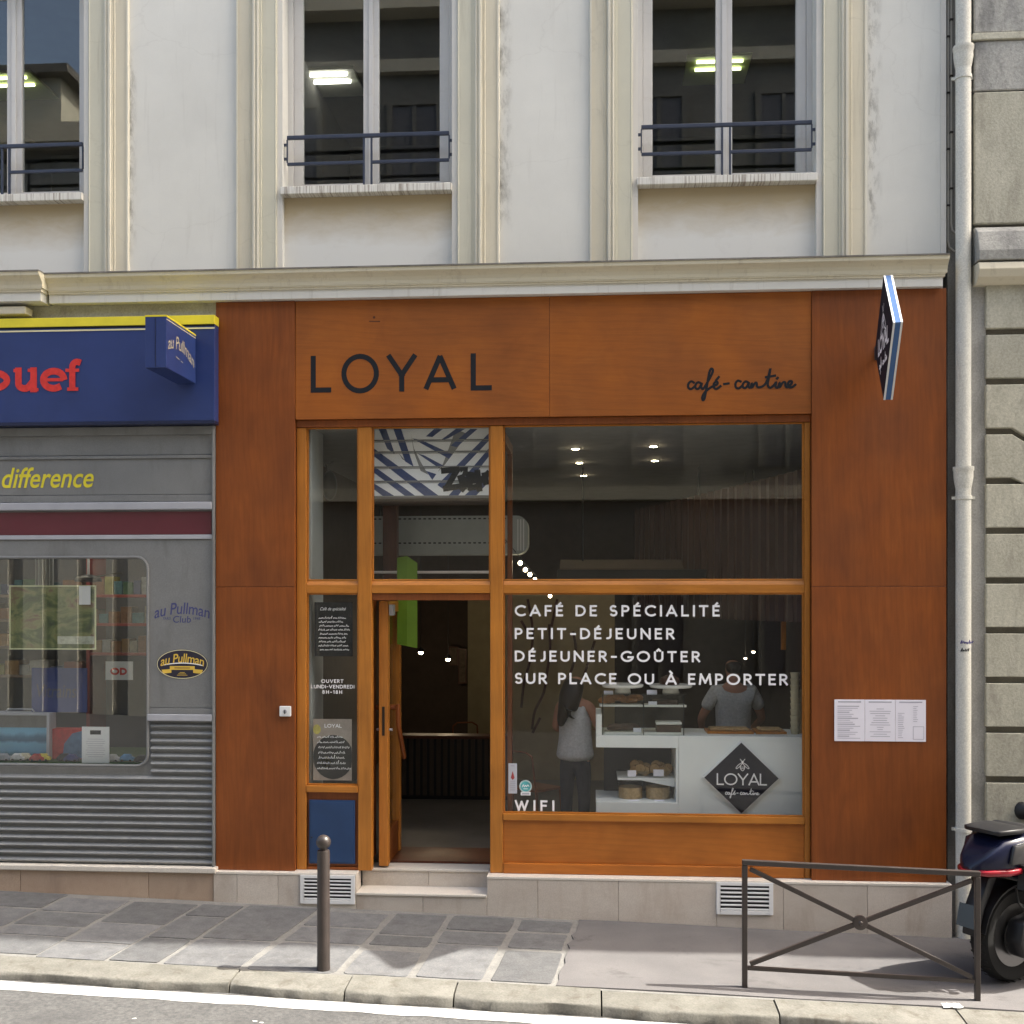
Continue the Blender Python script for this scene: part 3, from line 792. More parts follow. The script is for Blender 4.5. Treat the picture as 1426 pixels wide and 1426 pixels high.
# ================================================================== LETTERING
def arc(cx, cy, rx, ry, a0, a1, n=14):
    return [(cx + rx * math.cos(math.radians(a0 + (a1 - a0) * i / n)), cy + ry * math.sin(math.radians(a0 + (a1 - a0) * i / n))) for i in range(n + 1)]
def _acute(x): return [[(x - 0.04, 1.13), (x + 0.09, 1.30)]]
GL = {
 'A': (0.80, [[(0, 0), (0.4, 1)], [(0.4, 1), (0.8, 0)], [(0.14, 0.27), (0.66, 0.27)]]),
 'C': (0.80, [arc(0.5, 0.5, 0.5, 0.5, 48, 312, 22)]),
 'D': (0.72, [[(0, 0), (0, 1)], [(0, 1), (0.24, 1)] + arc(0.24, 0.5, 0.48, 0.5, 90, -90, 16) + [(0, 0)]]),
 'E': (0.46, [[(0, 0), (0, 1)], [(0, 1), (0.46, 1)], [(0, 0.53), (0.40, 0.53)], [(0, 0), (0.46, 0)]]),
 'F': (0.46, [[(0, 0), (0, 1)], [(0, 1), (0.46, 1)], [(0, 0.50), (0.40, 0.50)]]),
 'G': (0.90, [arc(0.5, 0.5, 0.5, 0.5, 48, 350, 22), [(0.99, 0.42), (0.60, 0.42)]]),
 'H': (0.66, [[(0, 0), (0, 1)], [(0.66, 0), (0.66, 1)], [(0, 0.52), (0.66, 0.52)]]),
 'I': (0.0, [[(0, 0), (0, 1)]]),
 'J': (0.36, [[(0.36, 1), (0.36, 0.3)] + arc(0.12, 0.26, 0.24, 0.26, 0, -110, 8)]),
 'L': (0.48, [[(0, 1), (0, 0)], [(0, 0), (0.48, 0)]]),
 'M': (0.94, [[(0, 0), (0.1, 1)], [(0.1, 1), (0.47, 0.15)], [(0.47, 0.15), (0.84, 1)], [(0.84, 1), (0.94, 0)]]),
 'N': (0.72, [[(0, 0), (0, 1)], [(0, 1), (0.72, 0)], [(0.72, 0), (0.72, 1)]]),
 'O': (1.0, [arc(0.5, 0.5, 0.5, 0.5, 90, 450, 30)]),
 'P': (0.52, [[(0, 0), (0, 1)], [(0, 1), (0.25, 1)] + arc(0.25, 0.73, 0.27, 0.27, 90, -90, 10) + [(0, 0.46)]]),
 'R': (0.56, [[(0, 0), (0, 1)], [(0, 1), (0.25, 1)] + arc(0.25, 0.74, 0.27, 0.26, 90, -90, 10) + [(0, 0.48)], [(0.24, 0.48), (0.56, 0)]]),
 'S': (0.52, [arc(0.26, 0.745, 0.235, 0.255, 40, 250, 10) + arc(0.26, 0.26, 0.26, 0.26, 70, -150, 12)]),
 'T': (0.64, [[(0.32, 0), (0.32, 1)], [(0, 1), (0.64, 1)]]),
 'U': (0.66, [[(0, 1), (0, 0.33)] + arc(0.33, 0.33, 0.33, 0.33, 180, 360, 12) + [(0.66, 1)]]),
 'V': (0.76, [[(0, 1), (0.38, 0)], [(0.38, 0), (0.76, 1)]]),
 'W': (1.1, [[(0, 1), (0.28, 0)], [(0.28, 0), (0.55, 0.9)], [(0.55, 0.9), (0.82, 0)], [(0.82, 0), (1.1, 1)]]),
 'Y': (0.76, [[(0, 1), (0.38, 0.44)], [(0.76, 1), (0.38, 0.44)], [(0.38, 0.44), (0.38, 0)]]),
 '8': (0.50, [arc(0.25, 0.75, 0.21, 0.24, 90, 450, 16), arc(0.25, 0.26, 0.25, 0.26, 90, 450, 16)]),
 '1': (0.18, [[(0.18, 0), (0.18, 1)], [(0, 0.83), (0.18, 1)]]),
 '-': (0.34, [[(0, 0.45), (0.34, 0.45)]]),
 ' ': (0.22, []),
}
GL['É'] = (0.46, GL['E'][1] + _acute(0.22))
GL['À'] = (0.80, GL['A'][1] + [[(0.46, 1.13), (0.32, 1.30)]])
GL['Û'] = (0.66, GL['U'][1] + [[(0.2, 1.13), (0.33, 1.27)], [(0.33, 1.27), (0.46, 1.13)]])
def smooth_path(pts, k=4):
    if len(pts) < 3: return pts
    out = []
    for i in range(len(pts) - 1):
        p0, p1, p2, p3 = pts[max(i - 1, 0)], pts[i], pts[i + 1], pts[min(i + 2, len(pts) - 1)]
        for j in range(k):
            t = j / k
            out.append(tuple(0.5 * ((2 * p1[a]) + (-p0[a] + p2[a]) * t + (2 * p0[a] - 5 * p1[a] + 4 * p2[a] - p3[a]) * t * t + (-p0[a] + 3 * p1[a] - 3 * p2[a] + p3[a]) * t ** 3) for a in (0, 1)))
    out.append(pts[-1])
    return out
class Ink:
    """flat strokes in (u, v); w is the height of the film off the surface"""
    def __init__(s, w0=0.0006): s.mb = MB(); s.k = 0; s.w0 = w0
    def stroke(s, pts, width, cap=0.5):
        p = [Vector(q) for q in pts]
        q = [p[0]]
        for a in p[1:]:
            if (a - q[-1]).length > 1e-6: q.append(a)
        p = q
        if len(p) < 2: return
        p[0] = p[0] - (p[1] - p[0]).normalized() * width * cap
        p[-1] = p[-1] + (p[-1] - p[-2]).normalized() * width * cap
        s.k += 1
        L, Rr = [], []
        for i, c in enumerate(p):
            t = p[min(i + 1, len(p) - 1)] - p[max(i - 1, 0)]
            nrm = Vector((-t.y, t.x)).normalized()
            w = s.w0 + 0.00012 * (s.k % 9) + 0.000015 * i
            L.append((*(c + nrm * width / 2), w)); Rr.append((*(c - nrm * width / 2), w))
        n = len(p)
        s.mb.add(L + Rr, [(i, i + 1, n + i + 1, n + i) for i in range(n - 1)])
    def disc(s, c, r, sy=1.0, n=16):
        s.k += 1
        w = s.w0 + 0.00012 * (s.k % 9)
        s.mb.add([(c[0] + r * math.cos(2 * PI * i / n), c[1] + r * sy * math.sin(2 * PI * i / n), w) for i in range(n)], [tuple(range(n))])
    def poly(s, pts):
        s.k += 1
        w = s.w0 + 0.00012 * (s.k % 9)
        s.mb.add([(a, b, w) for a, b in pts], [tuple(range(len(pts)))])
    def sans(s, text, u, v, h, width, sw):
        ws = [GL[c][0] * h for c in text]
        gap = (width - sum(ws) - sw) / max(1, len(text) - 1)
        x = u + sw / 2
        for c, w in zip(text, ws):
            for st in GL[c][1]:
                s.stroke([(x + a * h, v + sw / 2 + b * (h - sw)) for a, b in st], sw, 0.5 if len(st) == 2 else 0.25)
            x += w + gap
    def script(s, strokes, u, v, h, sw, x0=918, y0=573, hh=100.0):
        k = h / hh
        for st in strokes:
            s.stroke(smooth_path([(u + (a - x0) * k, v + (y0 - b) * k) for a, b in st]), sw, 0.5)
    def build(s, name, mat, parent, fn, solid=0.0):
        m = MB(); m.v = [fn(*p) for p in s.mb.v]; m.f = s.mb.f
        return m.build(name, mat, parent)
CANTINE = [
 [(948, 541), (935, 535), (922, 548), (922, 565), (935, 573), (952, 560)],
 [(985, 547), (970, 540), (958, 550), (956, 566), (968, 573), (980, 560), (987, 544), (984, 565), (994, 572), (1015, 540), (1035, 503), (1041, 482), (1033, 474), (1024, 492), (1015, 540), (1006, 590), (1000, 620), (992, 628), (990, 611), (1003, 588), (1030, 566), (1046, 560), (1062, 550), (1062, 540), (1051, 541), (1044, 556), (1050, 572), (1063, 572), (1077, 561)],
 [(1057, 531), (1069, 516)], [(1096, 550), (1116, 548)],
 [(1174, 539), (1161, 535), (1150, 549), (1152, 567), (1165, 573), (1182, 560)],
 [(1213, 546), (1199, 539), (1186, 552), (1186, 567), (1198, 571), (1210, 556), (1215, 543), (1212, 563), (1222, 570), (1229, 547), (1229, 571), (1241, 551), (1251, 546), (1254, 565), (1264, 569), (1284, 562), (1299, 543), (1310, 510), (1318, 477), (1311, 520), (1305, 556), (1316, 572), (1334, 560), (1346, 544), (1342, 566), (1353, 571), (1363, 546), (1362, 571), (1376, 549), (1388, 546), (1391, 565), (1401, 570), (1419, 553), (1420, 542), (1408, 542), (1402, 556), (1408, 571), (1424, 569), (1437, 559)],
 [(1297, 520), (1340, 513)], [(1350, 527), (1353, 524)],
]
def fmesh(body, size=1.0, shear=0.0, bold=0.0, spacing=1.0):
    cu = bpy.data.curves.new('lettering', 'FONT')
    cu.body = body; cu.size = size; cu.shear = shear; cu.offset = bold; cu.space_character = spacing
    cu.resolution_u = 4; cu.fill_mode = 'FRONT'
    o = bpy.data.objects.new('lettering_tmp', cu); COL.objects.link(o)
    bpy.context.view_layer.update()
    dg = bpy.context.evaluated_depsgraph_get()
    me = o.evaluated_get(dg).to_mesh()
    vs = [tuple(v.co) for v in me.vertices]; fs = [tuple(p.vertices) for p in me.polygons]
    o.evaluated_get(dg).to_mesh_clear()
    bpy.data.objects.remove(o); bpy.data.curves.remove(cu)
    return vs, fs
def font_part(name, body, mat, parent, fn, w, h=None, shear=0.0, bold=0.0, spacing=1.0, warp=None):
    vs, fs = fmesh(body, 1.0, shear, bold, spacing)
    x0 = min(v[0] for v in vs); x1 = max(v[0] for v in vs); y0 = min(v[1] for v in vs); y1 = max(v[1] for v in vs)
    k = w / (x1 - x0); ky = k if h is None else h / (y1 - y0)
    mb = MB()
    uv = [((v[0] - x0) * k, (v[1] - y0) * ky) for v in vs]
    if warp: uv = [warp(a, b) for a, b in uv]
    mb.add([fn(a, b, 0.0008) for a, b in uv], fs)
    return mb.build(name, mat, parent)
def facade(x0, z0, Y): return lambda u, v, w=0.0: (x0 + u, Y - w, z0 + v)

# ================================================================== TOY SHOP (left)
XS = xa(300, 0)                                     # seam between the two shops
TXL = -9.0
TS = thing('toy_shopfront', 'grey metal model-train shopfront with ribbed base left of the cafe', 'shopfront', (-5.5, 0, 0.3))
YT = -0.01
PXT = 150
def tz(py, Y=YT): return za(py, PXT, Y)
zA = tz(592)
def hpiece(name, py0, py1, y_front, mat, bevel=0.004, xr=XS - 0.02, back=0.12, x0=TXL):
    return MB().box(x0, xr, y_front, back, za(py1, PXT, y_front), za(py0, PXT, y_front)).build(name, M[mat], TS, bevel)
hpiece('upper_ledge', 594.5, 606, YT - 0.03, 'grey_metal')
hpiece('fascia_panel', 606.5, 634, YT, 'grey_metal', 0.002)
hpiece('fascia_bead', 634.5, 639, YT - 0.018, 'grey_metal')
fp = hpiece('fascia_panel', 639.5, 689, YT - 0.004, 'grey_metal', 0.002)
hpiece('fascia_ledge', 689.5, 699, YT - 0.012, 'grey_metal')
hpiece('rain_ledge', 699.3, 710, YT - 0.035, 'grey_light', 0.008)
hpiece('maroon_strip', 713, 744.5, YT + 0.004, 'maroon', 0.0, XS - 0.035)
hpiece('strip_recess', 710.3, 746.5, YT + 0.016, 'grey_metal', 0.0)
hpiece('strip_bead', 745, 751, YT - 0.015, 'grey_light')
# big window opening with rounded corners in a grey sheet
wx1 = xa(206, YT); wz1, wz0 = tz(776), tz(1066)
pz1, pz0 = tz(751.5), tz(985)
RC = 0.11
def rr_corner(cx, cz, a0, a1, n=8): return [(cx + RC * math.cos(math.radians(a0 + (a1 - a0) * i / n)), cz + RC * math.sin(math.radians(a0 + (a1 - a0) * i / n))) for i in range(n + 1)]
wxl = -7.9
top_arc = rr_corner(wx1 - RC, wz1 - RC, 0, 90)
bot_arc = rr_corner(wx1 - RC, wz0 + RC, -90, 0)
pts = [(TXL, pz1), (TXL, wz1), (wxl, wz1)] + top_arc[::-1] + [(wx1, pz0), (XS - 0.02, pz0), (XS - 0.02, pz1)]
sheet_p = MB().prism(pts, 'y', YT, 0.1).build('side_panel', M['grey_metal'], TS, 0.003)
hpiece('waist_bead', 985.5, 994, YT - 0.01, 'grey_metal', 0.003, x0=wx1 + 0.005)
hpiece('waist_ledge', 994.3, 1003.5, YT - 0.035, 'grey_light', 0.006, x0=wx1 + 0.005)
MB().box(XS - 0.019, XS - 0.001, YT - 0.03, 0.12, tz(1209), tz(595)).build('end_trim', M['grey_metal'], TS, 0.003)
# ribbed cladding: horizontal slats
zb0, zb1 = tz(1205), tz(1004)
backing = [(TXL, zb0), (XS - 0.02, zb0), (XS - 0.02, zb1), (wx1, zb1)] + [(wx1, wz0 + RC)] + bot_arc[::-1] + [(wxl, wz0), (TXL, wz0)]
MB().prism(backing, 'y', YT + 0.03, 0.1).build('rib_backing', M['grey_metal'], TS)
pitch = (zb1 - zb0) / 19.2
def slat_mesh(x0, x1, z):
    h = pitch
    return MB().prism([(YT + 0.029, z), (YT + 0.024, z), (YT - 0.006, z + h * 0.32), (YT - 0.010, z + h * 0.42), (YT - 0.006, z + h * 0.56), (YT + 0.020, z + h * 0.78), (YT + 0.029, z + h * 0.80)], 'x', x0, x1)
first = {}
for i in range(19):
    z = zb0 + 0.01 + i * pitch
    if z + pitch * 0.8 < wz0 - 0.025: key, x0 = 'long', TXL
    else: key, x0 = 'short', wx1 + 0.028
    if z + pitch * 0.8 >= wz0 - 0.025 and z < wz0 + RC * 0.4: x0 = wx1 + 0.028; key = 'short'
    if key not in first:
        first[key] = (slat_mesh(x0, XS - 0.021, z).build('slat', M['grey_rib'], TS, smooth=True, sharp=40), z)
    else:
        dup(first[key][0], 0, 0, z - first[key][1], TS)
# window trim following the opening
tr = [(wxl, wz0), *bot_arc, *top_arc[0:], (wxl, wz1)]
MB().tube([(x, YT - 0.004, z) for x, z in tr], 0.014, 8).build('window_trim', M['grey_metal'], TS, smooth=True)
tpane = box('pane', wxl, wx1, YT + 0.055, YT + 0.062, wz0, wz1, M['glass_toy'], TS)
font_part('lettering', 'difference', M['yellow'], fp, facade(xa(3, YT), tz(679), YT - 0.006), xa(131, YT) - xa(3, YT), tz(650) - tz(679), 0.28, 0.012)
# oval emblem and club lettering on the side panel
cxp = (xa(218, YT) + xa(290, YT)) / 2
def bowarp(cx, amt): return lambda a, b: (a, b - amt * ((a - cx) / cx) ** 2)
wcl = xa(292, YT) - xa(215, YT)
font_part('lettering', 'au Pullman', M['club_blue'], sheet_p, facade(xa(215, YT), tz(855), YT), wcl, tz(839) - tz(855), 0.12, 0.006, 0.98, bowarp(wcl / 2, 0.045))
font_part('lettering', 'Club', M['club_blue'], sheet_p, facade(xa(241, YT), tz(867), YT), xa(266, YT) - xa(241, YT), tz(857.5) - tz(867), 0.1, 0.006)
font_part('lettering', 'PARIS', M['club_blue'], sheet_p, facade(xa(227, YT), tz(863), YT), xa(238, YT) - xa(227, YT), tz(859) - tz(863), 0.2)
font_part('lettering', '1948', M['club_blue'], sheet_p, facade(xa(269, YT), tz(863), YT), xa(279, YT) - xa(269, YT), tz(859) - tz(863), 0.2)
ecx, ecz = xa(254, YT), tz(924.5)
erx, erz = (xa(290, YT) - xa(218, YT)) / 2, (tz(904) - tz(945)) / 2
M['emblem'] = plain('emblem_black', (0.02, 0.018, 0.035), 0.45)
EM = MB().prism([(ecx + erx * math.cos(a), ecz + erz * math.sin(a)) for a in [2 * PI * i / 40 for i in range(40)]], 'y', YT - 0.003, YT - 0.0002).build('oval_emblem', M['emblem'], TS)
ik = Ink(); ik.stroke([(erx * 0.97 * math.cos(a), erz * 0.96 * math.sin(a)) for a in [2 * PI * i / 40 for i in range(41)]], 0.006, 0)
ik.build('emblem_rim', M['pale_gold'], EM, facade(ecx, ecz, YT - 0.0032))
font_part('emblem_lettering', 'au Pullman', M['gold'], EM, facade(ecx - erx * 0.84, ecz + erz * 0.10, YT - 0.003), erx * 1.68, erz * 0.62, 0.12, 0.01, 0.96, bowarp(erx * 0.84, 0.035))
ik = Ink(); ik.stroke([(-erx * .78 + erx * 1.56 * i / 12, erz * (0.10 - 0.16 * ((i - 6) / 6) ** 2) - erz * .02) for i in range(13)], 0.008, 0)
ik.build('emblem_line', M['vinyl'], EM, facade(ecx, ecz, YT - 0.003))
ik = Ink()
ik.poly([(-erx * .48, -erz * .13), (erx * .48, -erz * .13), (erx * .48, -erz * .38), (-erx * .48, -erz * .38)])
ik.poly([(-erx * .80, -erz * .38), (-erx * .42, -erz * .32), (-erx * .42, -erz * .58), (-erx * .74, -erz * .64)])
ik.poly([(erx * .80, -erz * .38), (erx * .42, -erz * .32), (erx * .42, -erz * .58), (erx * .74, -erz * .64)])
for q in range(3): ik.stroke([(-erx * (.10 + .05 * q), -erz * (.56 + .09 * q)), (erx * (.10 + .05 * q), -erz * (.56 + .09 * q))], 0.004, 0)
ik.build('emblem_ribbon', M['gold'], EM, facade(ecx, ecz, YT - 0.0031))
ik = Ink(); ik.stroke([(-erx * .3, -erz * .25), (erx * .3, -erz * .25)], .006, 0); ik.build('emblem_ribbon_print', M['emblem'], EM, facade(ecx, ecz, YT - 0.0050))
# plinth under the toy shop
yp = -0.05
zl1, zl0 = tz(1205.5, yp), tz(1213, yp)
MB().box(TXL, xa(301.5, yp), yp - 0.03, 0.12, zl0, zl1).build('plinth_ledge', M['marble_top'], TS, 0.008)
tj = [TXL, -7.2, xa(-60, yp), xa(28.5, yp), xa(207, yp), xa(300, yp)]
for a_, b_ in zip(tj[:-1], tj[1:]):
    MB().box(a_ + 0.002, b_ - 0.002, yp, 0.1, -0.15, zl0 - 0.002).build('plinth_tile', M['marble_toy'], TS, 0.002, 1)

# --- blue fascia sign
YB = -0.13
FS = thing('fascia_sign', 'long dark blue shop sign with red lettering and yellow top stripe', 'sign', (-5.5, -0.05, tz(592, YB)))
bz1, bz0 = za(437.5, 200, YB), za(591, 200, YB)
bx1 = xa(298.5, YB)
board = MB().box(TXL, bx1, YB, -0.015, bz0 + 0.03, za(442, 200, YB)).build('board', M['blue_sign'], FS, 0.004)
MB().box(TXL, bx1 + 0.003, YB - 0.004, -0.02, bz0, bz0 + 0.0295).build('bottom_edge', M['blue_dark'], FS, 0.003)
zyt = za(441, 200, YB); zyb = za(453, 200, YB)
MB().box(TXL, bx1 + 0.004, YB - 0.010, -0.016, zyb, za(440.5, 200, YB)).build('yellow_stripe', M['yellow'], FS, 0.003)
MB().box(TXL, bx1 + 0.001, YB - 0.003, YB - 0.0001, za(455.5, 200, YB), zyb - 0.001).build('dark_stripe', M['ink'], FS)
MB().box(TXL, bx1 + 0.002, YB - 0.005, YB - 0.0001, za(459.5, 200, YB), za(457.5, 200, YB)).build('pale_stripe', M['pale_gold'], FS)
zt_, zb_ = za(513, 50, YB), za(545, 50, YB)
wl = xa(113, YB) - xa(-68, YB)
lh = za(502, 50, YB) - zb_
xh = za(513.5, 50, YB) - zb_
LET = {'J': (-80, -46, [[(.75, 1.4), (.75, .3), (.55, .02), (.2, .02), (0.05, .2)]]),
 'o': (-40, 17, [arc(.5, .5, .38, .36, 90, 450, 24)]),
 'u': (20, 53, [[(.18, 1), (.18, .35)] + arc(.45, .35, .27, .22, 180, 300, 8) + [(.78, .42)], [(.82, 1), (.82, .02)], [(.0, .93), (.25, .93)], [(.6, .93), (.9, .93)], [(.8, .07), (1.0, .07)]]),
 'e': (55, 95, [[(.20, .50), (.80, .50)], arc(.5, .5, .36, .38, 5, 305, 22)]),
 'f': (90, 115, [[(.45, .05), (.45, 1.05)] + arc(.72, 1.05, .27, .22, 180, 60, 8), [(.1, .90), (.80, .90)], [(.2, .07), (.75, .07)]])}
for ch, (p0, p1, sts) in LET.items():
    ik = Ink(.002); u0_, u1_ = xa(p0, YB), xa(p1, YB)
    for q, st in enumerate(sts):
        heavy = (len(st) > 3 or (ch == 'u' and q == 1)) 
        ik.stroke([(u0_ + a_ * (u1_ - u0_), zb_ + .0 + b_ * xh) for a_, b_ in st], (.062 if ch != 'f' else .058) if heavy else .03, 0.2)
    ik.build('letter', M['red_letter'], board, lambda u, v, w=0: (u, YB - .002 - w - (.004 if ch == 'f' else 0), v))
# --- blue projecting box sign
bxs0 = (xa(203.5, -0.62) + 0.0)
PX_ = thing('projecting_box_sign', 'dark blue box sign jutting out from the blue shop sign', 'sign', (xa(225, -0.5), -0.3, za(545, 230, -0.5)))
yb_ = YB - 0.006
fx1 = xa(272.5, YB - 0.02)
yf = fx1 / xa(231.5, 0) * CAM_D - CAM_D
fx0 = xa(202, yf)
fz1, fz0 = za(441, 215, yf), za(512, 215, yf)
bb = MB().box(fx0, fx1, yf, yb_ - 0.012, fz0, fz1).build('casing', M['blue_sign'], PX_, 0.004)
MB().box(fx0 - 0.002, fx1 + 0.002, yf - 0.002, yb_ - 0.01, fz1 + 0.0005, fz1 + 0.014).build('yellow_cap', M['yellow'], PX_)
MB().box((fx0 + fx1) / 2 - 0.004, (fx0 + fx1) / 2 + 0.001, yf - 0.003, yf - 0.0001, fz0 + .01, fz1 - .01).build('seam', M['blue_dark'], PX_)
MB().box(fx1 + 0.0003, fx1 + 0.003, yf + 0.005, yb_ - 0.02, fz1 - 0.024, fz1 - 0.018).build('pale_stripe', M['pale_gold'], PX_)
MB().box(fx0 + .04, fx1 - .04, yb_ - 0.0115, yb_ - 0.001, fz0 + .05, fz1 - .05).build('wall_mount', M['blue_dark'], PX_)
M['dim_gold'] = plain('dim_gold_print', (0.42, 0.38, 0.26), 0.5)
sidefn = lambda u, v, w=0.0: (fx1 + 0.0006 + w, yf + 0.04 + u, fz0 + 0.21 + v)
font_part('lettering', 'au Pullman', M['dim_gold'], bb, sidefn, (yb_ - yf) - 0.10, 0.11, 0.15, 0.0, 0.97, bowarp(0.26, 0.05))
ik = Ink(); ik.stroke([(.22, .14), (.30, .13)], .008, 0); ik.stroke([(.33, .125), (.38, .12)], .006, 0); ik.build('print_lines', M['dim_gold'], bb, lambda u, v, w=0: (fx1 + 0.0006 + w, yf + u, fz0 + v))

# --- behind the toy shop window
TR = tag(MB().box(-9, XS - 0.06, 2.2, 2.3, -0.2, 5.0).build('toy_shop_wall', M['office_dark']), kind='structure')
M['toy_wall'] = plain('toy_shop_side', (0.16, 0.12, 0.10), 0.8)
tag(MB().box(XS - 0.10, XS - 0.04, 0.13, 2.2, -0.2, 4.8).build('toy_shop_side_wall', M['toy_wall']), kind='structure')
tag(MB().box(-9, XS - 0.10, 0.13, 2.2, 3.75, 3.9).build('toy_shop_ceiling', M['white']), kind='structure')
FLZ = wz0 - 0.01
M['turf'] = plain('green_display_turf', (0.05, 0.09, 0.03), 0.9, var=0.4, scale=30)
tag(MB().box(-8.5, XS - 0.10, 0.13, 1.3, FLZ - 0.08, FLZ).build('display_floor', M['turf']), kind='structure')
M['shelf_red'] = plain('red_shelving', (0.22, 0.03, 0.02), 0.5)
def cols(n, seed):
    r = random.Random(seed)
    pal = [(0.62, 0.30, 0.03), (0.45, 0.05, 0.03), (0.06, 0.10, 0.30), (0.55, 0.48, 0.32), (0.60, 0.55, 0.05), (0.08, 0.25, 0.08), (0.6, 0.6, 0.58), (0.5, 0.2, 0.05), (0.1, 0.35, 0.4)]
    return [tuple(0.28 * v + 0.08 * sum(q) / 3 for v in q) for q in [pal[r.randrange(len(pal))] for _ in range(n)]]
PAL = {}
def pal(c):
    k = tuple(round(v, 2) for v in c)
    if k not in PAL: PAL[k] = plain('carton_colour', c, 0.6, 0.25, var=0.45, scale=18)
    return PAL[k]
SH = thing('display_shelves', 'dark red shelf unit of toy boxes at the back of the toy shop', 'shelves', (-4.6, 1.6, FLZ))
sx_a, sx_b = xa(125, 1.4), xa(206, 1.4) + 0.25
for q, py in enumerate((835, 862, 872, 903)):
    pass
shz = [za(p, 170, 1.4) for p in (909, 868, 828)]
for z in shz: MB().box(sx_a, sx_b, 1.4, 1.8, z - 0.03, z).build('shelf', M['shelf_red'], SH, 0.004)
MB().box(sx_a - .04, sx_a - .001, 1.4, 1.8, FLZ, shz[2] + 0.5).build('upright', M['shelf_red'], SH, 0.004)
MB().box(sx_b + .001, sx_b + .04, 1.4, 1.8, FLZ, shz[2] + 0.5).build('upright', M['shelf_red'], SH, 0.004)
ORD = ['first', 'second', 'third', 'fourth', 'fifth', 'sixth', 'seventh', 'eighth', 'ninth', 'tenth', 'eleventh', 'twelfth', 'thirteenth', 'fourteenth', 'fifteenth', 'sixteenth']
names = ['orange', 'ochre', 'green', 'blue', 'cream', 'grey', 'brown', 'teal', 'yellow', 'red']
cnum = 0
def carton(x0, x1, y0, y1, z0, z1, c, label, group=None):
    t = tag(MB().box(x0, x1, y0, y1, z0, z1).build('toy_carton', pal(c), None, 0.003, 1), label, 'box', group)
    return t
for si, z in enumerate(shz):
    x = sx_a + 0.02
    cl = cols(12, 10 + si); i = 0
    while x < sx_b - 0.1:
        w = random.uniform(0.05, 0.13); h = random.uniform(0.09, 0.19)
        carton(x, min(x + w, sx_b - 0.01), 1.42, 1.6, z + 0.001, z + h, cl[i % 12], ORD[i] + ' carton from the left on the ' + ('lower', 'middle', 'upper')[si] + ' red shelf of the toy shop', 'toy cartons on the ' + ('lower', 'middle', 'upper') [si] + ' shelf')
        x += w + 0.008; i += 1
# second shelf rack to the left
SH2 = thing('display_shelves', 'pale shelf rack at the far left behind the toy shop glass', 'shelves', (-6.2, 1.9, FLZ))
for k, p in enumerate((940, 900, 862, 828)):
    z = za(p, 50, 1.7)
    MB().box(-7.4, xa(118, 1.7), 1.7, 2.1, z - 0.03, z).build('shelf', M['toy_wall'], SH2, 0.003)
    x = -7.3; cl = cols(16, 30 + k); i = 0
    while x < xa(110, 1.7) - 0.1:
        w = random.uniform(0.08, 0.22)
        carton(x, x + w, 1.72, 1.95, z + 0.001, z + random.uniform(0.08, 0.17), cl[i % 16], ORD[i] + ' carton from the left on the %s shelf of the far left toy rack' % ('lowest', 'second lowest', 'third', 'top')[k], 'toy cartons on rack shelf ' + ('one', 'two', 'three', 'four')[k])
        x += w + 0.01; i += 1
# ceiling strips of light in the toy shop
M['lamp'] = emit('shop_lamp', (1.0, 0.92, 0.75), 9.0)
for k, (px, py) in enumerate(((40, 777), (147, 777), (5, 792), (100, 793), (195, 792))):
    Yl = 0.75 if k < 2 else 1.15
    X, z = at(px, py, Yl)
    z = 3.735
    t = thing('ceiling_spot', 'round ceiling spotlight number %s from the left in the toy shop' % ('one', 'three', 'zero', 'two', 'four')[k] if False else ('round ceiling light near the glass, left of the toy shop window', 'round ceiling light near the glass, right of the toy shop window', 'recessed ceiling light at the far left of the toy shop', 'recessed ceiling light in the middle of the toy shop', 'recessed ceiling light by the right wall of the toy shop')[k], 'light', (X, Yl, 3.75))
    MB().lathe([(0.10, 0.0), (0.10, -0.02), (0.085, -0.025)], (X, Yl, 3.749), 'z', 20).build('rim', M['white'], t, smooth=True)
    MB().lathe([(0.08, -0.026), (0.08, -0.03), (0.0, -0.031)], (X, Yl, 3.749), 'z', 20).build('bulb', M['lamp'], t)
# framed green poster hung behind the glass
M['poster_green'] = None
m_, nt_, bs_ = new_mat('landscape_poster')
v_ = coords(nt_, (2.2, 1, 3.5), False)
cc = ramp(nt_, noise(nt_, v_, 1.8, 5, 0.6, 0.8), [(0.30, (0.02, 0.035, 0.015)), (0.45, (0.07, 0.10, 0.03)), (0.56, (0.20, 0.21, 0.08)), (0.66, (0.14, 0.07, 0.045)), (0.78, (0.26, 0.28, 0.26))])
nt_.links.new(cc, bs_.inputs['Base Color']); bs_.inputs['Roughness'].default_value = 0.5
M['poster_green'] = m_
def flat_sign(name, label, cat, px0, py0, px1, py1, Y, mat, th=0.006, frame=None, fw=0.015):
    x0, z1 = at(px0, py0, Y); x1, z0 = at(px1, py1, Y)
    t = thing(name, label, cat, ((x0 + x1) / 2, Y, z0))
    o = MB().box(x0, x1, Y, Y + th, z0, z1).build('sheet', mat, t)
    if frame:
        MB().box(x0 - fw, x0 - .0005, Y - .004, Y + th, z0 - fw, z1 + fw).box(x1 + .0005, x1 + fw, Y - .004, Y + th, z0 - fw, z1 + fw).box(x0, x1, Y - .004, Y + th, z1 + .0005, z1 + fw).box(x0, x1, Y - .004, Y + th, z0 - fw, z0 - .0005).build('frame', frame, t)
    return t, o, (x0, x1, z0, z1)
M['pale_frame'] = plain('pale_yellow_border', (0.66, 0.68, 0.42), 0.5)
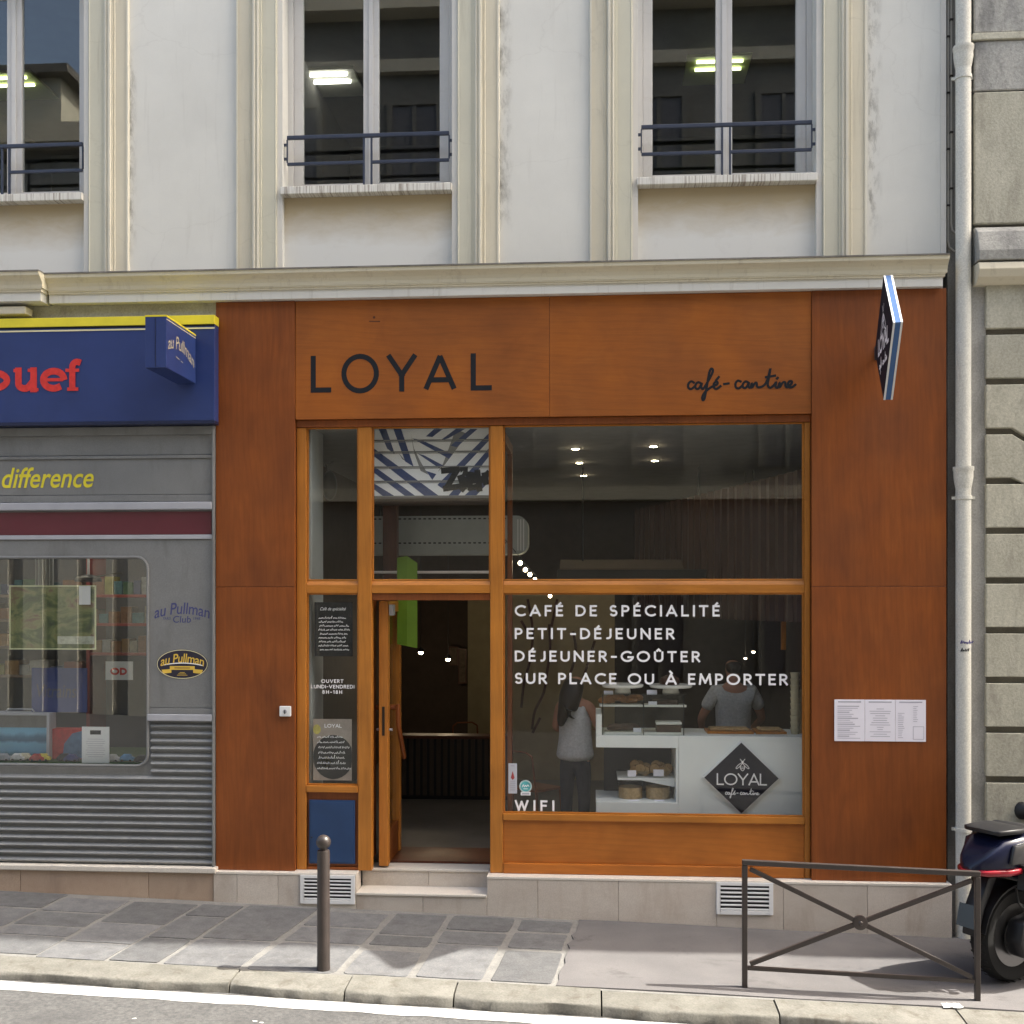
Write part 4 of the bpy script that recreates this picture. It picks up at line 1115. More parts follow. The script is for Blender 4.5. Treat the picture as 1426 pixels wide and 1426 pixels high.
t, o, (px0_, px1_, pz0_, pz1_) = flat_sign('framed_poster', 'green landscape poster with a pale yellow border hung in the toy shop window', 'poster', 15, 817, 132, 903, 0.16, M['poster_green'], 0.006, M['pale_frame'], 0.012)
x0, z1 = at(80, 886, .158); x1, z0 = at(131, 897, .158)
ik = Ink(0.0008); ik.poly([(x0, z0), (x1, z0), (x1, z1), (x0, z1)]); ik.build('caption_panel', pal((0.45, 0.47, 0.38)), o, lambda u, v, w=0: (u, 0.16 - w, v))
# round-ended white label and small posters
flat_sign('price_label', 'white label with red ring stuck to the green toy shop poster', 'label', 110, 816, 126, 842, 0.150, M['white'], 0.002)
t, o, r_ = flat_sign('hanging_banner', 'dull blue banner hanging in the middle of the toy shop window', 'banner', 44, 930, 121, 992, 0.45, plain('dull_blue_banner', (0.03, 0.05, 0.19), 0.6), 0.01)
font_part('lettering', 'Vitrains', plain('banner_print', (0.07, 0.075, 0.12), 0.6), o, facade(r_[0] + 0.05, r_[2] + 0.14, 0.449), 0.40, 0.13, 0.15, 0.01)
t, o, r_ = flat_sign('notice_card', 'white card with red rounded symbol at the back of the toy shop', 'sign', 147, 921, 185, 947, 1.0, M['white'], 0.006)
ik = Ink(); ik.sans('O', 0, 0, 0.075, 0.075, 0.02); ik.sans('D', 0.10, 0, 0.075, 0.06, 0.02); ik.build('symbol', M['red_letter'], o, facade(r_[0] + 0.05, r_[2] + 0.05, 0.9995))
# hanging black lamp
X, z = at(123, 803, 0.8)
t = thing('track_lamp', 'black lamp on a thin stem under the toy shop ceiling', 'lamp', (X, .8, z))
MB().tube([(X, .8, z), (X, .8, 3.75)], 0.014, 8).build('stem', M['white'], t)
MB().lathe([(0.03, 0.02), (0.12, -0.01), (0.13, -0.05), (0.05, -0.055)], (X, .8, z), 'z', 16).build('shade', M['black'], t, smooth=True)
MB().tube([(X + .08, .8, z + .0), (X + .33, .85, z + 0.04)], 0.01, 6).build('arm', M['iron'], t)
# vertical striped panel
t, o, r_ = flat_sign('striped_panel', 'tall grey striped panel hanging at the top of the toy shop window', 'panel', 49, 776, 74, 815, 0.5, M['white'], 0.01)
for k in range(5):
    x_ = r_[0] + (r_[1] - r_[0]) * (k + 0.5) / 5
    MB().box(x_ - 0.012, x_ + 0.012, 0.494, 0.4998, r_[2], r_[3]).build('stripe', M['grey_metal'], o)
# open case with a blue lake picture
X0, z1 = at(-16, 992, 0.38); X1, z0 = at(70, 1064, 0.38)
z0 = FLZ
t = thing('display_case', 'open grey suitcase with a blue lake picture on the toy shop display', 'case', ((X0 + X1) / 2, .38, z0))
CS = MB().box(X0, X0 + .025, .36, .5, z0, z1).box(X1 - .025, X1, .36, .5, z0, z1).box(X0 + .025, X1 - .025, .36, .5, z1 - .025, z1).box(X0 + .025, X1 - .025, .36, .5, z0, z0 + .025).build('lid_rim', M['grey_light'], t, 0.005)
zm_ = z0 + (z1 - z0) * 0.66
m_, nt_, bs_ = new_mat('lake_picture')
tc_ = nt_.nodes.new('ShaderNodeTexCoord'); sp_ = nt_.nodes.new('ShaderNodeSeparateXYZ'); nt_.links.new(tc_.outputs['Generated'], sp_.inputs[0])
a_ = nt_.nodes.new('ShaderNodeMath'); a_.operation = 'MULTIPLY_ADD'; a_.inputs[1].default_value = 0.35
nt_.links.new(noise(nt_, coords(nt_, (5, 1, 3), False), 2.0, 6), a_.inputs[0]); nt_.links.new(sp_.outputs['Z'], a_.inputs[2])
cc = ramp(nt_, a_.outputs[0], [(0.15, (0.02, 0.05, 0.03)), (0.35, (0.10, 0.28, 0.42)), (0.62, (0.14, 0.36, 0.52)), (0.72, (0.03, 0.11, 0.20)), (0.85, (0.05, 0.17, 0.28)), (1.05, (0.18, 0.45, 0.65))])
nt_.links.new(cc, bs_.inputs['Base Color'])
MB().box(X0 + .026, X1 - .026, .44, .47, z0 + .026, zm_).build('picture', m_, t)
MB().box(X0 + .026, X1 - .026, .45, .47, zm_ + .002, z1 - .026).build('lid_lining', M['grey_metal'], t)
MB().tube([(X0 + .15, .42, z1 + .001), (X0 + .17, .42, z1 + .03), (X1 - .2, .42, z1 + .03), (X1 - .18, .42, z1 + .001)], 0.008, 6).build('handle', M['grey_light'], t, smooth=True)
# red box with a picture, white notice on stand, small toys
X0, z1 = at(70, 1015, 0.42); X1 = xa(117, 0.42)
t = thing('picture_box', 'red toy box with a blue train picture beside the open case', 'box', ((X0 + X1) / 2, .42, FLZ))
MB().box(X0, X1, .42, .55, FLZ + .001, z1).build('carton', pal((0.45, 0.03, 0.03)), t, 0.003)
ik = Ink(); ik.poly([(0.12, 0.0), (X1 - X0, 0.0), (X1 - X0, 0.27), (0.22, 0.24), (0.14, 0.14)]); ik.build('picture', pal((0.10, 0.19, 0.32)), t, facade(X0, FLZ + 0.01, 0.419))
t, o, r_ = flat_sign('notice_board', 'white printed notice standing in the toy shop window', 'notice', 114, 1012, 152, 1066, 0.2, M['white'], 0.008)
ik = Ink(); w_ = r_[1] - r_[0]; h_ = r_[3] - r_[2]
ik.poly([(w_ * .3, h_ * .80), (w_ * .7, h_ * .80), (w_ * .7, h_ * .91), (w_ * .3, h_ * .91)])
ik.build('heading', M['ink'], o, facade(r_[0], r_[2], .2))
ik = Ink()
for k in range(9):
    l_ = random.uniform(.25, .36); ik.stroke([(w_ * (.5 - l_), h_ * (.68 - k * .057)), (w_ * (.5 + l_), h_ * (.68 - k * .057))], 0.004, 0)
ik.build('print_lines', M['print'], o, facade(r_[0], r_[2], .2))
toys = [(5, 1056, 'grey'), (25, 1057, 'white'), (35, 1059, 'cream'), (52, 1056, 'red'), (60, 1052, 'yellow'), (90, 1060, 'black'), (100, 1058, 'navy'), (157, 1057, 'white'), (177, 1045, 'blue'), (198, 1052, 'black')]
cm = {'grey': (0.3, 0.32, 0.36), 'white': (0.6, 0.6, 0.6), 'cream': (0.6, 0.55, 0.4), 'red': (0.4, 0.03, 0.03), 'yellow': (0.6, 0.5, 0.06), 'black': (0.03, 0.03, 0.03), 'navy': (0.05, 0.06, 0.2), 'blue': (0.1, 0.3, 0.55)}
for k, (px, py, cn) in enumerate(toys):
    Yk = 0.27 + 0.02 * (k % 3)
    X = xa(px, Yk)
    wh = {'left': 0}
    where = ('at the far left edge', 'in front of the open case', 'beside the white van', 'below the yellow card', 'leaning on the case edge', 'below the red box', 'left of the white notice', 'just right of the white notice', 'near the right window corner', 'in the right window corner')[k]
    t = thing('toy_car', 'tiny %s toy car %s of the toy display' % (cn, where), 'toy', (X, Yk, FLZ))
    MB().loft([(X - .07, Yk, .022, FLZ + .01, FLZ + .035), (X - .06, Yk, .028, FLZ + .008, FLZ + .045), (X - .03, Yk, .028, FLZ + .008, FLZ + .072), (X + .03, Yk, .028, FLZ + .008, FLZ + .072), (X + .045, Yk, .028, FLZ + .008, FLZ + .048), (X + .07, Yk, .024, FLZ + .01, FLZ + .04)], 12, 4).build('body', pal(cm[cn]), t, smooth=True)
    for sx in (-.04, .04):
        MB().lathe([(0.0, -.03), (0.012, -.03), (0.012, .03), (0.0, .03)], (X + sx, Yk, FLZ + .012), 'y', 10).build('wheel', M['rubber'], t)
# ================================================================== CAFE SHOPFRONT
CF = thing('cafe_shopfront', 'varnished orange-brown wooden cafe shopfront with large windows and open door', 'shopfront', (-0.2, 0, 0.35))
YA, YFR, YG = 0.0, 0.06, 0.105
ZP = 0.36                                              # top of the plinth
zhead = za(412, 713, 0.0) - 0.0
zf1, zf0 = ZC0 - 0.003, za(580.5, 713, 0.0)            # fascia
xl0, xl1 = XS + 0.004, xa(410.5, 0)
xr0, xr1 = xa(1130.5, 0), xa(1318, 0)
zse = za(817, 713, 0.0)
for x0, x1 in ((xl0, xl1), (xr0, xr1)):
    lo = box('pilaster_panel', x0, x1, 0.0, 0.05, ZP + 0.001, zse - 0.0015, M['wood_v'], CF, 0.003)
    hi = box('pilaster_panel', x0, x1, 0.0, 0.05, zse + 0.0015, zf1, M['wood_v'], CF, 0.003)
    box('pilaster_core', x0, x1, 0.052, 0.15, ZP + 0.001, zf1, M['wood_in'], CF)
fxs = xa(765, 0.012)
fa = box('fascia_panel', xl1 + 0.002, fxs - 0.001, 0.012, 0.05, zf0, zf1, M['wood_h'], CF, 0.003)
fb = box('fascia_panel', fxs + 0.001, xr0 - 0.002, 0.012, 0.05, zf0, zf1, M['wood_h'], CF, 0.003)
box('fascia_core', xl1 + 0.002, xr0 - 0.002, 0.052, 0.16, zf0 + 0.01, zf1, M['wood_in'], CF)
# LOYAL
zl_ = za(545.3, 560, 0.012); hl_ = za(493.6, 560, 0.012) - zl_
sw = 0.047
for ch, a, b in (('L', 188, 290), ('O', 340, 527), ('Y', 567, 713), ('A', 748, 912), ('L', 982, 1087)):
    ik = Ink(0.001)
    u0, u1 = xa(380 + a / 3.565, .012), xa(380 + b / 3.565, .012)
    w_ = GL[ch][0]; kx_ = (u1 - u0 - sw) / w_
    ov = 0.012 if ch == 'O' else 0
    for st in GL[ch][1]:
        ik.stroke([(u0 + sw / 2 + p * kx_, zl_ + sw / 2 - ov + q * (hl_ - sw + 2 * ov)) for p, q in st], sw, 0.5 if (len(st) == 2 and ch != 'A') else 0.12)
    ik.build('letter', M['ink'], fa, lambda u, v, w=0: (u, 0.0118 - w, v))
ik = Ink(0.001)
kk = (xa(1026 + 290 / 3.565, .012) - xa(957.5, .012)) / (1437 - 918)
ik.script(CANTINE, 0, 0, kk * 100, 0.021)
ik.build('lettering', M['ink'], fb, facade(xa(957.5, .012), za(541, 1030, 0.012), 0.0118))
# nail heads and knots on the fascia
ik = Ink(0.0006); ik.disc((0, 0), 0.012); ik.stroke([(-0.04, -0.035), (0.05, -0.038)], 0.010)
ik.build('wood_knot', M['wood_in'], fa, facade(xa(521, .012), za(442, 521, .012), 0.0118))

# frame members
YR = 0.15
v_l = (xl1 + 0.001, xa(426.5, YFR)); m1 = (xa(498.5, YFR), xa(517.5, YFR)); m2 = (xa(682.5, YFR), xa(700.5, YFR)); v_r = (xa(1120.5, YFR), xr0 - 0.001)
zh0 = za(592, 713, YFR); zt1, zt0 = za(808.5, 713, YFR), za(826, 713, YFR)
box('head_rail', v_l[0], v_r[1], YFR - 0.012, YR, zh0, zf0 - 0.001, M['wood_v'], CF, 0.004)
for nm, (a, b), bot in (('stile', v_l, ZP + 0.001), ('mullion', m1, ZP + 0.001), ('mullion', m2, ZP + 0.001), ('stile', v_r, ZP + 0.001)):
    box(nm, a, b, YFR, YR, bot, zh0 - 0.001, M['wood_f'], CF, 0.006)
spans = [(v_l[1], m1[0]), (m1[1], m2[0]), (m2[1], v_r[0])]
for (a, b) in spans:
    MB().prism([(YFR + 0.004, zt0), (YFR + 0.004, zt0 + 0.075), (YFR + 0.012, zt0 + 0.09), (YFR + 0.03, zt1), (YR, zt1), (YR, zt0)], 'x', a + 0.001, b - 0.001).build('transom', M['wood_fh'], CF, 0.003)
def pane(a, b, z0, z1, bead=0.014):
    p = box('pane', a + 0.002, b - 0.002, YG, YG + 0.006, z0 + 0.002, z1 - 0.002, M['glass'], CF)
    f = MB()
    y0, y1 = YG - 0.02, YG - 0.0005
    f.box(a + .001, a + bead, y0, y1, z0 + .001, z1 - .001).box(b - bead, b - .001, y0, y1, z0 + .001, z1 - .001)
    f.box(a + bead, b - bead, y0, y1, z0 + .001, z0 + bead).box(a + bead, b - bead, y0, y1, z1 - bead, z1 - .001)
    f.build('glazing_bead', M['wood_fh'], p, 0.003)
    return p
p_tl = pane(*spans[0], zt1, zh0); p_tm = pane(*spans[1], zt1, zh0); p_tr = pane(*spans[2], zt1, zh0)
zn0 = za(1094, 460, YFR); zn_r = za(1103.5, 460, YFR)
box('sill_rail', spans[0][0] + .001, spans[0][1] - .001, YFR - 0.01, YR, zn_r, zn0, M['wood_fh'], CF, 0.006)
p_n = pane(*spans[0], zn0, zt0)
zb_1 = za(1135.5, 910, YFR); zb_r = za(1145, 910, YFR); zb_2 = za(1205, 910, YFR)
box('sill_rail', spans[2][0] + .001, spans[2][1] - .001, YFR - 0.012, YR, zb_r, zb_1, M['wood_fh'], CF, 0.006)
p_b = pane(*spans[2], zb_1, zt0)
box('base_panel', spans[2][0] + .001, spans[2][1] - .001, YFR + 0.02, YR, zb_2 + .001, zb_r - .001, M['wood_b'], CF, 0.003)
box('base_rail', spans[2][0] + .001, spans[2][1] - .001, YFR - 0.008, YR, ZP + .001, zb_2, M['wood_b'], CF, 0.008)
box('base_panel', spans[0][0] + .001, spans[0][1] - .001, YFR + 0.03, YR, ZP + .03, zn_r - .001, M['wood_v'], CF, 0.003)
box('base_rail', spans[0][0] + .001, spans[0][1] - .001, YFR + 0.01, YR, ZP + .001, ZP + .029, M['wood_v'], CF, 0.005)
# door head and jamb lining
zd1 = za(836, 600, 0.15)
box('door_head', spans[1][0] + .001, spans[1][1] - .001, YFR + 0.02, YR, zd1, zt0 - 0.001, M['wood_v'], CF, 0.004)
box('jamb_lining', m1[0], m1[1] - 0.012, YR + 0.001, 0.34, 0.45, zt0 - 0.05, M['wood_v'], CF, 0.004)
box('jamb_lining', m2[0] + 0.012, m2[1], YR + 0.001, 0.34, 0.45, zt0 - 0.05, M['wood_v'], CF, 0.004)
# inward-open door leaf, seen edge-on
ydn = 0.20
dx0, dx1 = xa(527.5, ydn), xa(540.5, ydn)
zdb, zdt = za(1206, 535, ydn), zd1 - 0.01
ydf = 0.92
DR = MB().box(dx0, dx1, ydn, ydn + 0.10, zdb, zdt).box(dx0, dx1, ydf - 0.10, ydf, zdb, zdt).box(dx0, dx1, ydn + 0.10, ydf - 0.10, zdt - 0.1, zdt).build('door', M['wood_f'], CF, 0.005)
box('kick_panel', dx0 + .012, dx1 - .012, ydn + .101, ydf - .101, zdb, zdb + 0.30, M['wood_v'], DR, 0.003)
box('door_pane', dx0 + .035, dx1 - .035, ydn + .101, ydf - .101, zdb + .301, zdt - .101, M['glass'], DR)
dzl = za(1005, 534, ydn)
M['brass'] = plain('dark_lock_plate', (0.03, 0.025, 0.02), 0.35, 0.5, 0.6)
MB().box((dx0 + dx1) / 2 - .012, (dx0 + dx1) / 2 + .012, ydn - .004, ydn - .0002, dzl - .13, dzl + .14).build('lock_plate', M['brass'], DR, 0.004)
MB().tube([(dx0 - .03, ydn + .06, dzl - .08), (dx1 + .03, ydn + .06, dzl - .08)], 0.012, 10).build('handle', M['grey_light'], DR, smooth=True)
MB().tube([(dx0 - .05, ydn + .12, za(985, 534, .3)), (dx1 + .09, ydn + .12, za(985, 534, .3))], 0.024, 10).build('pull_peg', M['wood_v'], DR, smooth=True)
MB().tube([(dx1 + .075, ydn + .10, za(985, 534, .3) + .03), (dx1 + .075, ydn + .12, za(1010, 534, .3)), (dx1 + .09, ydn + .35, za(1060, 534, .3))], 0.022, 10).build('pull_bar', M['wood_v'], DR, smooth=True)
MB().box(dx1 + .005, dx1 + .045, ydn + .01, ydn + .12, zdt - .13, zdt - .03).build('door_closer', M['grey_light'], DR, 0.005)

# plinth, steps
PYF = -0.06
cap_t = 0.022
xst0, xst1 = xa(496, PYF), xa(678, PYF)
for a, b in ((XS + .003, xst0), (xst1, xa(1326, PYF))):
    MB().box(a, b, PYF - 0.004, 0.16, ZP - cap_t, ZP).build('plinth_cap', M['marble_top'], CF, 0.003)
def tiles(xs_, z0s, z1, yfr, yb):
    for a, b in zip(xs_[:-1], xs_[1:]):
        MB().box(a + .0015, b - .0015, yfr, yb, -0.25, z1).build('plinth_tile', M['marble'], CF, 0.002, 1)
P = lambda p: xa(p, PYF)
tiles([XS + .003, P(330), P(387), P(418), P(496)], 0, ZP - cap_t - .001, PYF, 0.16)
tiles([P(678), P(749), P(861), P(998), P(1091), P(1208), P(1326)], 0, ZP - cap_t - .001, PYF, 0.16)
zs_1 = za(1244.5, 590, PYF)                     # lower step tread
tiles([P(496), P(589), P(678)], 0, zs_1 - cap_t - .001, PYF, 0.20)
MB().box(xst0 + .001, xst1 - .001, PYF - 0.012, 0.199, zs_1 - cap_t, zs_1).build('step_tread', M['marble_top'], CF, 0.004)
YTH = 0.20
zth = za(1210, 600, YTH)
for a, b in ((xst0 + .001, xa(597, YTH)), (xa(597, YTH), xst1 - .001)):
    MB().box(a + .0015, b - .0015, YTH, 0.34, zs_1 - .05, zth - cap_t - .001).build('step_riser', M['marble'], CF, 0.002, 1)
MB().box(xst0 + .001, xst1 - .001, YTH - 0.012, 0.42, zth - cap_t, zth).build('threshold', M['marble_top'], CF, 0.004)
ZFL = zth + 0.02
MB().box(xa(541, .42), xst1, 0.421, 1.0, zth - 0.05, ZFL).build('door_mat_well', M['wood_in'], CF)

# vinyl lettering on the glass
def vinyl(text, a, b, py1, py0, parent, pxc_, sw=0.0185):
    u0, u1 = xa(a, YG), xa(b, YG)
    z0 = za(py0, pxc_, YG); h = za(py1, pxc_, YG) - z0
    ws = [GL[c][0] * h for c in text]
    gap = (u1 - u0 - sum(ws) - sw) / max(1, len(text) - 1)
    x = u0 + sw / 2
    ik = Ink(0.0004)
    for c, w in list(zip(text, ws)) + [(' ', 0)]:
        if c in ' -' and ik.k:
            ik.build('word', M['vinyl'], parent, facade(0, z0, YG - 0.0004)); ik = Ink(0.0004)
        for st in GL[c][1]:
            ik.stroke([(x + a_ * h, sw / 2 + b_ * (h - sw)) for a_, b_ in st], sw, 0.5 if len(st) == 2 else 0.25)
        x += w + gap
        if c == '-': ik.build('hyphen', M['vinyl'], parent, facade(0, z0, YG - 0.0004)); ik = Ink(0.0004)
vinyl('CAFÉ DE SPÉCIALITÉ', 716.8, 1002.4, 842.6, 858.4, p_b, 860)
vinyl('PETIT-DÉJEUNER', 716.8, 939.3, 874.6, 890.2, p_b, 828)
vinyl('DÉJEUNER-GOÛTER', 716.8, 975, 906.3, 921.8, p_b, 846)
vinyl('SUR PLACE OU À EMPORTER', 716.8, 1097.2, 937.6, 953.4, p_b, 907)
vinyl('WIFI', 716.8, 772, 1114.3, 1129.2, p_b, 745)
vinyl('OUVERT', 447.3, 478.3, 946, 951, p_n, 463, 0.006)
vinyl('LUNDI-VENDREDI', 433, 493.5, 953.6, 958.7, p_n, 463, 0.006)
vinyl('8H-18H', 449, 476.5, 961.2, 966.2, p_n, 463, 0.006)

# ------------------------------------------------------------------ things fixed to the cafe front
def grille(px0, py0, px1, py1, label):
    x0, z1 = at(px0, py0, PYF); x1, z0 = at(px1, py1, PYF)
    t = thing('air_vent', label, 'vent', ((x0 + x1) / 2, PYF, z0), 'vents in the cafe plinth')
    fw = 0.035
    MB().box(x0, x0 + fw, PYF - .014, PYF - .001, z0, z1).box(x1 - fw, x1, PYF - .014, PYF - .001, z0, z1).box(x0 + fw, x1 - fw, PYF - .014, PYF - .001, z1 - fw * .8, z1).box(x0 + fw, x1 - fw, PYF - .014, PYF - .001, z0, z0 + fw).build('frame', M['white'], t, 0.002)
    MB().box(x0 + fw, x1 - fw, PYF - .003, PYF - .001, z0 + fw, z1 - fw * .8).build('backing', M['black'], t)
    n = 6; h = (z1 - z0 - fw * 1.8) / n
    f = None
    for i in range(n):
        z = z0 + fw + i * h
        if f is None:
            f = MB().prism([(PYF - .0125, z + .004), (PYF - .0125, z + h * .42), (PYF - .006, z + h * .50), (PYF - .004, z + h * .45), (PYF - .009, z + .004)], 'x', x0 + fw + .0005, x1 - fw - .0005).build('slat', M['white'], t)
        else: dup(f, 0, 0, i * h, t)
grille(418.5, 1218, 494.5, 1259, 'white louvred vent in the plinth behind the bollard')
grille(997.5, 1228, 1076.5, 1274, 'white louvred vent in the plinth behind the barrier')
x0, z1 = at(430, 1114, YFR); x1, z0 = at(494, 1203.5, YFR)
t = thing('meter_box', 'blue metal cabinet door set low beside the cafe entrance', 'cabinet', ((x0 + x1) / 2, YFR, z0))
MB().box(x0, x1, YFR + .002, YFR + .028, z0, z1).build('rim', M['blue_box'], t, 0.006)
MB().box(x0 + .015, x1 - .015, YFR - .004, YFR + .0015, z0 + .015, z1 - .015).build('door', M['blue_box'], t, 0.003)
MB().lathe([(0.008, -.004), (0.008, .001)], (x0 + .03, YFR - .006, (z0 + z1) / 2 - .05), 'y', 10).build('lock', M['black'], t)
x0, z1 = at(390, 983, 0); x1, z0 = at(406, 997.5, 0)
t = thing('key_switch', 'small white key switch on the left wooden pilaster', 'switch', ((x0 + x1) / 2, -.01, z0))
MB().box(x0, x1, -.028, -.001, z0, z1).build('housing', M['white'], t, 0.008, 3)
MB().lathe([(0.018, 0), (0.018, -.006), (0.0, -.006)], ((x0 + x1) / 2, -.0285, (z0 + z1) / 2), 'y', 12).build('cylinder', M['grey_light'], t)
MB().box((x0 + x1) / 2 - .004, (x0 + x1) / 2 + .004, -.038, -.0347, (z0 + z1) / 2 - .022, (z0 + z1) / 2 + .012).build('key', M['black'], t)
# menu pages
t = thing('menu_sheets', 'three white menu pages in a row on the right wooden pilaster', 'menu', (xa(1226, -.01), -.01, za(1033, 1226, -.01)))
for k in range(3):
    a = 1162 + 42.6 * k
    x0, z1 = at(a, 974.5, -.008); x1, z0 = at(a + 42.2, 1033.5, -.008)
    z1 = za(974.5, 1226, -.008); z0 = za(1032.5, 1226, -.008)
    pg = MB().box(x0, x1, -.008, -.001, z0, z1).build('page', M['paper'], t, 0.001, 1)
    w_, h_ = x1 - x0, z1 - z0
    ik = Ink()
    ik.stroke([(w_ * .12, h_ * .945), (w_ * .88, h_ * .945)], 0.011, 0)
    rr = random.Random(k)
    if k == 0:
        for q in range(17):
            v = h_ * (.84 - q * .048); ik.stroke([(w_ * .1, v), (w_ * (.1 + rr.uniform(.25, .8)), v)], 0.0045 if q % 3 else 0.008, 0)
    elif k == 1:
        for q in range(13):
            v = h_ * (.78 - q * .055); l = rr.uniform(.08, .4); ik.stroke([(w_ * (.5 - l), v), (w_ * (.5 + l), v)], 0.0045, 0)
    else:
        for q in range(14):
            v = h_ * (.68 - q * .045); ik.stroke([(w_ * .08, v), (w_ * (.08 + rr.uniform(.12, .22)), v)], 0.004, 0)
            if q < 9: ik.stroke([(w_ * .58, v + .06), (w_ * (.58 + rr.uniform(.1, .16)), v + .06)], 0.004, 0)
        for (a_, b_) in (((.58, .06), (.93, .06)), ((.93, .06), (.93, .36)), ((.93, .36), (.58, .36)), ((.58, .36), (.58, .06))):
            ik.stroke([(w_ * a_[0], h_ * a_[1]), (w_ * b_[0], h_ * b_[1])], 0.004, 0.5)
    ik.build('print_lines', M['print'], pg, facade(x0, z0, -.0082))
# posters behind the narrow pane
m_, nt_, bs_ = new_mat('black_menu_poster')
cc = ramp(nt_, noise(nt_, coords(nt_, (1, 1, 1), False), 7.0, 4, 0.6), [(0.45, (0.018, 0.018, 0.02)), (0.66, (0.03, 0.028, 0.03)), (0.74, (0.30, 0.05, 0.04))])
nt_.links.new(cc, bs_.inputs['Base Color']); bs_.inputs['Roughness'].default_value = .8; bs_.inputs['Specular IOR Level'].default_value = .08
def hand_lines(ik, w, h, v0, n, dv, seed, margin=.1, sw=.006):
    rr = random.Random(seed)
    for q in range(n):
        v = h * (v0 - q * dv); u = w * (margin + rr.uniform(0, .06))
        end = w * (1 - margin - rr.uniform(0, .18))
        while u < end:
            L = rr.uniform(.025, .075); pts = []
            k = int(L / .007)
            for i in range(k + 1):
                pts.append((u + L * i / max(k, 1), v + (h * dv * rr.uniform(.05, .42) if i % 2 else -h * dv * rr.uniform(0, .1)) * (1.5 if rr.random() < .12 else 1)))
            ik.stroke(pts, sw, .3); u += L + .012
YPO = 0.122
t, o, r_ = flat_sign('menu_poster', 'black poster with white handwriting at the top of the narrow cafe window', 'poster', 438, 838.5, 491, 914, YPO, m_, .003)
w_, h_ = r_[1] - r_[0], r_[3] - r_[2]
font_part('heading', 'Café de spécialité', M['vinyl'], o, facade(r_[0] + w_ * .15, r_[2] + h_ * .83, YPO - .0004), w_ * .68, h_ * .075, .45)
ik = Ink(); hand_lines(ik, w_, h_, .70, 9, .073, 3); ik.build('handwriting', M['vinyl'], o, facade(r_[0], r_[2], YPO - .0003))
t, o, r_ = flat_sign('food_poster', 'photo poster of a dark food plate low in the narrow cafe window', 'poster', 436, 1001, 490, 1087, YPO, plain('poster_stone_grey', (0.34, 0.29, 0.25), .6, var=.3, scale=9), .003)
w_, h_ = r_[1] - r_[0], r_[3] - r_[2]
def ell(cx, cy, rx, ry, n=28): return [(cx + rx * math.cos(2 * PI * i / n), cy + ry * math.sin(2 * PI * i / n)) for i in range(n)]
def clip(pts): return [(min(max(a, 0), w_), min(max(b, 0), h_)) for a, b in pts]
for nm, pts, c in (('plate_print', clip(ell(w_ * .52, h_ * .38, w_ * .52, h_ * .36)), (0.02, 0.02, 0.018)), ('food_print', clip(ell(w_ * .55, h_ * .45, w_ * .25, h_ * .14)), (0.30, 0.10, 0.03)), ('lemon_print', clip(ell(w_ * .32, h_ * .30, w_ * .14, h_ * .09)), (0.50, 0.42, 0.10)), ('lemon_print', clip(ell(w_ * .10, h_ * .83, w_ * .10, h_ * .08)), (0.52, 0.46, 0.12))):
    ik = Ink(.0003 + .0002 * len(nm)); ik.poly(pts); ik.build(nm, pal(c), o, facade(r_[0], r_[2], YPO - .0002))
ik = Ink(.006); ik.sans('LOYAL', w_ * .3, h_ * .86, h_ * .06, w_ * .44, .006); hand_lines(ik, w_, h_, .70, 7, .085, 8); ik.build('handwriting', M['vinyl'], o, facade(r_[0], r_[2], YPO - .0003))
# stickers on the big pane
t, o, r_ = flat_sign('window_sticker', 'narrow pale grey sticker low in the corner of the big cafe window', 'sticker', 708, 1063, 720, 1105, YG - .0018, plain('sticker_grey', (.50, .52, .58), .5), .0012)
w_, h_ = r_[1] - r_[0], r_[3] - r_[2]
ik = Ink(); ik.poly([(w_ * .5, h_ * .75), (w_ * .28, h_ * .52), (w_ * .5, h_ * .45), (w_ * .72, h_ * .52)]); ik.build('emblem', pal((.45, .08, .08)), o, facade(r_[0], r_[2], YG - .0019))
ik = Ink()
for q in range(5): ik.stroke([(w_ * .2, h_ * (.40 - q * .07)), (w_ * .8, h_ * (.40 - q * .07))], .008, 0)
ik.stroke([(w_ * .3, h_ * .92), (w_ * .7, h_ * .92)], .01, 0)
ik.build('print_lines', M['print'], o, facade(r_[0], r_[2], YG - .0019))
x_, z_ = at(732, 1095, YG)
t = thing('window_sticker', 'round turquoise sticker with pale rim low in the big cafe window', 'sticker', (x_, YG - .002, z_ - .06))
MB().lathe([(0.058, -.001), (0.058, -.002), (0.0, -.002)], (x_, YG - .0005, z_), 'y', 28).build('rim', pal((.55, .66, .66)), t)
MB().lathe([(0.046, -.0022), (0.046, -.0028), (0.0, -.0028)], (x_, YG - .0005, z_), 'y', 28).build('face', pal((.10, .42, .44)), t)
ik = Ink(); ik.stroke(smooth_path([(-.03, -.005), (-.02, .016), (-.012, -.006), (0, .012), (.008, -.004), (.02, .014), (.03, 0)]), .006); ik.stroke([(-.018, -.022), (.018, -.022)], .005); ik.build('print_lines', M['vinyl'], t, facade(x_, z_, YG - .0036))
MB().box(x_ - .045, x_ + .045, YG - .0042, YG - .0030, z_ - .082, z_ - .05).build('banner', M['white'], t)
ik = Ink(); ik.stroke([(-.033, 0), (.033, 0)], .012, 0); ik.build('print_lines', M['print'], t, facade(x_, z_ - .066, YG - .0043))

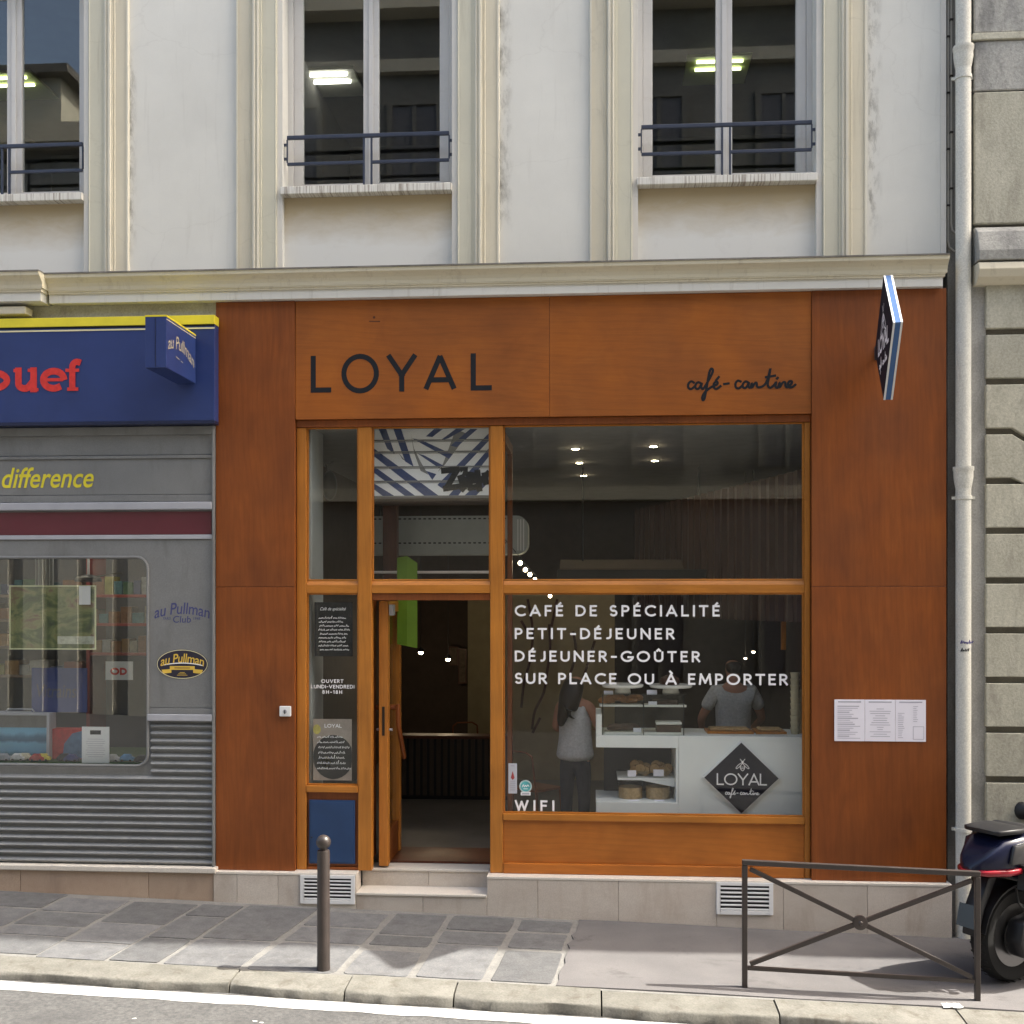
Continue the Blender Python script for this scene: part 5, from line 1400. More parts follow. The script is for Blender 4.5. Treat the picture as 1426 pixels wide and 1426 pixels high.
# ------------------------------------------------------------------ projecting diamond sign
XD, YD, RD = 2.452, -0.60, 0.515
ZD = za(470, 1240, YD)
DS = thing('diamond_sign', 'square sign hung on its corner, dark faces and blue and white edge', 'sign', (XD, YD, ZD - RD))
def diamond(x0, x1, r): return MB().prism([(YD, ZD + r), (YD - r, ZD), (YD, ZD - r), (YD + r, ZD)], 'x', x0, x1)
M['sky_blue'] = plain('blue_sign_edge', (0.045, 0.12, 0.30), 0.45)
M['sign_face'] = plain('dark_sign_face', (0.018, 0.018, 0.028), 0.7, 0.1)
diamond(XD - .0205, XD + .0205, RD - .002).build('core', M['sky_blue'], DS)
for sg in (-1, 1):
    fcx = sorted((XD + sg * .021, XD + sg * .036))
    bd = diamond(fcx[0], fcx[1], RD).build('face_board', M['white'], DS)
    xo = XD + sg * .0362
    diamond(min(xo, xo + sg * .002), max(xo, xo + sg * .002), RD - .012).build('face', M['sign_face'], bd)
    fn = (lambda s: (lambda u, v, w=0: (XD + s * (.0384 + w), YD - s * u * (1 if s > 0 else 1) * (-1), ZD + v)))(sg)
    fn2 = (lambda s: (lambda u, v, w=0: (XD + s * (.0384 + w), YD + (s * u), ZD + v)))(sg)
    ik = Ink(.0004)
    ik.sans('LOYAL', -.30, -.10, .15, .60, .03)
    for s_ in (-1, 1):
        ik.stroke(smooth_path([(0, .20), (s_ * .06, .16), (s_ * .13, .08), (s_ * .12, .05), (s_ * .05, .09), (0, .17)]), .014)
        ik.stroke([(s_ * .015, .22), (s_ * .04, .27)], .012)
    ik.stroke(smooth_path([(0, .2), (-.04, .14), (0, .08), (.04, .14), (0, .2)]), .014)
    ik.stroke([(-.03, .14), (.03, .14)], .012)
    ik.build('lettering', M['vinyl'], bd, fn2)
    ik = Ink(.0004); ik.script(CANTINE, -.22, -.22, .085, .014); ik.build('lettering', M['vinyl'], bd, fn2)
MB().tube([(XD, YD + RD - .03, ZD), (XD, -.002, ZD)], .018, 8).build('wall_bracket', M['iron'], DS)
MB().box(XD - .03, XD + .03, -.014, -.006, ZD - .06, ZD + .06).build('wall_plate', M['iron'], DS, 0.002)
DS.rotation_euler = (0, 0, math.radians(-6.5))

# ------------------------------------------------------------------ downpipe and cables between the buildings
YPI = 0.0
xp = xa(1341.5, YPI)
rp = (xa(1352, YPI) - xa(1331, YPI)) / 2
zpb = zg(xp, YPI)
tag(box('party_wall', xa(1317.5, 0.2), xa(1357, 0.04) - .001, 0.16, 0.4, -0.4, ZTOP, M['side_wall']), 'grimy narrow strip of wall behind the downpipe', 'wall')
DP = thing('downpipe', 'pale painted drainpipe running down between the wooden and stone fronts', 'pipe', (xp, YPI, zpb))
secs = [9.7, za(70, 1341, 0) , za(655, 1341, 0), za(1155, 1341, 0), zpb + 0.002]
for k in range(4):
    MB().lathe([(rp, secs[k + 1] + .001), (rp, secs[k] - .001)], (xp, YPI, 0), 'z', 20).build('pipe_section', M['pipe'], DP, smooth=True)
for z_ in secs[1:3]:
    MB().lathe([(rp + .001, z_ - .16), (rp + .012, z_ - .10), (rp + .018, z_ - .06), (rp + .018, z_ - .01), (rp + .024, z_), (rp + .024, z_ + .03), (rp + .001, z_ + .032)], (xp, YPI, 0), 'z', 20).build('collar', M['pipe'], DP, smooth=True)
for z_ in (secs[1] - .24, secs[2] - .24, secs[3]):
    MB().lathe([(rp + .001, z_ - .018), (rp + .008, z_ - .016), (rp + .008, z_ + .016), (rp + .001, z_ + .018)], (xp, YPI, 0), 'z', 20).box(xp - rp - .03, xp + rp + .04, YPI + .01, YPI + .03, z_ - .012, z_ + .012).build('bracket', M['pipe'], DP, smooth=True)
zk = za(905, 1346, YPI - rp)
ik = Ink(.001)
hand_lines(ik, .11, .2, .8, 1, .35, 21, .06, .012)
gx = lambda u, v, w=0: (xp - .045 + u * .95, YPI - math.sqrt(max(rp ** 2 - (-.045 + u * .95) ** 2, 0)) - .002 - w, zk - .1 + v)
ik.build('graffiti', plain('purple_marker', (.05, .04, .2), .5), DP, gx)
ik = Ink(.001); hand_lines(ik, .11, .2, .45, 1, .3, 25, .06, .012); ik.build('graffiti', M['ink'], DP, gx)
CB = thing('wall_cable', 'thin pale cables clipped down the wall beside the drainpipe', 'cable', (xa(1323, .1), .1, ZC1))
for k, (p, zb) in enumerate(((1320.5, ZC1 + .1), (1325, ZC1 + .25))):
    x_ = xa(p, .14)
    pts = [(x_, .145, 9.6), (x_, .145, zb + .1), (x_ + .01, .145, zb + .04), (x_ + .06, .147, zb)]
    MB().tube(pts, .008, 6).build('cable', M['reveal'], CB, smooth=True)
    for q in range(6): MB().box(x_ - .014, x_ + .014, .13, .158, zb + .4 + q * .5, zb + .415 + q * .5).build('clip', M['iron'], CB)

# ================================================================== STREET FURNITURE
bx, by = G(450.5, 1351)
bz = zg(bx, by)
BO = thing('bollard', 'dark brown metal bollard with a ball top on the kerb edge', 'bollard', (bx, by, bz))
hb = 1.03; rb = 0.049
MB().lathe([(rb * 1.06, 0), (rb * 1.04, .02), (rb, .05), (rb * .97, hb - .135), (rb * .9, hb - .12), (rb * .55, hb - .115)], (bx, by, bz + .006), 'z', 24).build('post', M['iron'], BO, smooth=True)
MB().lathe([(rb * .56, hb - .116), (rb * .62, hb - .108), (rb * .56, hb - .10)], (bx, by, bz + .006), 'z', 24).build('neck', M['iron'], BO, smooth=True)
MB().ball((bx, by, bz + hb - .052), .056, 24).build('ball', M['iron'], BO, smooth=True)
# cross barrier
(ax, ay), (cx_, cy_) = G(1037, 1376), G(1360, 1403)
cy_ = ay - 0.02
cx_ = xa(1361, cy_)
az_, cz_ = zg(ax, ay) + .008, zg(cx_, cy_) + .008
CBR = thing('street_barrier', 'dark brown metal barrier with crossed bars and a centre rosette', 'barrier', ((ax + cx_) / 2, ay, (az_ + cz_) / 2))
HBR = za(1197, 1037, ay) - az_
PW = 0.04
for x_, y_, z_ in ((ax, ay, az_), (cx_, cy_, cz_)):
    MB().box(x_ - PW / 2, x_ + PW / 2, y_ - PW / 2, y_ + PW / 2, z_ - .05, z_ + HBR - PW - .001).build('post', M['iron'], CBR, 0.006)
MB().bar((ax - PW / 2, ay, az_ + HBR - PW / 2), (cx_ + PW / 2, cy_, cz_ + HBR - PW / 2), PW, PW).build('top_rail', M['iron'], CBR, 0.006)
zlo = .145
MB().bar((ax + PW / 2 + .001, ay, az_ + zlo), (cx_ - PW / 2 - .001, cy_, cz_ + zlo), .03, .03).build('bottom_rail', M['iron'], CBR, 0.004)
mid = Vector(((ax + cx_) / 2, (ay + cy_) / 2, (az_ + cz_) / 2 + (HBR - PW + zlo) / 2 + .0))
for (p, q) in (((ax + PW / 2 + .02, ay, az_ + HBR - PW - .03), 1), ((cx_ - PW / 2 - .02, cy_, cz_ + HBR - PW - .03), 1), ((ax + PW / 2 + .02, ay, az_ + zlo + .03), 1), ((cx_ - PW / 2 - .02, cy_, cz_ + zlo + .03), 1)):
    p = Vector(p); e = mid + (p - mid).normalized() * .04
    MB().bar(p, e, .028, .034).build('cross_bar', M['iron'], CBR, 0.004)
MB().lathe([(0, -.026), (.03, -.026), (.052, -.02), (.056, -.01), (.056, .01), (.052, .02), (.03, .026), (0, .026)], tuple(mid), 'y', 20).build('rosette', M['iron'], CBR, smooth=True)
MB().lathe([(0, -.036), (.012, -.034), (.018, -.027)], tuple(mid), 'y', 12).build('rosette_boss', M['iron'], CBR, smooth=True)
# crumpled paper on the kerb
lx, ly = G(1325, 1403)
lz = zg(lx, ly)
pts = []
mb = MB(); vs = []; fs = []
rr = random.Random(4)
for j in range(4):
    for i in range(6):
        vs.append((lx - .07 + .028 * i + rr.uniform(-.006, .006), ly - .045 + .03 * j + rr.uniform(-.006, .006), lz + .012 + rr.uniform(0, .03) * (1 if 0 < i < 5 and 0 < j < 3 else .3)))
for j in range(3):
    for i in range(5):
        a = j * 6 + i; fs.append((a, a + 1, a + 7, a + 6))
tag(mb.add(vs, fs).build('paper_scrap', M['white']), 'crumpled white paper scrap on the kerb under the barrier', 'litter')
# ================================================================== CAFE INTERIOR
M['cafe_dark'] = plain('dark_brown_cafe_wall', (0.075, 0.055, 0.045), 0.8, var=.2)
M['cafe_grey'] = plain('grey_cafe_wall', (0.42, 0.45, 0.44), 0.7, var=.1)
M['cafe_ceiling'] = plain('grey_cafe_ceiling', (0.26, 0.265, 0.255), 0.8, var=.15)
M['cafe_floor'] = rough_mat('grey_tile_floor', (0.10, 0.09, 0.08), (0.14, 0.125, 0.115), 3.0, 0.5, 0.05, 80)
M['beige'] = plain('beige_mural_wall', (0.42, 0.34, 0.20), 0.8, var=.15)
CXL, CXR2, CYB = -3.2, 2.75, 8.2
ZCE = zh0 + 0.02
def struct(name, *b, mat): return tag(MB().box(*b).build(name, mat), kind='structure')
struct('cafe_floor', CXL, CXR2, 0.43, CYB, ZFL - 0.2, ZFL - 0.001, mat=M['cafe_floor'])
struct('cafe_ceiling', CXL, CXR2, 0.17, CYB, ZCE, ZCE + 0.15, mat=M['cafe_ceiling'])
CW = struct('cafe_back_wall', CXL, CXR2, CYB, CYB + .1, ZFL - .2, ZCE, mat=M['cafe_dark'])
struct('cafe_left_wall', CXL - .1, CXL, 0.17, CYB, ZFL - .2, ZCE, mat=M['cafe_dark'])
struct('cafe_right_wall', CXR2, CXR2 + .1, 0.17, CYB, ZFL - .2, ZCE, mat=M['cafe_dark'])
tag(MB().box(-3.19, v_l[1] + .02, .17, .62, ZFL - .2, ZCE - .002).build('cafe_pier', M['cafe_grey']), kind='structure')
# beige mural with dark branches on a partition
YMU = 5.2
x0, z1 = at(712, 820, YMU); x1, z0 = at(856, 1040, YMU)
MU = thing('mural_wall', 'beige partition with painted dark branches behind the woman', 'wall', ((x0 + x1) / 2, YMU, ZFL))
pn_ = MB().box(x0 - .6, x1, YMU, YMU + .12, ZFL, za(828, 780, YMU)).build('panel', M['beige'], MU)
def PZ(px, py, Y): return at(px, py, Y)
for pts in ([(735, 835), (742, 880), (738, 920), (730, 950), (726, 985)], [(765, 870), (766, 905), (762, 935), (757, 965), (745, 990), (741, 1015)], [(798, 880), (802, 905), (797, 930), (790, 945)], [(828, 893), (820, 920), (812, 945)], [(752, 1000), (742, 1020)], [(726, 865), (735, 880)], [(776, 835), (768, 872)]):
    ik = Ink(.002); ik.stroke(smooth_path([PZ(a, b, YMU) for a, b in pts]), .035, .2)
    ik.build('branch', M['wood_in'], pn_, lambda u, v, w=0: (u, YMU - w, v))
# plank-clad wall running back at an angle on the right
M['plank'] = plain('red_brown_plank', (0.075, 0.038, 0.028), 0.6)
PLW = thing('plank_wall', 'reddish brown stepped plank wall receding on the right of the cafe', 'wall', (1.3, 3, ZFL))
zpl = za(651, 1116, .75)
N_ = 26
for i in range(N_):
    t_ = i / (N_ - 1)
    Y = .75 + (5.6 - .75) * t_
    X = 2.05 + (0.62 - 2.05) * t_
    dy = (5.6 - .75) / (N_ - 1); dx = (2.05 - .62) / (N_ - 1)
    if i == 0: X0_, Y0_ = X, Y; pl = MB().box(X, X + dx + .06, Y, Y + dy - .0008, 2.62, zpl).build('plank', M['plank'], PLW); pl0 = pl
    else: dup(pl0, X - X0_, Y - Y0_, 0, PLW)
def spot_light(parent, X, Y, z, watts):
    ld = bpy.data.lights.new('lamp_light', 'POINT'); ld.energy = watts; ld.color = (1.0, 0.78, 0.5); ld.shadow_soft_size = 0.04
    lo = bpy.data.objects.new('lamp_light', ld); COL.objects.link(lo); lo.parent = parent; lo.location = Vector((X, Y, z)) - WL[parent]
# extractor hood over the back counter
hx0, hx1 = xa(776, 3.2), xa(1012, 3.2)
HD = thing('extractor_hood', 'long black extractor hood with a pale sloping edge over the back counter', 'hood', ((hx0 + hx1) / 2, 3.2, za(826, 890, 3.2)))
MB().box(hx0, hx1, 3.2, 3.7, za(826, 890, 3.2), za(793, 890, 3.2)).build('canopy', M['black'], HD, .01)
MB().prism([(3.19, za(793, 890, 3.2) + .001), (3.2, za(793, 890, 3.2) + .012), (3.55, za(780, 890, 3.2) + .02), (3.55, za(780, 890, 3.2))], 'x', hx0 + .03, hx1 - .5).build('sloping_edge', M['cafe_dark'], HD)
for q in (hx0 + .3, hx1 - .3): MB().tube([(q, 3.5, za(793, 890, 3.2) + .001), (q, 3.5, ZCE - .001)], .012, 6).build('hanger', M['black'], HD)
# recessed ceiling spots
M['spot'] = emit('warm_spot', (1.0, 0.86, 0.55), 30.0)
M['bulb'] = emit('warm_bulb', (1.0, 0.80, 0.52), 7.0)
spl = ('front left ceiling spot in the cafe', 'second ceiling spot in the left row of the cafe', 'farthest ceiling spot in the left row of the cafe', 'front ceiling spot in the right row of the cafe', 'rear ceiling spot in the right row of the cafe')
for k, (px, py) in enumerate(((801.5, 624), (807, 643.5), (813, 661.5), (910, 620.5), (912, 640.5))):
    dep = FPX * (ZCE - CAM_H) / (CY - py)
    kq = (px - CX) / FPX
    m_q = (kq * _c - _s) / (_c + kq * _s)
    Y = dep / (-m_q * _s + _c) - CAM_D
    X = (Y + CAM_D) * m_q
    t = thing('ceiling_spot', spl[k], 'light', (X, Y, ZCE), 'recessed cafe ceiling spots')
    MB().lathe([(.05, -.001), (.055, -.008), (.04, -.012)], (X, Y, ZCE), 'z', 18).build('rim', M['white'], t, smooth=True)
    MB().lathe([(.038, -.004), (.038, -.0125), (0, -.014)], (X, Y, ZCE), 'z', 18).build('bulb', M['spot'], t)
    spot_light(t, X, Y, ZCE - .03, 0.15)
# string of bare bulbs
SG = thing('bulb_string', 'string of small lit bulbs receding behind the centre mullion', 'lights', (xa(735, 3), 3, za(800, 735, 3)))
bp = []
for k, (px, py) in enumerate(((724.5, 784), (731.5, 793.5), (738, 800), (745, 807), (766, 830))):
    Y = 1.7 + .55 * k
    X, z = at(px, py, Y); bp.append((X, Y, z + .06))
    b_ = MB().ball((X, Y, z), .023, 12).build('bulb', M['bulb'], SG, smooth=True)
    MB().lathe([(.014, .025), (.014, .06), (0.006, .065)], (X, Y, z), 'z', 10).build('socket', M['black'], SG)
MB().tube([(bp[0][0] - .2, 1.2, bp[0][2] + .25)] + bp, .005, 5).build('cable', M['black'], SG)
pend = ('left pendant lamp glowing deep inside the cafe doorway', 'right pendant lamp glowing deep inside the cafe doorway', 'upper small amber wall lamp behind the man in the grey shirt', 'lower small amber wall lamp behind the man in the grey shirt')
for k, (px, py, Y, r_) in enumerate(((586, 909, 5.5, .034), (624, 918.5, 6.0, .034), (1049, 908, 4.0, .022), (1038, 917, 4.2, .017))):
    X, z = at(px, py, Y)
    t = thing('pendant_lamp', pend[k], 'lamp', (X, Y, z))
    MB().ball((X, Y, z), r_, 14, sz=.7).build('bulb', M['bulb'], t, smooth=True)
    MB().lathe([(r_ * 1.6, -.0), (r_ * 1.3, r_ * .9), (r_ * .4, r_ * 1.6), (.008, r_ * 1.9)], (X, Y, z + r_ * .5), 'z', 16).build('shade', M['black'], t, smooth=True)
    MB().tube([(X, Y, z + r_ * 2.2), (X, Y, ZCE - .001)], .005, 5).build('cord', M['black'], t)
    spot_light(t, X, Y, z - r_ - .05, 1.6 if k < 2 else 0.5)
# painted roller shutter pulled up behind the door light
YSH = .30
u0, u1 = xa(516, YSH), xa(683.5, YSH)
SHU = thing('roller_shutter', 'blue and white striped roller shutter with a black tag above the door', 'shutter', ((u0 + u1) / 2, YSH, za(692, 600, YSH)))
sy = [588, 596, 613, 629, 650, 670, 691]
SLT = []
for a, b in zip(sy[:-1], sy[1:]):
    SLT.append(MB().prism([(YSH, za(b, 600, YSH) + .008), (YSH, za(a, 600, YSH) - .008), (YSH + .012, za(a, 600, YSH) - .0005), (YSH + .02, za(a, 600, YSH) - .0005), (YSH + .02, za(b, 600, YSH) + .0005), (YSH + .012, za(b, 600, YSH) + .0005)], 'x', u0, u1).build('slat', M['white'], SHU, smooth=False))
def zq(x, y):
    return at(500 + x / 5.486, 570 + y / 5.486, YSH)
M['stripe_blue'] = plain('navy_shutter_paint', (0.035, 0.06, 0.17), .5, var=.25)
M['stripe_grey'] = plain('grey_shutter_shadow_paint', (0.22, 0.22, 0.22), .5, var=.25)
def stripe_band(polys, name, mat, w):
    for pl_ in polys:
        ik = Ink(w); ik.poly([zq(*p) for p in pl_]); ik.build(name, mat, SHU, lambda u, v, w=0: (u, YSH - .0004 - w, v))
stripe_band([[(105, 292), (105, 352), (505, 665), (615, 665)], [(105, 428), (105, 478), (355, 665), (435, 665)], [(105, 560), (105, 605), (185, 665), (275, 665)],
             [(150, 150), (208, 150), (275, 345), (215, 300)], [(262, 150), (322, 150), (418, 440), (352, 398)], [(405, 222), (480, 236), (715, 345), (688, 378)],
             [(448, 338), (498, 352), (642, 428), (612, 450)], [(510, 207), (560, 212), (640, 150), (575, 150)], [(618, 240), (682, 222), (810, 150), (740, 150)], [(700, 278), (745, 290), (905, 150), (850, 150)],
             [(598, 578), (640, 608), (990, 242), (990, 185)], [(682, 662), (755, 662), (990, 362), (990, 300)], [(800, 664), (890, 664), (990, 556), (990, 490)], [(512, 470), (560, 540), (590, 495)]], 'painted_stripe', M['stripe_blue'], .0008)
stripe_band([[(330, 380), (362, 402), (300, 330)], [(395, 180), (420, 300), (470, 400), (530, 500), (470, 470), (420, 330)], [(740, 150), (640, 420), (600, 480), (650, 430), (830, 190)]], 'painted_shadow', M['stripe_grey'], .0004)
for zz in sy[2:]:  # grey bars paint the shade of the grooves between slats
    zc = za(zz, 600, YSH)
    MB().box(u0 + .002, u1 - .002, YSH - .0042, YSH - .0020, zc - .006, zc + .006).build('slat_groove_shade', M['stripe_grey'], SHU)
    MB().box(u0 + .002, u1 - .002, YSH - .0042, YSH - .0020, zc - .017, zc - .012).build('slat_groove_shade', M['stripe_grey'], SHU)
tagp = [[(645, 470), (750, 460)], [(750, 465), (670, 600)], [(660, 605), (760, 590)], [(775, 520), (800, 600)], [(790, 520), (835, 560), (790, 610)], [(840, 500), (850, 600)], [(845, 500), (905, 510)], [(850, 550), (890, 545)], [(850, 600), (905, 590)], [(905, 480), (920, 610)], [(915, 560), (985, 490)], [(790, 460), (815, 455), (810, 490)], [(960, 500), (970, 560)]]
ik = Ink(.0050)
for p in tagp: ik.stroke([zq(*q) for q in p], .055, .4)
ik.build('graffiti_tag', M['ink'], SHU, lambda u, v, w=0: (u, YSH - .0004 - w, v))
MB().box(u0, u1, YSH + .03, YSH + .3, za(700, 600, YSH), ZCE - .01).build('shutter_box', M['cafe_dark'], SHU)
# air curtain, brown post, pale rod for the light tube, lime paper behind the door light
YAC = 1.6
a0, zt_ = at(514, 719, YAC); a1, zb_ = at(735, 772, YAC)
AC = thing('air_curtain', 'grey-white perforated air unit hanging behind the door light', 'ventilator', ((a0 + a1) / 2, YAC, zb_))
hh = zt_ - zb_
prof = [(a0, zb_)] + [(a1 - .12 + .12 * math.sin(a), zb_ + .12 - .12 * math.cos(a)) for a in [PI / 2 * i / 6 for i in range(7)]] + [(a1 - .12 + .12 * math.cos(a), zt_ - .12 + .12 * math.sin(a)) for a in [PI / 2 * i / 6 for i in range(7)]] + [(a0, zt_)]
MB().prism(prof, 'y', YAC, YAC + .3).build('casing', M['cafe_grey'], AC)
for zz in (zt_ - .03, zb_ + hh * .30):
    f = None
    for i in range(28):
        x_ = a0 + .05 + i * (a1 - a0 - .2) / 28
        if f is None: f = MB().box(x_, x_ + .028, YAC - .002, YAC - .0003, zz - .007, zz + .007).build('slot', M['black'], AC); fx_ = x_
        else: dup(f, x_ - fx_, 0, 0, AC)
for i in range(3): MB().box(a1 - .11 + .03 * i, a1 - .098 + .03 * i, YAC - .006, YAC - .0002, zb_ + .04, zt_ - .04).build('rib', M['white'], AC)
MB().tube([(a0 + .1, YAC + .1, zt_), (a0 + .1, YAC + .1, ZCE - .001)], .01, 6).tube([(a1 - .3, YAC + .1, zt_), (a1 - .3, YAC + .1, ZCE - .001)], .01, 6).build('hanger', M['black'], AC)
tag(MB().box(xa(533, 1.2), xa(552.5, 1.2), 1.2, 1.32, ZFL, ZCE - .001).build('wooden_post', M['wood_in'], None, .005), 'dark brown wooden post just inside the cafe door', 'post')
SC = thing('entrance_screen', 'tall wooden frame standing back from the centre mullion', 'screen', (m2[1], .75, ZFL))
xs_ = m2[1] - .05
MB().box(xs_, xs_ + .05, 1.24, 1.31, ZFL, ZCE - .03).build('post', M['wood_v'], SC, .004)
MB().box(xs_ + .002, xs_ + .048, .36, 1.239, ZCE - .13, ZCE - .03).build('top_rail', M['wood_v'], SC, .004)
MB().box(xs_ + .002, xs_ + .048, .36, 1.239, ZFL, ZFL + .12).build('bottom_rail', M['wood_v'], SC, .004)
a0, z_ = at(512, 797, .9); a1 = xa(690, .9)
M['pale_rod'] = plain('pale_rod', (.72, .66, .62), .4)
tag(MB().tube([(a0, .9, z_), (a1, .9, z_)], .014, 10).build('light_tube_rod', M['pale_rod'], smooth=True), 'thin pale rod standing in for a light tube behind the door light', 'rail')  # plain unlit rod in place of the thin light tube
YGP = .75
M['lime'] = plain('lime_paper', (.14, .25, .015), .6, var=.15)
x0, z1 = at(553, 777, YGP); x1, z0 = at(581, 897, YGP)
mb = MB(); nn = 10
vs = []
for i in range(nn + 1):
    t_ = i / nn; z = z1 + (z0 - z1) * t_
    vs += [(x0, YGP, z + .0), (x0 + (x1 - x0) * .5, YGP - .012, z + (.02 if i == 0 else 0) - .02 * t_), (x1, YGP + .006, z - (.05 if i == 0 else .04 * t_))]
mb.add(vs, [(3 * i + k, 3 * i + k + 1, 3 * i + k + 4, 3 * i + k + 3) for i in range(nn) for k in (0, 1)])
LP_ = mb.build('paper_banner', M['lime'])
tag(LP_, 'long lime green paper hanging behind the door transom', 'banner')
# black loudspeaker on the left in the narrow top light
X, z = at(459, 676, .9)
LS = thing('wall_speaker', 'small black oval speaker on a bracket in the narrow top window', 'speaker', (X, .9, z))
MB().ball((X, .9, z), .12, 18, sx=.62, sy=.8, sz=1.25).build('housing', M['black'], LS, smooth=True)
MB().tube([(X - .02, .95, z + .10), (X - .06, 1.0, z + .22), (X - .02, 1.1, z + .26)], .012, 8).build('bracket', M['iron'], LS, smooth=True)
# ------------------------------------------------------------------ counter with pastry display
YC = .42
def cx(p): return xa(p, YC)
def cz(p, q=950): return za(p, q, YC)
CT = thing('counter', 'white service counter with open pastry niche behind the big window', 'counter', (cx(990), YC + .3, ZFL))
ctop, slab0 = cz(1025), cz(1042)
box('front_panel', cx(945), 2.04, YC, YC + .05, ZFL, ctop, M['counter'], CT, .004)
box('slab', cx(830), cx(945) - .001, YC, YC + .65, slab0, ctop, M['counter'], CT, .004)
box('end_upright', cx(830), cx(838), YC, YC + .65, ctop + .001, cz(996), M['counter'], CT, .004)
box('base', cx(830), cx(945) - .001, YC, YC + .65, ZFL, cz(1118), M['counter'], CT, .004)
box('worktop', cx(945), 2.04, YC + .051, YC + .65, ctop - .05, ctop - .002, M['counter'], CT, .003)
box('niche_back', cx(842), cx(945) - .001, YC + .6, YC + .64, cz(1118) + .001, slab0 - .001, M['black'], CT)
box('niche_side', cx(941.5), cx(945) - .0015, YC + .005, YC + .59, cz(1118) + .001, slab0 - .001, M['counter'], CT)
zsh = za(1083, 900, YC + .15)
box('shelf', xa(860, YC + .15), cx(941), YC + .12, YC + .55, zsh - .02, zsh, M['counter'], CT, .002)
MB().prism([(xa(893, YC + .1), zsh - .021), (cx(941), zsh - .021), (cx(941), zsh - .08)], 'y', YC + .118, YC + .14).build('shelf_bracket', M['counter'], CT)
box('case_glass', cx(839), cx(951), YC + .02, YC + .026, ctop + .001, cz(967), M['glass_case'], CT)
box('glass_shelf', cx(836), cx(958), YC + .03, YC + .40, cz(967) - .008, cz(967), M['glass_case'], CT)
for p in (838.8, 896, 952): box('case_post', cx(p), cx(p) + .008, YC + .03, YC + .04, ctop + .001, cz(967) - .009, M['black'], CT)
zt2 = cz(986)
# trays, pastries, cakes
M['pastry'] = plain('baked_pastry', (.32, .13, .035), .5, var=.4, scale=40)
M['pastry_dark'] = plain('dark_cake', (.07, .03, .015), .6, var=.4, scale=40)
M['cookie'] = plain('pale_cookie', (.46, .30, .14), .6, var=.4, scale=40)
M['cream_cup'] = plain('cream_paper_cup', (.50, .44, .30), .6)
M['porcelain'] = plain('porcelain', (.80, .79, .75), .25, .5, var=.03)
def tray(px0, px1, z, lab, Y=YC + .08):
    t = thing('pastry_tray', lab, 'tray', ((xa(px0, Y) + xa(px1, Y)) / 2, Y, z))
    MB().box(xa(px0, Y), xa(px1, Y), Y, Y + .25, z, z + .012).build('base', M['porcelain'], t, .004)
    MB().box(xa(px0, Y), xa(px1, Y), Y - .006, Y - .0005, z, z + .022).build('lip', M['porcelain'], t, .002)
    return t
tray(835, 895, zt2, 'white tray of croissants on the left of the upper glass shelf')
tray(897, 956, zt2, 'white tray of dark cake on the right of the upper glass shelf')
tray(842, 893, ctop + .002, 'white tray of biscuits on the left of the counter slab')
tray(897, 950, ctop + .002, 'white tray under the iced chocolate cake')
def croissant(px, z, Y, lab, grp, mat='pastry', r=.036, L=.075, tilt=.3):
    X = xa(px, Y)
    pts = [(X + L * math.cos(a) * .9, Y + .03 + L * .7 * math.sin(a) * .5, z + r * .8 + tilt * .05 * math.sin(a)) for a in [PI * i / 8 for i in range(9)]]
    tag(MB().tube(pts, [r * (.25 + .75 * math.sin(PI * (i + .6) / 9.2)) for i in range(9)], 10).build('croissant', M[mat], smooth=True), lab, 'pastry', grp)
for k, p in enumerate((845, 853, 861, 876, 885)):
    croissant(p, zt2 + .013 + (.02 if k in (1, 2, 4) else 0), YC + .12 + .015 * k, ORD[k] + ' croissant from the left on the upper glass shelf', 'croissants on the upper shelf')
for k, p in enumerate((857, 870, 880)):
    croissant(p, ctop + .015, YC + .12 + .02 * k, ORD[k] + ' round biscuit from the left on the counter slab', 'biscuits on the slab', 'pastry_dark')
def slabcake(px0, px1, z, h, Y, lab, top):
    X0, X1 = xa(px0, Y), xa(px1, Y)
    t = thing('cake', lab, 'cake', ((X0 + X1) / 2, Y, z))
    MB().box(X0, X1, Y, Y + .16, z, z + h).build('sponge', M['pastry_dark'], t, .012)
    if top: MB().box(X0 - .004, X1 + .004, Y - .004, Y + .164, z + h + .0005, z + h + .028).build('icing', M['porcelain'], t, .012, 3)
slabcake(914, 949, ctop + .015, .075, YC + .10, 'chocolate loaf cake with white icing on the counter slab', True)
slabcake(909, 945, zt2 + .013, .045, YC + .12, 'flat dark cake on the right upper tray', False)
MB2 = None
for k, (p0, p1, q0, q1) in enumerate(((838, 896, 856, 879), (904, 964, 922, 946))):
    Y = YC + .2
    X = xa((p0 + p1) / 2, Y); R_ = (xa(p1, Y) - xa(p0, Y)) / 2; r_ = (xa(q1, Y) - xa(q0, Y)) / 2
    zt_ = za(953, 900, Y); zb_ = cz(967) + .001
    t = thing('cake_stand', ('left', 'right')[k] + ' white porcelain cake stand on top of the glass case', 'cake stand', (X, Y, zb_))
    MB().lathe([(r_, zb_), (r_ * .92, zb_ + .03), (r_ * .85, zt_ - .03)], (X, Y, 0), 'z', 28).build('foot', M['porcelain'], t, smooth=True)
    MB().lathe([(r_ * .9, zt_ - .029), (R_ * .96, zt_ - .026), (R_, zt_ - .015), (R_, zt_), (R_ * .93, zt_ + .002), (0.001, zt_ - .004)], (X, Y, 0), 'z', 36).build('plate', M['porcelain'], t, smooth=True)
    if k == 1:
        tag(MB().lathe([(.09, 0), (.10, .02), (.085, .06), (.03, .085), (.001, .09)], (X - .01, Y, zt_ + .004), 'z', 20).build('cake', M['pastry_dark'], smooth=True), 'round dark cake on the right cake stand', 'cake')
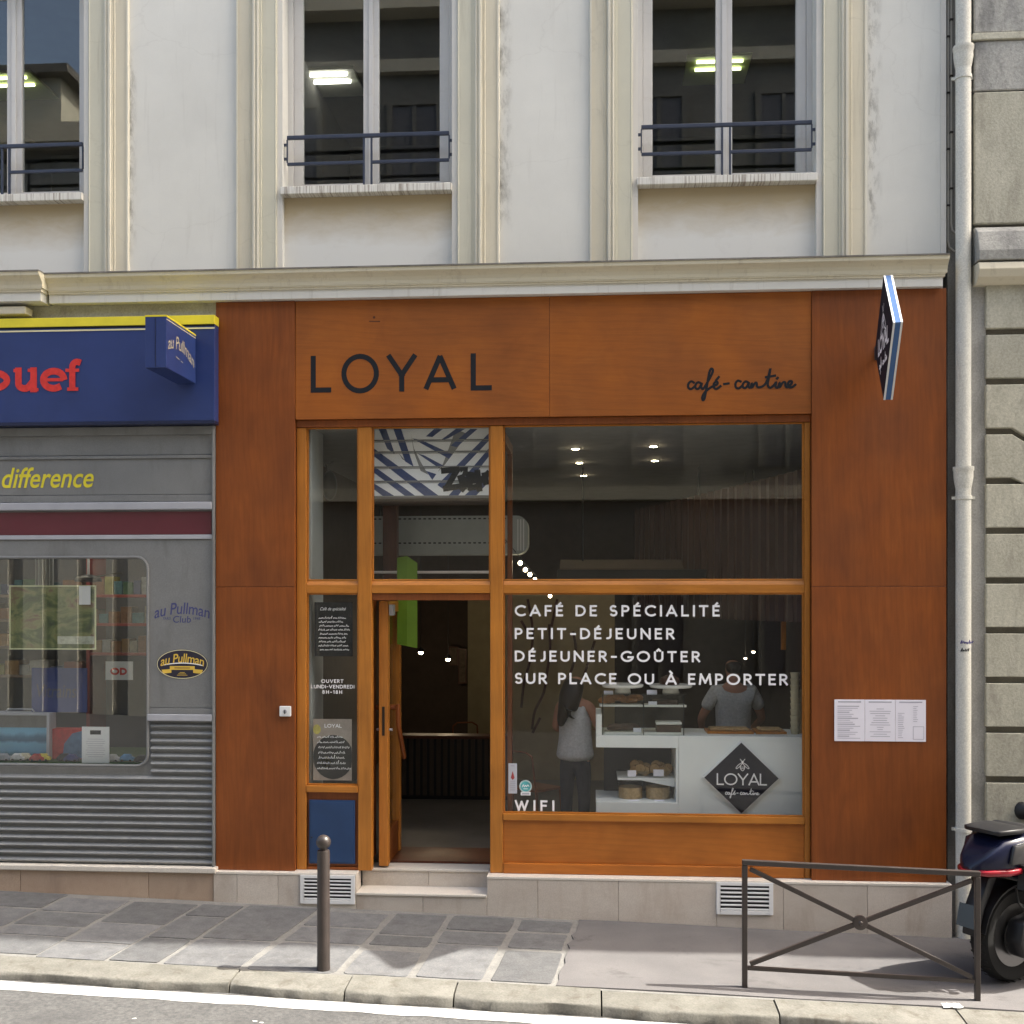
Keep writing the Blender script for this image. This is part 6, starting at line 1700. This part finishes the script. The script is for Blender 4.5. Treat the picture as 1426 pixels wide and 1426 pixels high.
def price(px0, py0, px1, py1, Y, lab):
    x0, z1 = at(px0, py0, Y); x1, z0 = at(px1, py1, Y)
    t = MB().prism([(Y, z0), (Y + .02, z0), (Y + .022, z1), (Y + .019, z1)], 'x', x0, x1).build('price_card', M['paper'])
    tag(t, lab, 'card', 'price cards in the pastry display')
price(874, 1073, 886, 1081.5, YC + .13, 'left price card on the niche shelf')
price(910, 1072, 924.5, 1081, YC + .13, 'right price card on the niche shelf')
price(875.5, 1114, 890, 1118, YC + .06, 'left price card on the niche floor')
price(911, 1114, 925, 1118, YC + .06, 'right price card on the niche floor')
price(841, 962, 854, 967, YC + .09, 'small card beside the left cake stand')
price(901, 961, 915, 967, YC + .09, 'small card beside the right cake stand')
price(903, 977, 915, 984.5, YC + .075, 'card in front of the dark cake on the upper tray')
price(882, 1014, 893, 1022, YC + .075, 'card beside the biscuits on the counter slab')
# niche contents
def bowl(px, z, R_, lab, heap, n, Y=YC + .3):
    X = xa(px, Y)
    t = thing('pastry_bowl', lab, 'bowl', (X, Y, z))
    MB().lathe([(R_ * .55, z), (R_, z + .05), (R_ * 1.02, z + .055), (R_ * .95, z + .05), (R_ * .5, z + .012), (.001, z + .012)], (X, Y, 0), 'z', 24).build('dish', M['glass_case'], t, smooth=True)
    rr = random.Random(int(px))
    for i in range(n):
        a = 2 * PI * i / n; q = R_ * rr.uniform(.35, .8)
        MB().lathe([(.001, -.014), (.045, -.012), (.05, 0), (.045, .012), (.001, .014)], (X + q * math.cos(a), Y + q * math.sin(a), z + .04 + rr.uniform(0, .06)), 'y', 14).build('biscuit', M[heap], t, smooth=True)
bowl(893, zsh + .001, .10, 'glass bowl of cookies on the left of the niche shelf', 'cookie', 7)
bowl(920, zsh + .001, .11, 'glass bowl of cookies on the right of the niche shelf', 'cookie', 8)
def dome(px, z, R_, h, lab, Y=YC + .25):
    X = xa(px, Y)
    t = thing('cake_dome', lab, 'cake dome', (X, Y, z))
    MB().lathe([(R_ * .9, z), (R_ * .9, z + h * .6), (.001, z + h * .62)], (X, Y, 0), 'z', 24).build('cake', M['cookie'], t, smooth=True)
    MB().lathe([(R_, z), (R_, z + h * .85), (R_ * .9, z + h), (.001, z + h * 1.02)], (X, Y, 0), 'z', 24).build('cover', M['glass_case'], t, smooth=True)
dome(878, cz(1118) + .002, .125, .17, 'left covered pale cake on the niche floor')
dome(916, cz(1118) + .002, .125, .18, 'right covered pale cake on the niche floor')
# bread boards and paper cups on the worktop
for k, (p0, p1) in enumerate(((985, 1050), (1053, 1096))):
    Y = YC + .2
    t = thing('bread_board', ('longer left', 'shorter right')[k] + ' wooden board with pale dough on the counter', 'board', (xa((p0 + p1) / 2, Y), Y, ctop))
    MB().box(xa(p0, Y), xa(p1, Y), Y, Y + .3, ctop - .0015, ctop + .022).build('board', M['wood_f'], t, .004)
    MB().box(xa(p0 + 4, Y), xa(p1 - 6, Y), Y + .03, Y + .2, ctop + .0225, ctop + .05).build('dough', M['cookie'], t, .012, 3)
for k, (p, tp) in enumerate(((1107, 941), (1115.5, 964))):
    Y = YC + .25 + .1 * k; X = xa(p, Y)
    t = thing('cup_stack', ('taller left', 'shorter right')[k] + ' stack of cream paper cups at the right end of the counter', 'cups', (X, Y, ctop))
    zz = ctop - .001; zt_ = za(tp, p, Y); i = 0
    while zz < zt_ - .02:
        MB().lathe([(.036, zz + .001), (.043, zz + .05), (.046, zz + .052), (.046, zz + .0575)], (X, Y, 0), 'z', 18).build('cup', M['cream_cup'], t, smooth=True)
        zz += .058; i += 1
# diamond board leaning on the counter front
YDB = YC - .03
dcx, dcz = at(1032.5, 1083.5, YDB)
dr = xa(1086.5, YDB) - dcx; drz = dr * .965
DB = thing('logo_board', 'black diamond board with white bee emblem and cafe name on the counter front', 'sign', (dcx, YDB, dcz - drz))
def dia(r, rz, y0, y1): return MB().prism([(dcx, dcz + rz), (dcx + r, dcz), (dcx, dcz - rz), (dcx - r, dcz)], 'y', y0, y1)
bo = dia(dr, drz, YDB + .004, YC - .001).build('edge', M['white'], DB)
dia(dr - .014, drz - .014, YDB, YDB + .0035).build('face', M['sign_face'], DB)
ik = Ink(.0004)
ik.sans('LOYAL', xa(998, YDB), za(1093.5, 1032, YDB), za(1077, 1032, YDB) - za(1093.5, 1032, YDB), xa(1068, YDB) - xa(998, YDB), .013)
ik.build('lettering', M['vinyl'], bo, lambda u, v, w=0: (u, YDB - .0003 - w, v))
ik = Ink(.0004); kq = (xa(1057, YDB) - xa(1010, YDB)) / (1437 - 918); ik.script(CANTINE, 0, 0, kq * 100, .0075)
ik.build('lettering', M['vinyl'], bo, facade(xa(1010, YDB), za(1106.5, 1032, YDB), YDB - .0003))
ik = Ink(.0004); bx_, bz_ = at(1034, 1066, YDB); q = .0065
for s_ in (-1, 1):
    ik.stroke(smooth_path([(bx_, bz_ + 4 * q), (bx_ + s_ * 5 * q, bz_ + 1.5 * q), (bx_ + s_ * 9 * q, bz_ - 3.2 * q), (bx_ + s_ * 8 * q, bz_ - 4.5 * q), (bx_ + s_ * 4 * q, bz_ - 1.5 * q), (bx_, bz_ + 3 * q)]), .006)
    ik.stroke([(bx_ + s_ * .8 * q, bz_ + 5.5 * q), (bx_ + s_ * 3.2 * q, bz_ + 9 * q)], .0055)
ik.disc((bx_, bz_ + 5 * q), 1.6 * q)
ik.stroke(smooth_path([(bx_, bz_ + 3 * q), (bx_ - 3 * q, bz_ - 1 * q), (bx_ - 2.6 * q, bz_ - 5 * q), (bx_, bz_ - 7.5 * q), (bx_ + 2.6 * q, bz_ - 5 * q), (bx_ + 3 * q, bz_ - 1 * q)]), .006)
for dz_ in (-2.2, -4.4): ik.stroke([(bx_ - 2 * q, bz_ + dz_ * q), (bx_ + 2 * q, bz_ + dz_ * q)], .005)
ik.build('bee_emblem', M['vinyl'], bo, lambda u, v, w=0: (u, YDB - .0003 - w, v))
# chair, bench and table dimly seen inside
def chair(X, Y, rz, lab):
    t = thing('cafe_chair', lab, 'chair', (X, Y, ZFL), None, rz)
    MB().box(-.2, .2, -.2, .2, .44, .465).build('seat', M['wood_v'], t, .01, local=True)
    for sx in (-1, 1):
        MB().tube([(sx * .17, -.17, .439), (sx * .19, -.2, 0)], .011, 8).build('leg', M['wood_v'], t, smooth=True, local=True)
        MB().tube([(sx * .19, .2, 0), (sx * .17, .19, .45), (sx * .165, .24, .82)], .011, 8).build('leg', M['wood_v'], t, smooth=True, local=True)
    MB().tube([(-.165, .24, .82), (-.1, .26, .86), (.1, .26, .86), (.165, .24, .82)], .011, 8).build('back_rail', M['wood_v'], t, smooth=True, local=True)
    return t
chair(xa(748, 1.9), 1.9, 2.4, 'thin framed wooden chair left of the woman in the cafe')
chair(xa(655, 4.2), 4.2, .4, 'dark chair standing deep inside the cafe doorway')
BN = thing('slatted_bench', 'dark slatted radiator screen low inside the cafe doorway', 'screen', (xa(600, 3.6), 3.6, ZFL))
for i in range(16):
    x_ = xa(560, 3.6) + i * .085
    if i == 0: f = MB().box(x_, x_ + .05, 3.6, 3.63, ZFL + .05, ZFL + .75).build('slat', M['cafe_dark'], BN); fx_ = x_
    else: dup(f, x_ - fx_, 0, 0, BN)
MB().box(xa(560, 3.6) - .03, xa(560, 3.6) + 16 * .085, 3.58, 3.85, ZFL + .751, ZFL + .79).build('top', M['wood_in'], BN, .004)
MB().box(xa(560, 3.6) - .03, xa(560, 3.6) + 16 * .085, 3.631, 3.80, ZFL, ZFL + .75).build('core', M['black'], BN)
for k, (p0, q0, p1, q1, lab) in enumerate(((627, 902, 636, 925, 'left small framed picture deep in the cafe'), (640, 905, 648, 950, 'right tall framed picture deep in the cafe'))):
    flat_sign('wall_picture', lab, 'picture', p0, q0, p1, q1, 7.9, pal((.12, .09, .06)), .02, M['wood_in'], .02)
# amber slats on the right wall of the cafe
for k, (p, q0, q1, Y) in enumerate(((1113, 705, 770, .95), (1085, 740, 810, 1.6), (1074, 765, 812, 2.2), (1088, 860, 905, 1.6))):
    x0, z1 = at(p, q0, Y); z0 = za(q1, p, Y)
    tag(MB().box(x0, x0 + .05, Y, Y + .04, z0, z1).build('wall_batten', M['wood_f'], None, .003), ('tall honey batten beside the right frame in the top window', 'middle honey batten on the plank wall', 'innermost honey batten on the plank wall', 'short honey batten below the transom on the right')[k], 'batten')

# ================================================================== PEOPLE
def skin_mesh(name, joints, edges, mat, parent, sub=2, label=None):
    me = bpy.data.meshes.new(name)
    keys = list(joints)
    me.from_pydata([joints[k][:3] for k in keys], [(keys.index(a), keys.index(b)) for a, b in edges], [])
    o = bpy.data.objects.new(name, me); COL.objects.link(o)
    o.modifiers.new('skin', 'SKIN').use_smooth_shade = True
    for i, k in enumerate(keys):
        r = joints[k][3]
        me.skin_vertices[0].data[i].radius = (r, r) if isinstance(r, (int, float)) else r
    me.skin_vertices[0].data[0].use_root = True
    ss = o.modifiers.new('sub', 'SUBSURF'); ss.levels = sub; ss.render_levels = sub
    bpy.context.view_layer.update()
    dg = bpy.context.evaluated_depsgraph_get()
    m2_ = bpy.data.meshes.new_from_object(o.evaluated_get(dg))
    bpy.data.objects.remove(o)
    m2_.name = name
    m2_.materials.clear(); m2_.materials.append(mat)
    m2_.polygons.foreach_set('use_smooth', [True] * len(m2_.polygons))
    n = link(name, m2_, parent)
    return n
M['skin'] = plain('skin', (.42, .20, .13), .55, .35)
M['hair'] = plain('dark_brown_hair', (.022, .012, .008), .45, .4, var=.4, scale=30)
M['grey_cloth'] = rough_mat('grey_cloth', (.50, .51, .53), (.62, .63, .65), 5, .9, .4, 40)
M['shirt'] = rough_mat('light_grey_shirt', (.46, .46, .465), (.58, .58, .58), 5, .9, .4, 40)
M['jeans'] = rough_mat('dark_jeans', (.022, .024, .04), (.035, .038, .058), 8, .9, .3, 80)
def person(lab, X, Y, rz, H, cloth, hairlong, pose):
    t = thing('person', lab, 'person', (X, Y, ZFL), None, rz)
    s_ = H / 1.70
    J = {}
    def j(k, x, y, z, r): J[k] = (x * s_, y * s_, z * s_, r * s_ if isinstance(r, (int, float)) else (r[0] * s_, r[1] * s_))
    j('pel', 0, 0, .94, (.11, .09)); j('bel', 0, .0, 1.06, (.135, .10)); j('che', 0, .0, 1.24, (.155, .105)); j('sho', 0, -.01, 1.39, (.12, .08)); j('nec', 0, 0, 1.47, .052); j('hed', 0, .02, 1.55, .072); j('cra', 0, .01, 1.63, .082); j('top', 0, .0, 1.675, .05)
    E_ = [('pel', 'bel'), ('bel', 'che'), ('che', 'sho'), ('sho', 'nec'), ('nec', 'hed'), ('hed', 'cra'), ('cra', 'top')]
    for s, q in ((-1, 'l'), (1, 'r')):
        j(q + 'sh', s * .17, -.005, 1.38, .058)
        el, wr, ha = pose[q]
        j(q + 'el', *el, .043); j(q + 'wr', *wr, .030); j(q + 'ha', *ha, .034)
        fdir = Vector(ha) - Vector(wr); fdir.normalize()
        E_ += [('sho', q + 'sh'), (q + 'sh', q + 'el'), (q + 'el', q + 'wr'), (q + 'wr', q + 'ha')]
        side = Vector((s * -1, 0, 0))
        perp = fdir.cross(Vector((0, 0, 1)));
        if perp.length < .1: perp = Vector((0, 1, 0))
        perp.normalize()
        for f_ in range(4):
            b_ = Vector(ha) + fdir * .03 + perp * (.027 - .018 * f_)
            tip = b_ + fdir * (.055 - .006 * abs(f_ - 1.2)) + Vector((0, 0, -.018))
            j(q + 'f%d' % f_, *b_, .011); j(q + 't%d' % f_, *tip, .008)
            E_ += [(q + 'ha', q + 'f%d' % f_), (q + 'f%d' % f_, q + 't%d' % f_)]
        th = Vector(ha) + perp * .045 - fdir * .005
        j(q + 'th', *th, .012); j(q + 'tt', *(th + fdir * .035 + perp * .012), .009)
        E_ += [(q + 'ha', q + 'th'), (q + 'th', q + 'tt')]
        j(q + 'hp', s * .085, 0, .80, .085); j(q + 'kn', s * .10, .01, .49, .062); j(q + 'an', s * .10, -.01, .09, .042); j(q + 'to', s * .11, .13, .035, .036)
        E_ += [('pel', q + 'hp'), (q + 'hp', q + 'kn'), (q + 'kn', q + 'an'), (q + 'an', q + 'to')]
    skin_mesh('body', J, E_, M['skin'], t)
    def sub(keys, edges, grow, over=None):
        K = {k: (*J[k][:3], tuple(v * grow for v in J[k][3]) if isinstance(J[k][3], tuple) else J[k][3] * grow) for k in keys}
        if over:
            for k, v in over.items(): K[k] = (v[0] * s_, v[1] * s_, v[2] * s_, tuple(q * s_ for q in v[3]) if isinstance(v[3], tuple) else v[3] * s_)
        return K, edges
    return t, J, sub, s_
# woman at the left end of the counter, seen from behind
Xw, Yw = xa(801, 1.45), 1.45
pw = {'l': ((-.24, .02, 1.13), (-.16, .22, 1.08), (-.10, .29, 1.10)), 'r': ((.25, .06, 1.14), (.17, .26, 1.08), (.10, .33, 1.10))}
t, J, sub, s_ = person('woman with long dark hair and grey sleeveless top seen from behind', Xw, Yw, -.45, 1.70, None, True, pw)
K = {'hem': (0, 0, .80, (.225, .19)), 'low': (0, 0, .90, (.215, .175)), 'wai': (0, 0, 1.03, (.185, .145)), 'che': (0, 0, 1.24, (.185, .135)), 'sho': (0, -.01, 1.375, (.135, .09)), 'nek': (0, -.005, 1.43, .068), 'ls': (-.135, 0, 1.385, .055), 'rs': (.135, 0, 1.385, .055)}
E_ = [('hem', 'low'), ('low', 'wai'), ('wai', 'che'), ('che', 'sho'), ('sho', 'nek'), ('sho', 'ls'), ('sho', 'rs')]
skin_mesh('top', K, E_, M['grey_cloth'], t)
K = {'wst': (0, 0, .97, (.12, .10)), 'pel': (0, 0, .86, (.125, .11)), 'lhp': (-.085, 0, .76, .098), 'lkn': (-.10, .01, .49, .072), 'lan': (-.10, -.01, .09, .052), 'rhp': (.085, 0, .76, .098), 'rkn': (.10, .01, .49, .072), 'ran': (.10, -.01, .09, .052)}
E_ = [('wst', 'pel'), ('pel', 'lhp'), ('lhp', 'lkn'), ('lkn', 'lan'), ('pel', 'rhp'), ('rhp', 'rkn'), ('rkn', 'ran')]
skin_mesh('trousers', K, E_, M['jeans'], t)
skin_mesh('hair', {'a': (0, -.01, 1.66, .105), 'b': (0, -.035, 1.58, .118), 'c': (-.01, -.08, 1.47, .12), 'd': (-.05, -.135, 1.36, .085), 'e': (-.08, -.15, 1.25, .055), 'f': (-.09, -.15, 1.17, .025), 'g': (.04, -.14, 1.35, .065), 'h': (.03, -.15, 1.26, .035)}, [('a', 'b'), ('b', 'c'), ('c', 'd'), ('d', 'e'), ('e', 'f'), ('c', 'g'), ('g', 'h')], M['hair'], t)
# man behind the counter, seen from behind
Xm, Ym = xa(1021, 1.75), 1.75
pm = {'l': ((-.30, .04, 1.12), (-.24, .24, .98), (-.20, .31, .96)), 'r': ((.30, .04, 1.12), (.25, .24, .98), (.21, .31, .96))}
t, J, sub, s_ = person('man in a light grey T-shirt with his back turned behind the counter', Xm, Ym, .15, 1.86, None, False, pm)
K, E_ = sub(['bel', 'che', 'sho', 'lsh', 'rsh'], [('hem', 'bel'), ('bel', 'che'), ('che', 'sho'), ('sho', 'lsh'), ('lsh', 'ls'), ('sho', 'rsh'), ('rsh', 'rs'), ('sho', 'nk')], 1.12, {'nk': (0, -.01, 1.452, .072), 'hem': (0, 0, .90, (.185, .125)), 'ls': (-.275, .015, 1.20, .066), 'rs': (.275, .015, 1.20, .066)})
K = {k: K[k] for k in ('hem', 'bel', 'che', 'sho', 'lsh', 'rsh', 'ls', 'rs', 'nk')}
K['bel'] = (*K['bel'][:3], (.18 * s_, .125 * s_)); K['che'] = (*K['che'][:3], (.195 * s_, .13 * s_)); K['sho'] = (*K['sho'][:3], (.16 * s_, .105 * s_))
for q in ('lsh', 'rsh'): K[q] = (*K[q][:3], .076 * s_)
skin_mesh('shirt', K, E_, M['shirt'], t)
K, E_ = sub(['pel', 'lhp', 'lkn', 'lan', 'rhp', 'rkn', 'ran'], [('pel', 'lhp'), ('lhp', 'lkn'), ('lkn', 'lan'), ('pel', 'rhp'), ('rhp', 'rkn'), ('rkn', 'ran')], 1.15)
skin_mesh('trousers', K, E_, M['jeans'], t)
k_ = s_
skin_mesh('hair', {'a': (0, -.01 * k_, 1.665 * k_, .09 * k_), 'b': (0, -.03 * k_, 1.60 * k_, .088 * k_), 'c': (0, -.03 * k_, 1.54 * k_, .06 * k_)}, [('a', 'b'), ('b', 'c')], M['hair'], t)

# ================================================================== SCOOTER
M['scoot'] = plain('midnight_blue_paint', (.007, .009, .028), .25, .4, var=.05)
M['scoot_black'] = plain('black_fairing', (.012, .012, .014), .4, .35)
M['chrome'] = plain('brushed_silver', (.22, .22, .225), .35, .5, .9)
M['tail_red'] = plain('red_tail_lens', (.24, .01, .02), .12, .6)
M['smoke'] = plain('smoked_lens', (.028, .028, .03), .22, .4)
M['white_plastic'] = plain('white_grip', (.72, .72, .74), .35, .5)
SXr, SYr = G(1404, 1366)
SYr -= 0.0
SC2 = thing('motor_scooter', 'dark blue maxi scooter parked on the pavement behind the barrier', 'scooter', (SXr, SYr, zg(SXr, SYr) + .012), None, math.radians(33))
SC2.scale = (1.28, 1.28, 1.28)
def sb(mb, name, mat, bevel=0, smooth=True, parent=SC2, sharp=40): return mb.build(name, M[mat], parent, bevel, smooth=smooth, local=True, sharp=sharp)
def wheel(x, R_, w):
    prof = [(R_ * .66, -w * .35), (R_ * .80, -w * .5), (R_ * .93, -w * .46), (R_ * .99, -w * .2), (R_, 0), (R_ * .99, w * .2), (R_ * .93, w * .46), (R_ * .80, w * .5), (R_ * .66, w * .35)]
    m = MB().lathe(prof, (x, 0, R_), 'y', 36)
    wh = sb(m, 'wheel', 'rubber')
    rim = MB().lathe([(R_ * .67, -w * .36), (R_ * .62, -w * .30), (R_ * .60, 0), (R_ * .62, w * .30), (R_ * .67, w * .36)], (x, 0, R_), 'y', 36)
    for k in range(5):
        a = 2 * PI * k / 5
        rim.bar((x + .03 * math.cos(a), 0, R_ + .03 * math.sin(a)), (x + R_ * .62 * math.cos(a), 0, R_ + R_ * .62 * math.sin(a)), .03, .05)
    rim.lathe([(.001, -.06), (.05, -.06), (.05, .06), (.001, .06)], (x, 0, R_), 'y', 18)
    c = Vector((0, 0, 0))
    o = rim.build('rim', M['chrome'], None, smooth=True, local=True)
    o.parent = SC2
    o2 = MB().lathe([(R_ * .30, -w * .5 - .006), (R_ * .44, -w * .5 - .006), (R_ * .44, -w * .5 - .001), (R_ * .30, -w * .5 - .001)], (x, 0, R_), 'y', 30).build('brake_disc', M['chrome'], SC2, local=True, smooth=True)
    return wh
wheel(0, .285, .135)
wheel(1.22, .275, .115)
def body_loft(secs, name, mat, n=20, e=2.8): return sb(MB().loft(secs, n, e), name, mat, sharp=60)
body_loft([(-.365, 0, .03, .70, .735), (-.31, 0, .10, .695, .80), (-.20, 0, .148, .685, .895), (-.05, 0, .165, .65, .915), (.15, 0, .185, .58, .90), (.40, 0, .20, .44, .78), (.60, 0, .18, .32, .62), (.70, 0, .15, .28, .48)], 'tail_fairing', 'scoot', 24, 4.5)
body_loft([(.55, 0, .14, .24, .42), (.70, 0, .20, .20, .40), (.86, 0, .20, .22, .40), (.94, 0, .16, .28, .5)], 'footboard', 'scoot_black')
body_loft([(.82, 0, .16, .34, .62), (.90, 0, .20, .36, .80), (1.02, 0, .19, .45, .84), (1.14, 0, .13, .52, .80), (1.24, 0, .05, .58, .70)], 'front_fairing', 'scoot')
body_loft([(.02, 0, .12, .90, .93), (.06, 0, .165, .88, .95), (.22, 0, .175, .84, .92), (.40, 0, .175, .76, .83), (.56, 0, .15, .70, .77), (.66, 0, .09, .64, .72)], 'seat', 'black', 24, 4)
body_loft([(-.255, 0, .10, .925, .945), (-.235, 0, .13, .917, .952), (-.06, 0, .15, .917, .955), (.0, 0, .13, .92, .95)], 'grab_rail', 'scoot_black', 24, 6)
body_loft([(-.385, 0, .03, .692, .712), (-.32, 0, .112, .682, .722), (-.19, 0, .165, .678, .728), (-.02, 0, .190, .692, .735), (.01, 0, .150, .70, .73)], 'tail_light', 'tail_red', 24, 5)
for s in (-1, 1):
    sb(MB().prism([(-.20, .755), (-.17, .865), (-.02, .875), (.0, .775), (-.06, .745)], 'y', s * .150, s * .176), 'side_lens', 'smoke', .008)
    sb(MB().tube([(-.05, s * .15, .64), (-.06, s * .215, .635)], .012, 8), 'signal_stalk', 'black')
    sb(MB().ball((-.065, s * .235, .634), .03, 14, sx=1.2, sy=.8, sz=.8), 'turn_signal', 'chrome')
sb(MB().prism([(-.325, .32), (-.36, .32), (-.34, .48), (-.24, .66), (-.16, .66), (-.27, .48)], 'y', -.05, .05), 'mudguard', 'scoot_black', .012)
sb(MB().add([(-.342, -.07, .50), (-.342, .07, .50), (-.375, .07, .37), (-.375, -.07, .37), (-.350, -.07, .503), (-.350, .07, .503), (-.383, .07, .373), (-.383, -.07, .373)], [(0, 1, 2, 3), (7, 6, 5, 4), (0, 4, 5, 1), (1, 5, 6, 2), (2, 6, 7, 3), (3, 7, 4, 0)]), 'number_plate', 'smoke', 0, False)
sb(MB().lathe([(.30, -.075), (.315, -.075), (.32, 0), (.315, .075), (.30, .075)], (0, 0, .285), 'y', 36), 'wheel_arch_hoop', 'scoot_black') if False else None
arcpts = [(.315 * math.cos(math.radians(a)), .285 + .315 * math.sin(math.radians(a))) for a in range(30, 171, 10)]
sb(MB().prism(arcpts + [(.99 * x, .285 + (z - .285) * .955) for x, z in arcpts[::-1]], 'y', -.08, .08), 'hugger', 'scoot_black')
sb(MB().prism([(-.12, .20), (-.15, .29), (-.12, .41), (.15, .46), (.66, .44), (.68, .28), (.35, .16), (.02, .165)], 'y', -.20, -.085), 'engine_case', 'scoot_black', .02)
for q in (.33, .25): sb(MB().lathe([(.014, 0), (.014, -.006), (.001, -.007)], (-.10, -.2005, q), 'y', 12), 'bolt', 'chrome')
sb(MB().tube([(-.02, -.215, .60), (.10, -.225, .54), (.30, -.225, .46), (.5, -.215, .40)], [.03, .045, .045, .03], 12), 'side_trim', 'chrome')
sb(MB().tube([(-.10, .20, .36), (.0, .21, .34), (.35, .20, .30), (.5, .17, .26)], [.055, .065, .06, .03], 14), 'exhaust', 'chrome')
for s in (-1, 1):
    sb(MB().tube([(-.02, s * .15, .30), (.10, s * .16, .62)], .022, 10), 'shock_absorber', 'chrome')
    sb(MB().tube([(.94, s * .05, .83), (.88, s * .22, .86), (.82, s * .34, .84)], [.018, .018, .022], 10), 'handlebar', 'white_plastic')
    sb(MB().tube([(.82, s * .335, .84), (.74, s * .36, .83)], .021, 10), 'grip', 'black')
    st_ = sb(MB().tube([(.94, s * .17, .80), (.86, s * .34, .81), (.77, s * .45, .83)], .009, 8), 'mirror_stalk', 'scoot_black')
    sb(MB().ball((.75, s * .47, .885), .085, 16, sx=.5, sy=.95, sz=.72), 'mirror', 'black')
    sb(MB().tube([(1.22, s * .08, .275), (1.10, s * .08, .62)], .024, 10), 'fork_leg', 'chrome')
sb(MB().add([(1.10, -.17, .82), (1.10, .17, .82), (.98, .13, 1.0), (.98, -.13, 1.0), (1.105, -.17, .82), (1.105, .17, .82), (.985, .13, 1.0), (.985, -.13, 1.0)], [(0, 1, 2, 3), (7, 6, 5, 4), (0, 4, 5, 1), (1, 5, 6, 2), (2, 6, 7, 3), (3, 7, 4, 0)]), 'windscreen', 'smoke', 0, False)
sb(MB().ball((1.20, 0, .66), .08, 16, sx=.5, sy=1.3, sz=.6), 'headlight', 'white_plastic')
sb(MB().tube([(.34, -.14, .24), (.30, -.2, .02)], .012, 8), 'side_stand', 'iron')
sb(MB().tube([(-.02, -.18, .55), (.05, -.215, .47), (.20, -.21, .43), (.42, -.205, .40)], .008, 6), 'brake_cable', 'rubber')
sb(MB().tube([(-.10, -.13, .60), (-.12, -.16, .52), (-.05, -.18, .44), (.08, -.20, .42)], .007, 6), 'hose', 'rubber')
coil = [(.0 + .10 * i / 60 - .02, -.155 + .03 * math.cos(i * .7), .32 + .28 * i / 60 + .0) for i in range(61)]
sb(MB().tube(coil, .006, 5), 'spring', 'chrome')
for i in range(34):
    a = 2 * PI * i / 34
    if i == 0: tr0 = MB().box(-.006, .006, -.05, .05, .2845, .2875).build('tread_block', M['rubber'], SC2, local=True); tr0.location = (0, 0, .285); 
    o_ = tr0 if i == 0 else tr0.copy()
    if i: COL.objects.link(o_); o_.parent = SC2
    o_.rotation_euler = (0, a, .0)
    o_.location = (.2835 * math.sin(a), 0, .285 + .2835 * math.cos(a))
for sx in (-.12, .05, .22): sb(MB().prism([(sx, .60), (sx + .006, .60), (sx + .026, .74), (sx + .02, .74)], 'y', -.206, -.150), 'panel_gap', 'black')
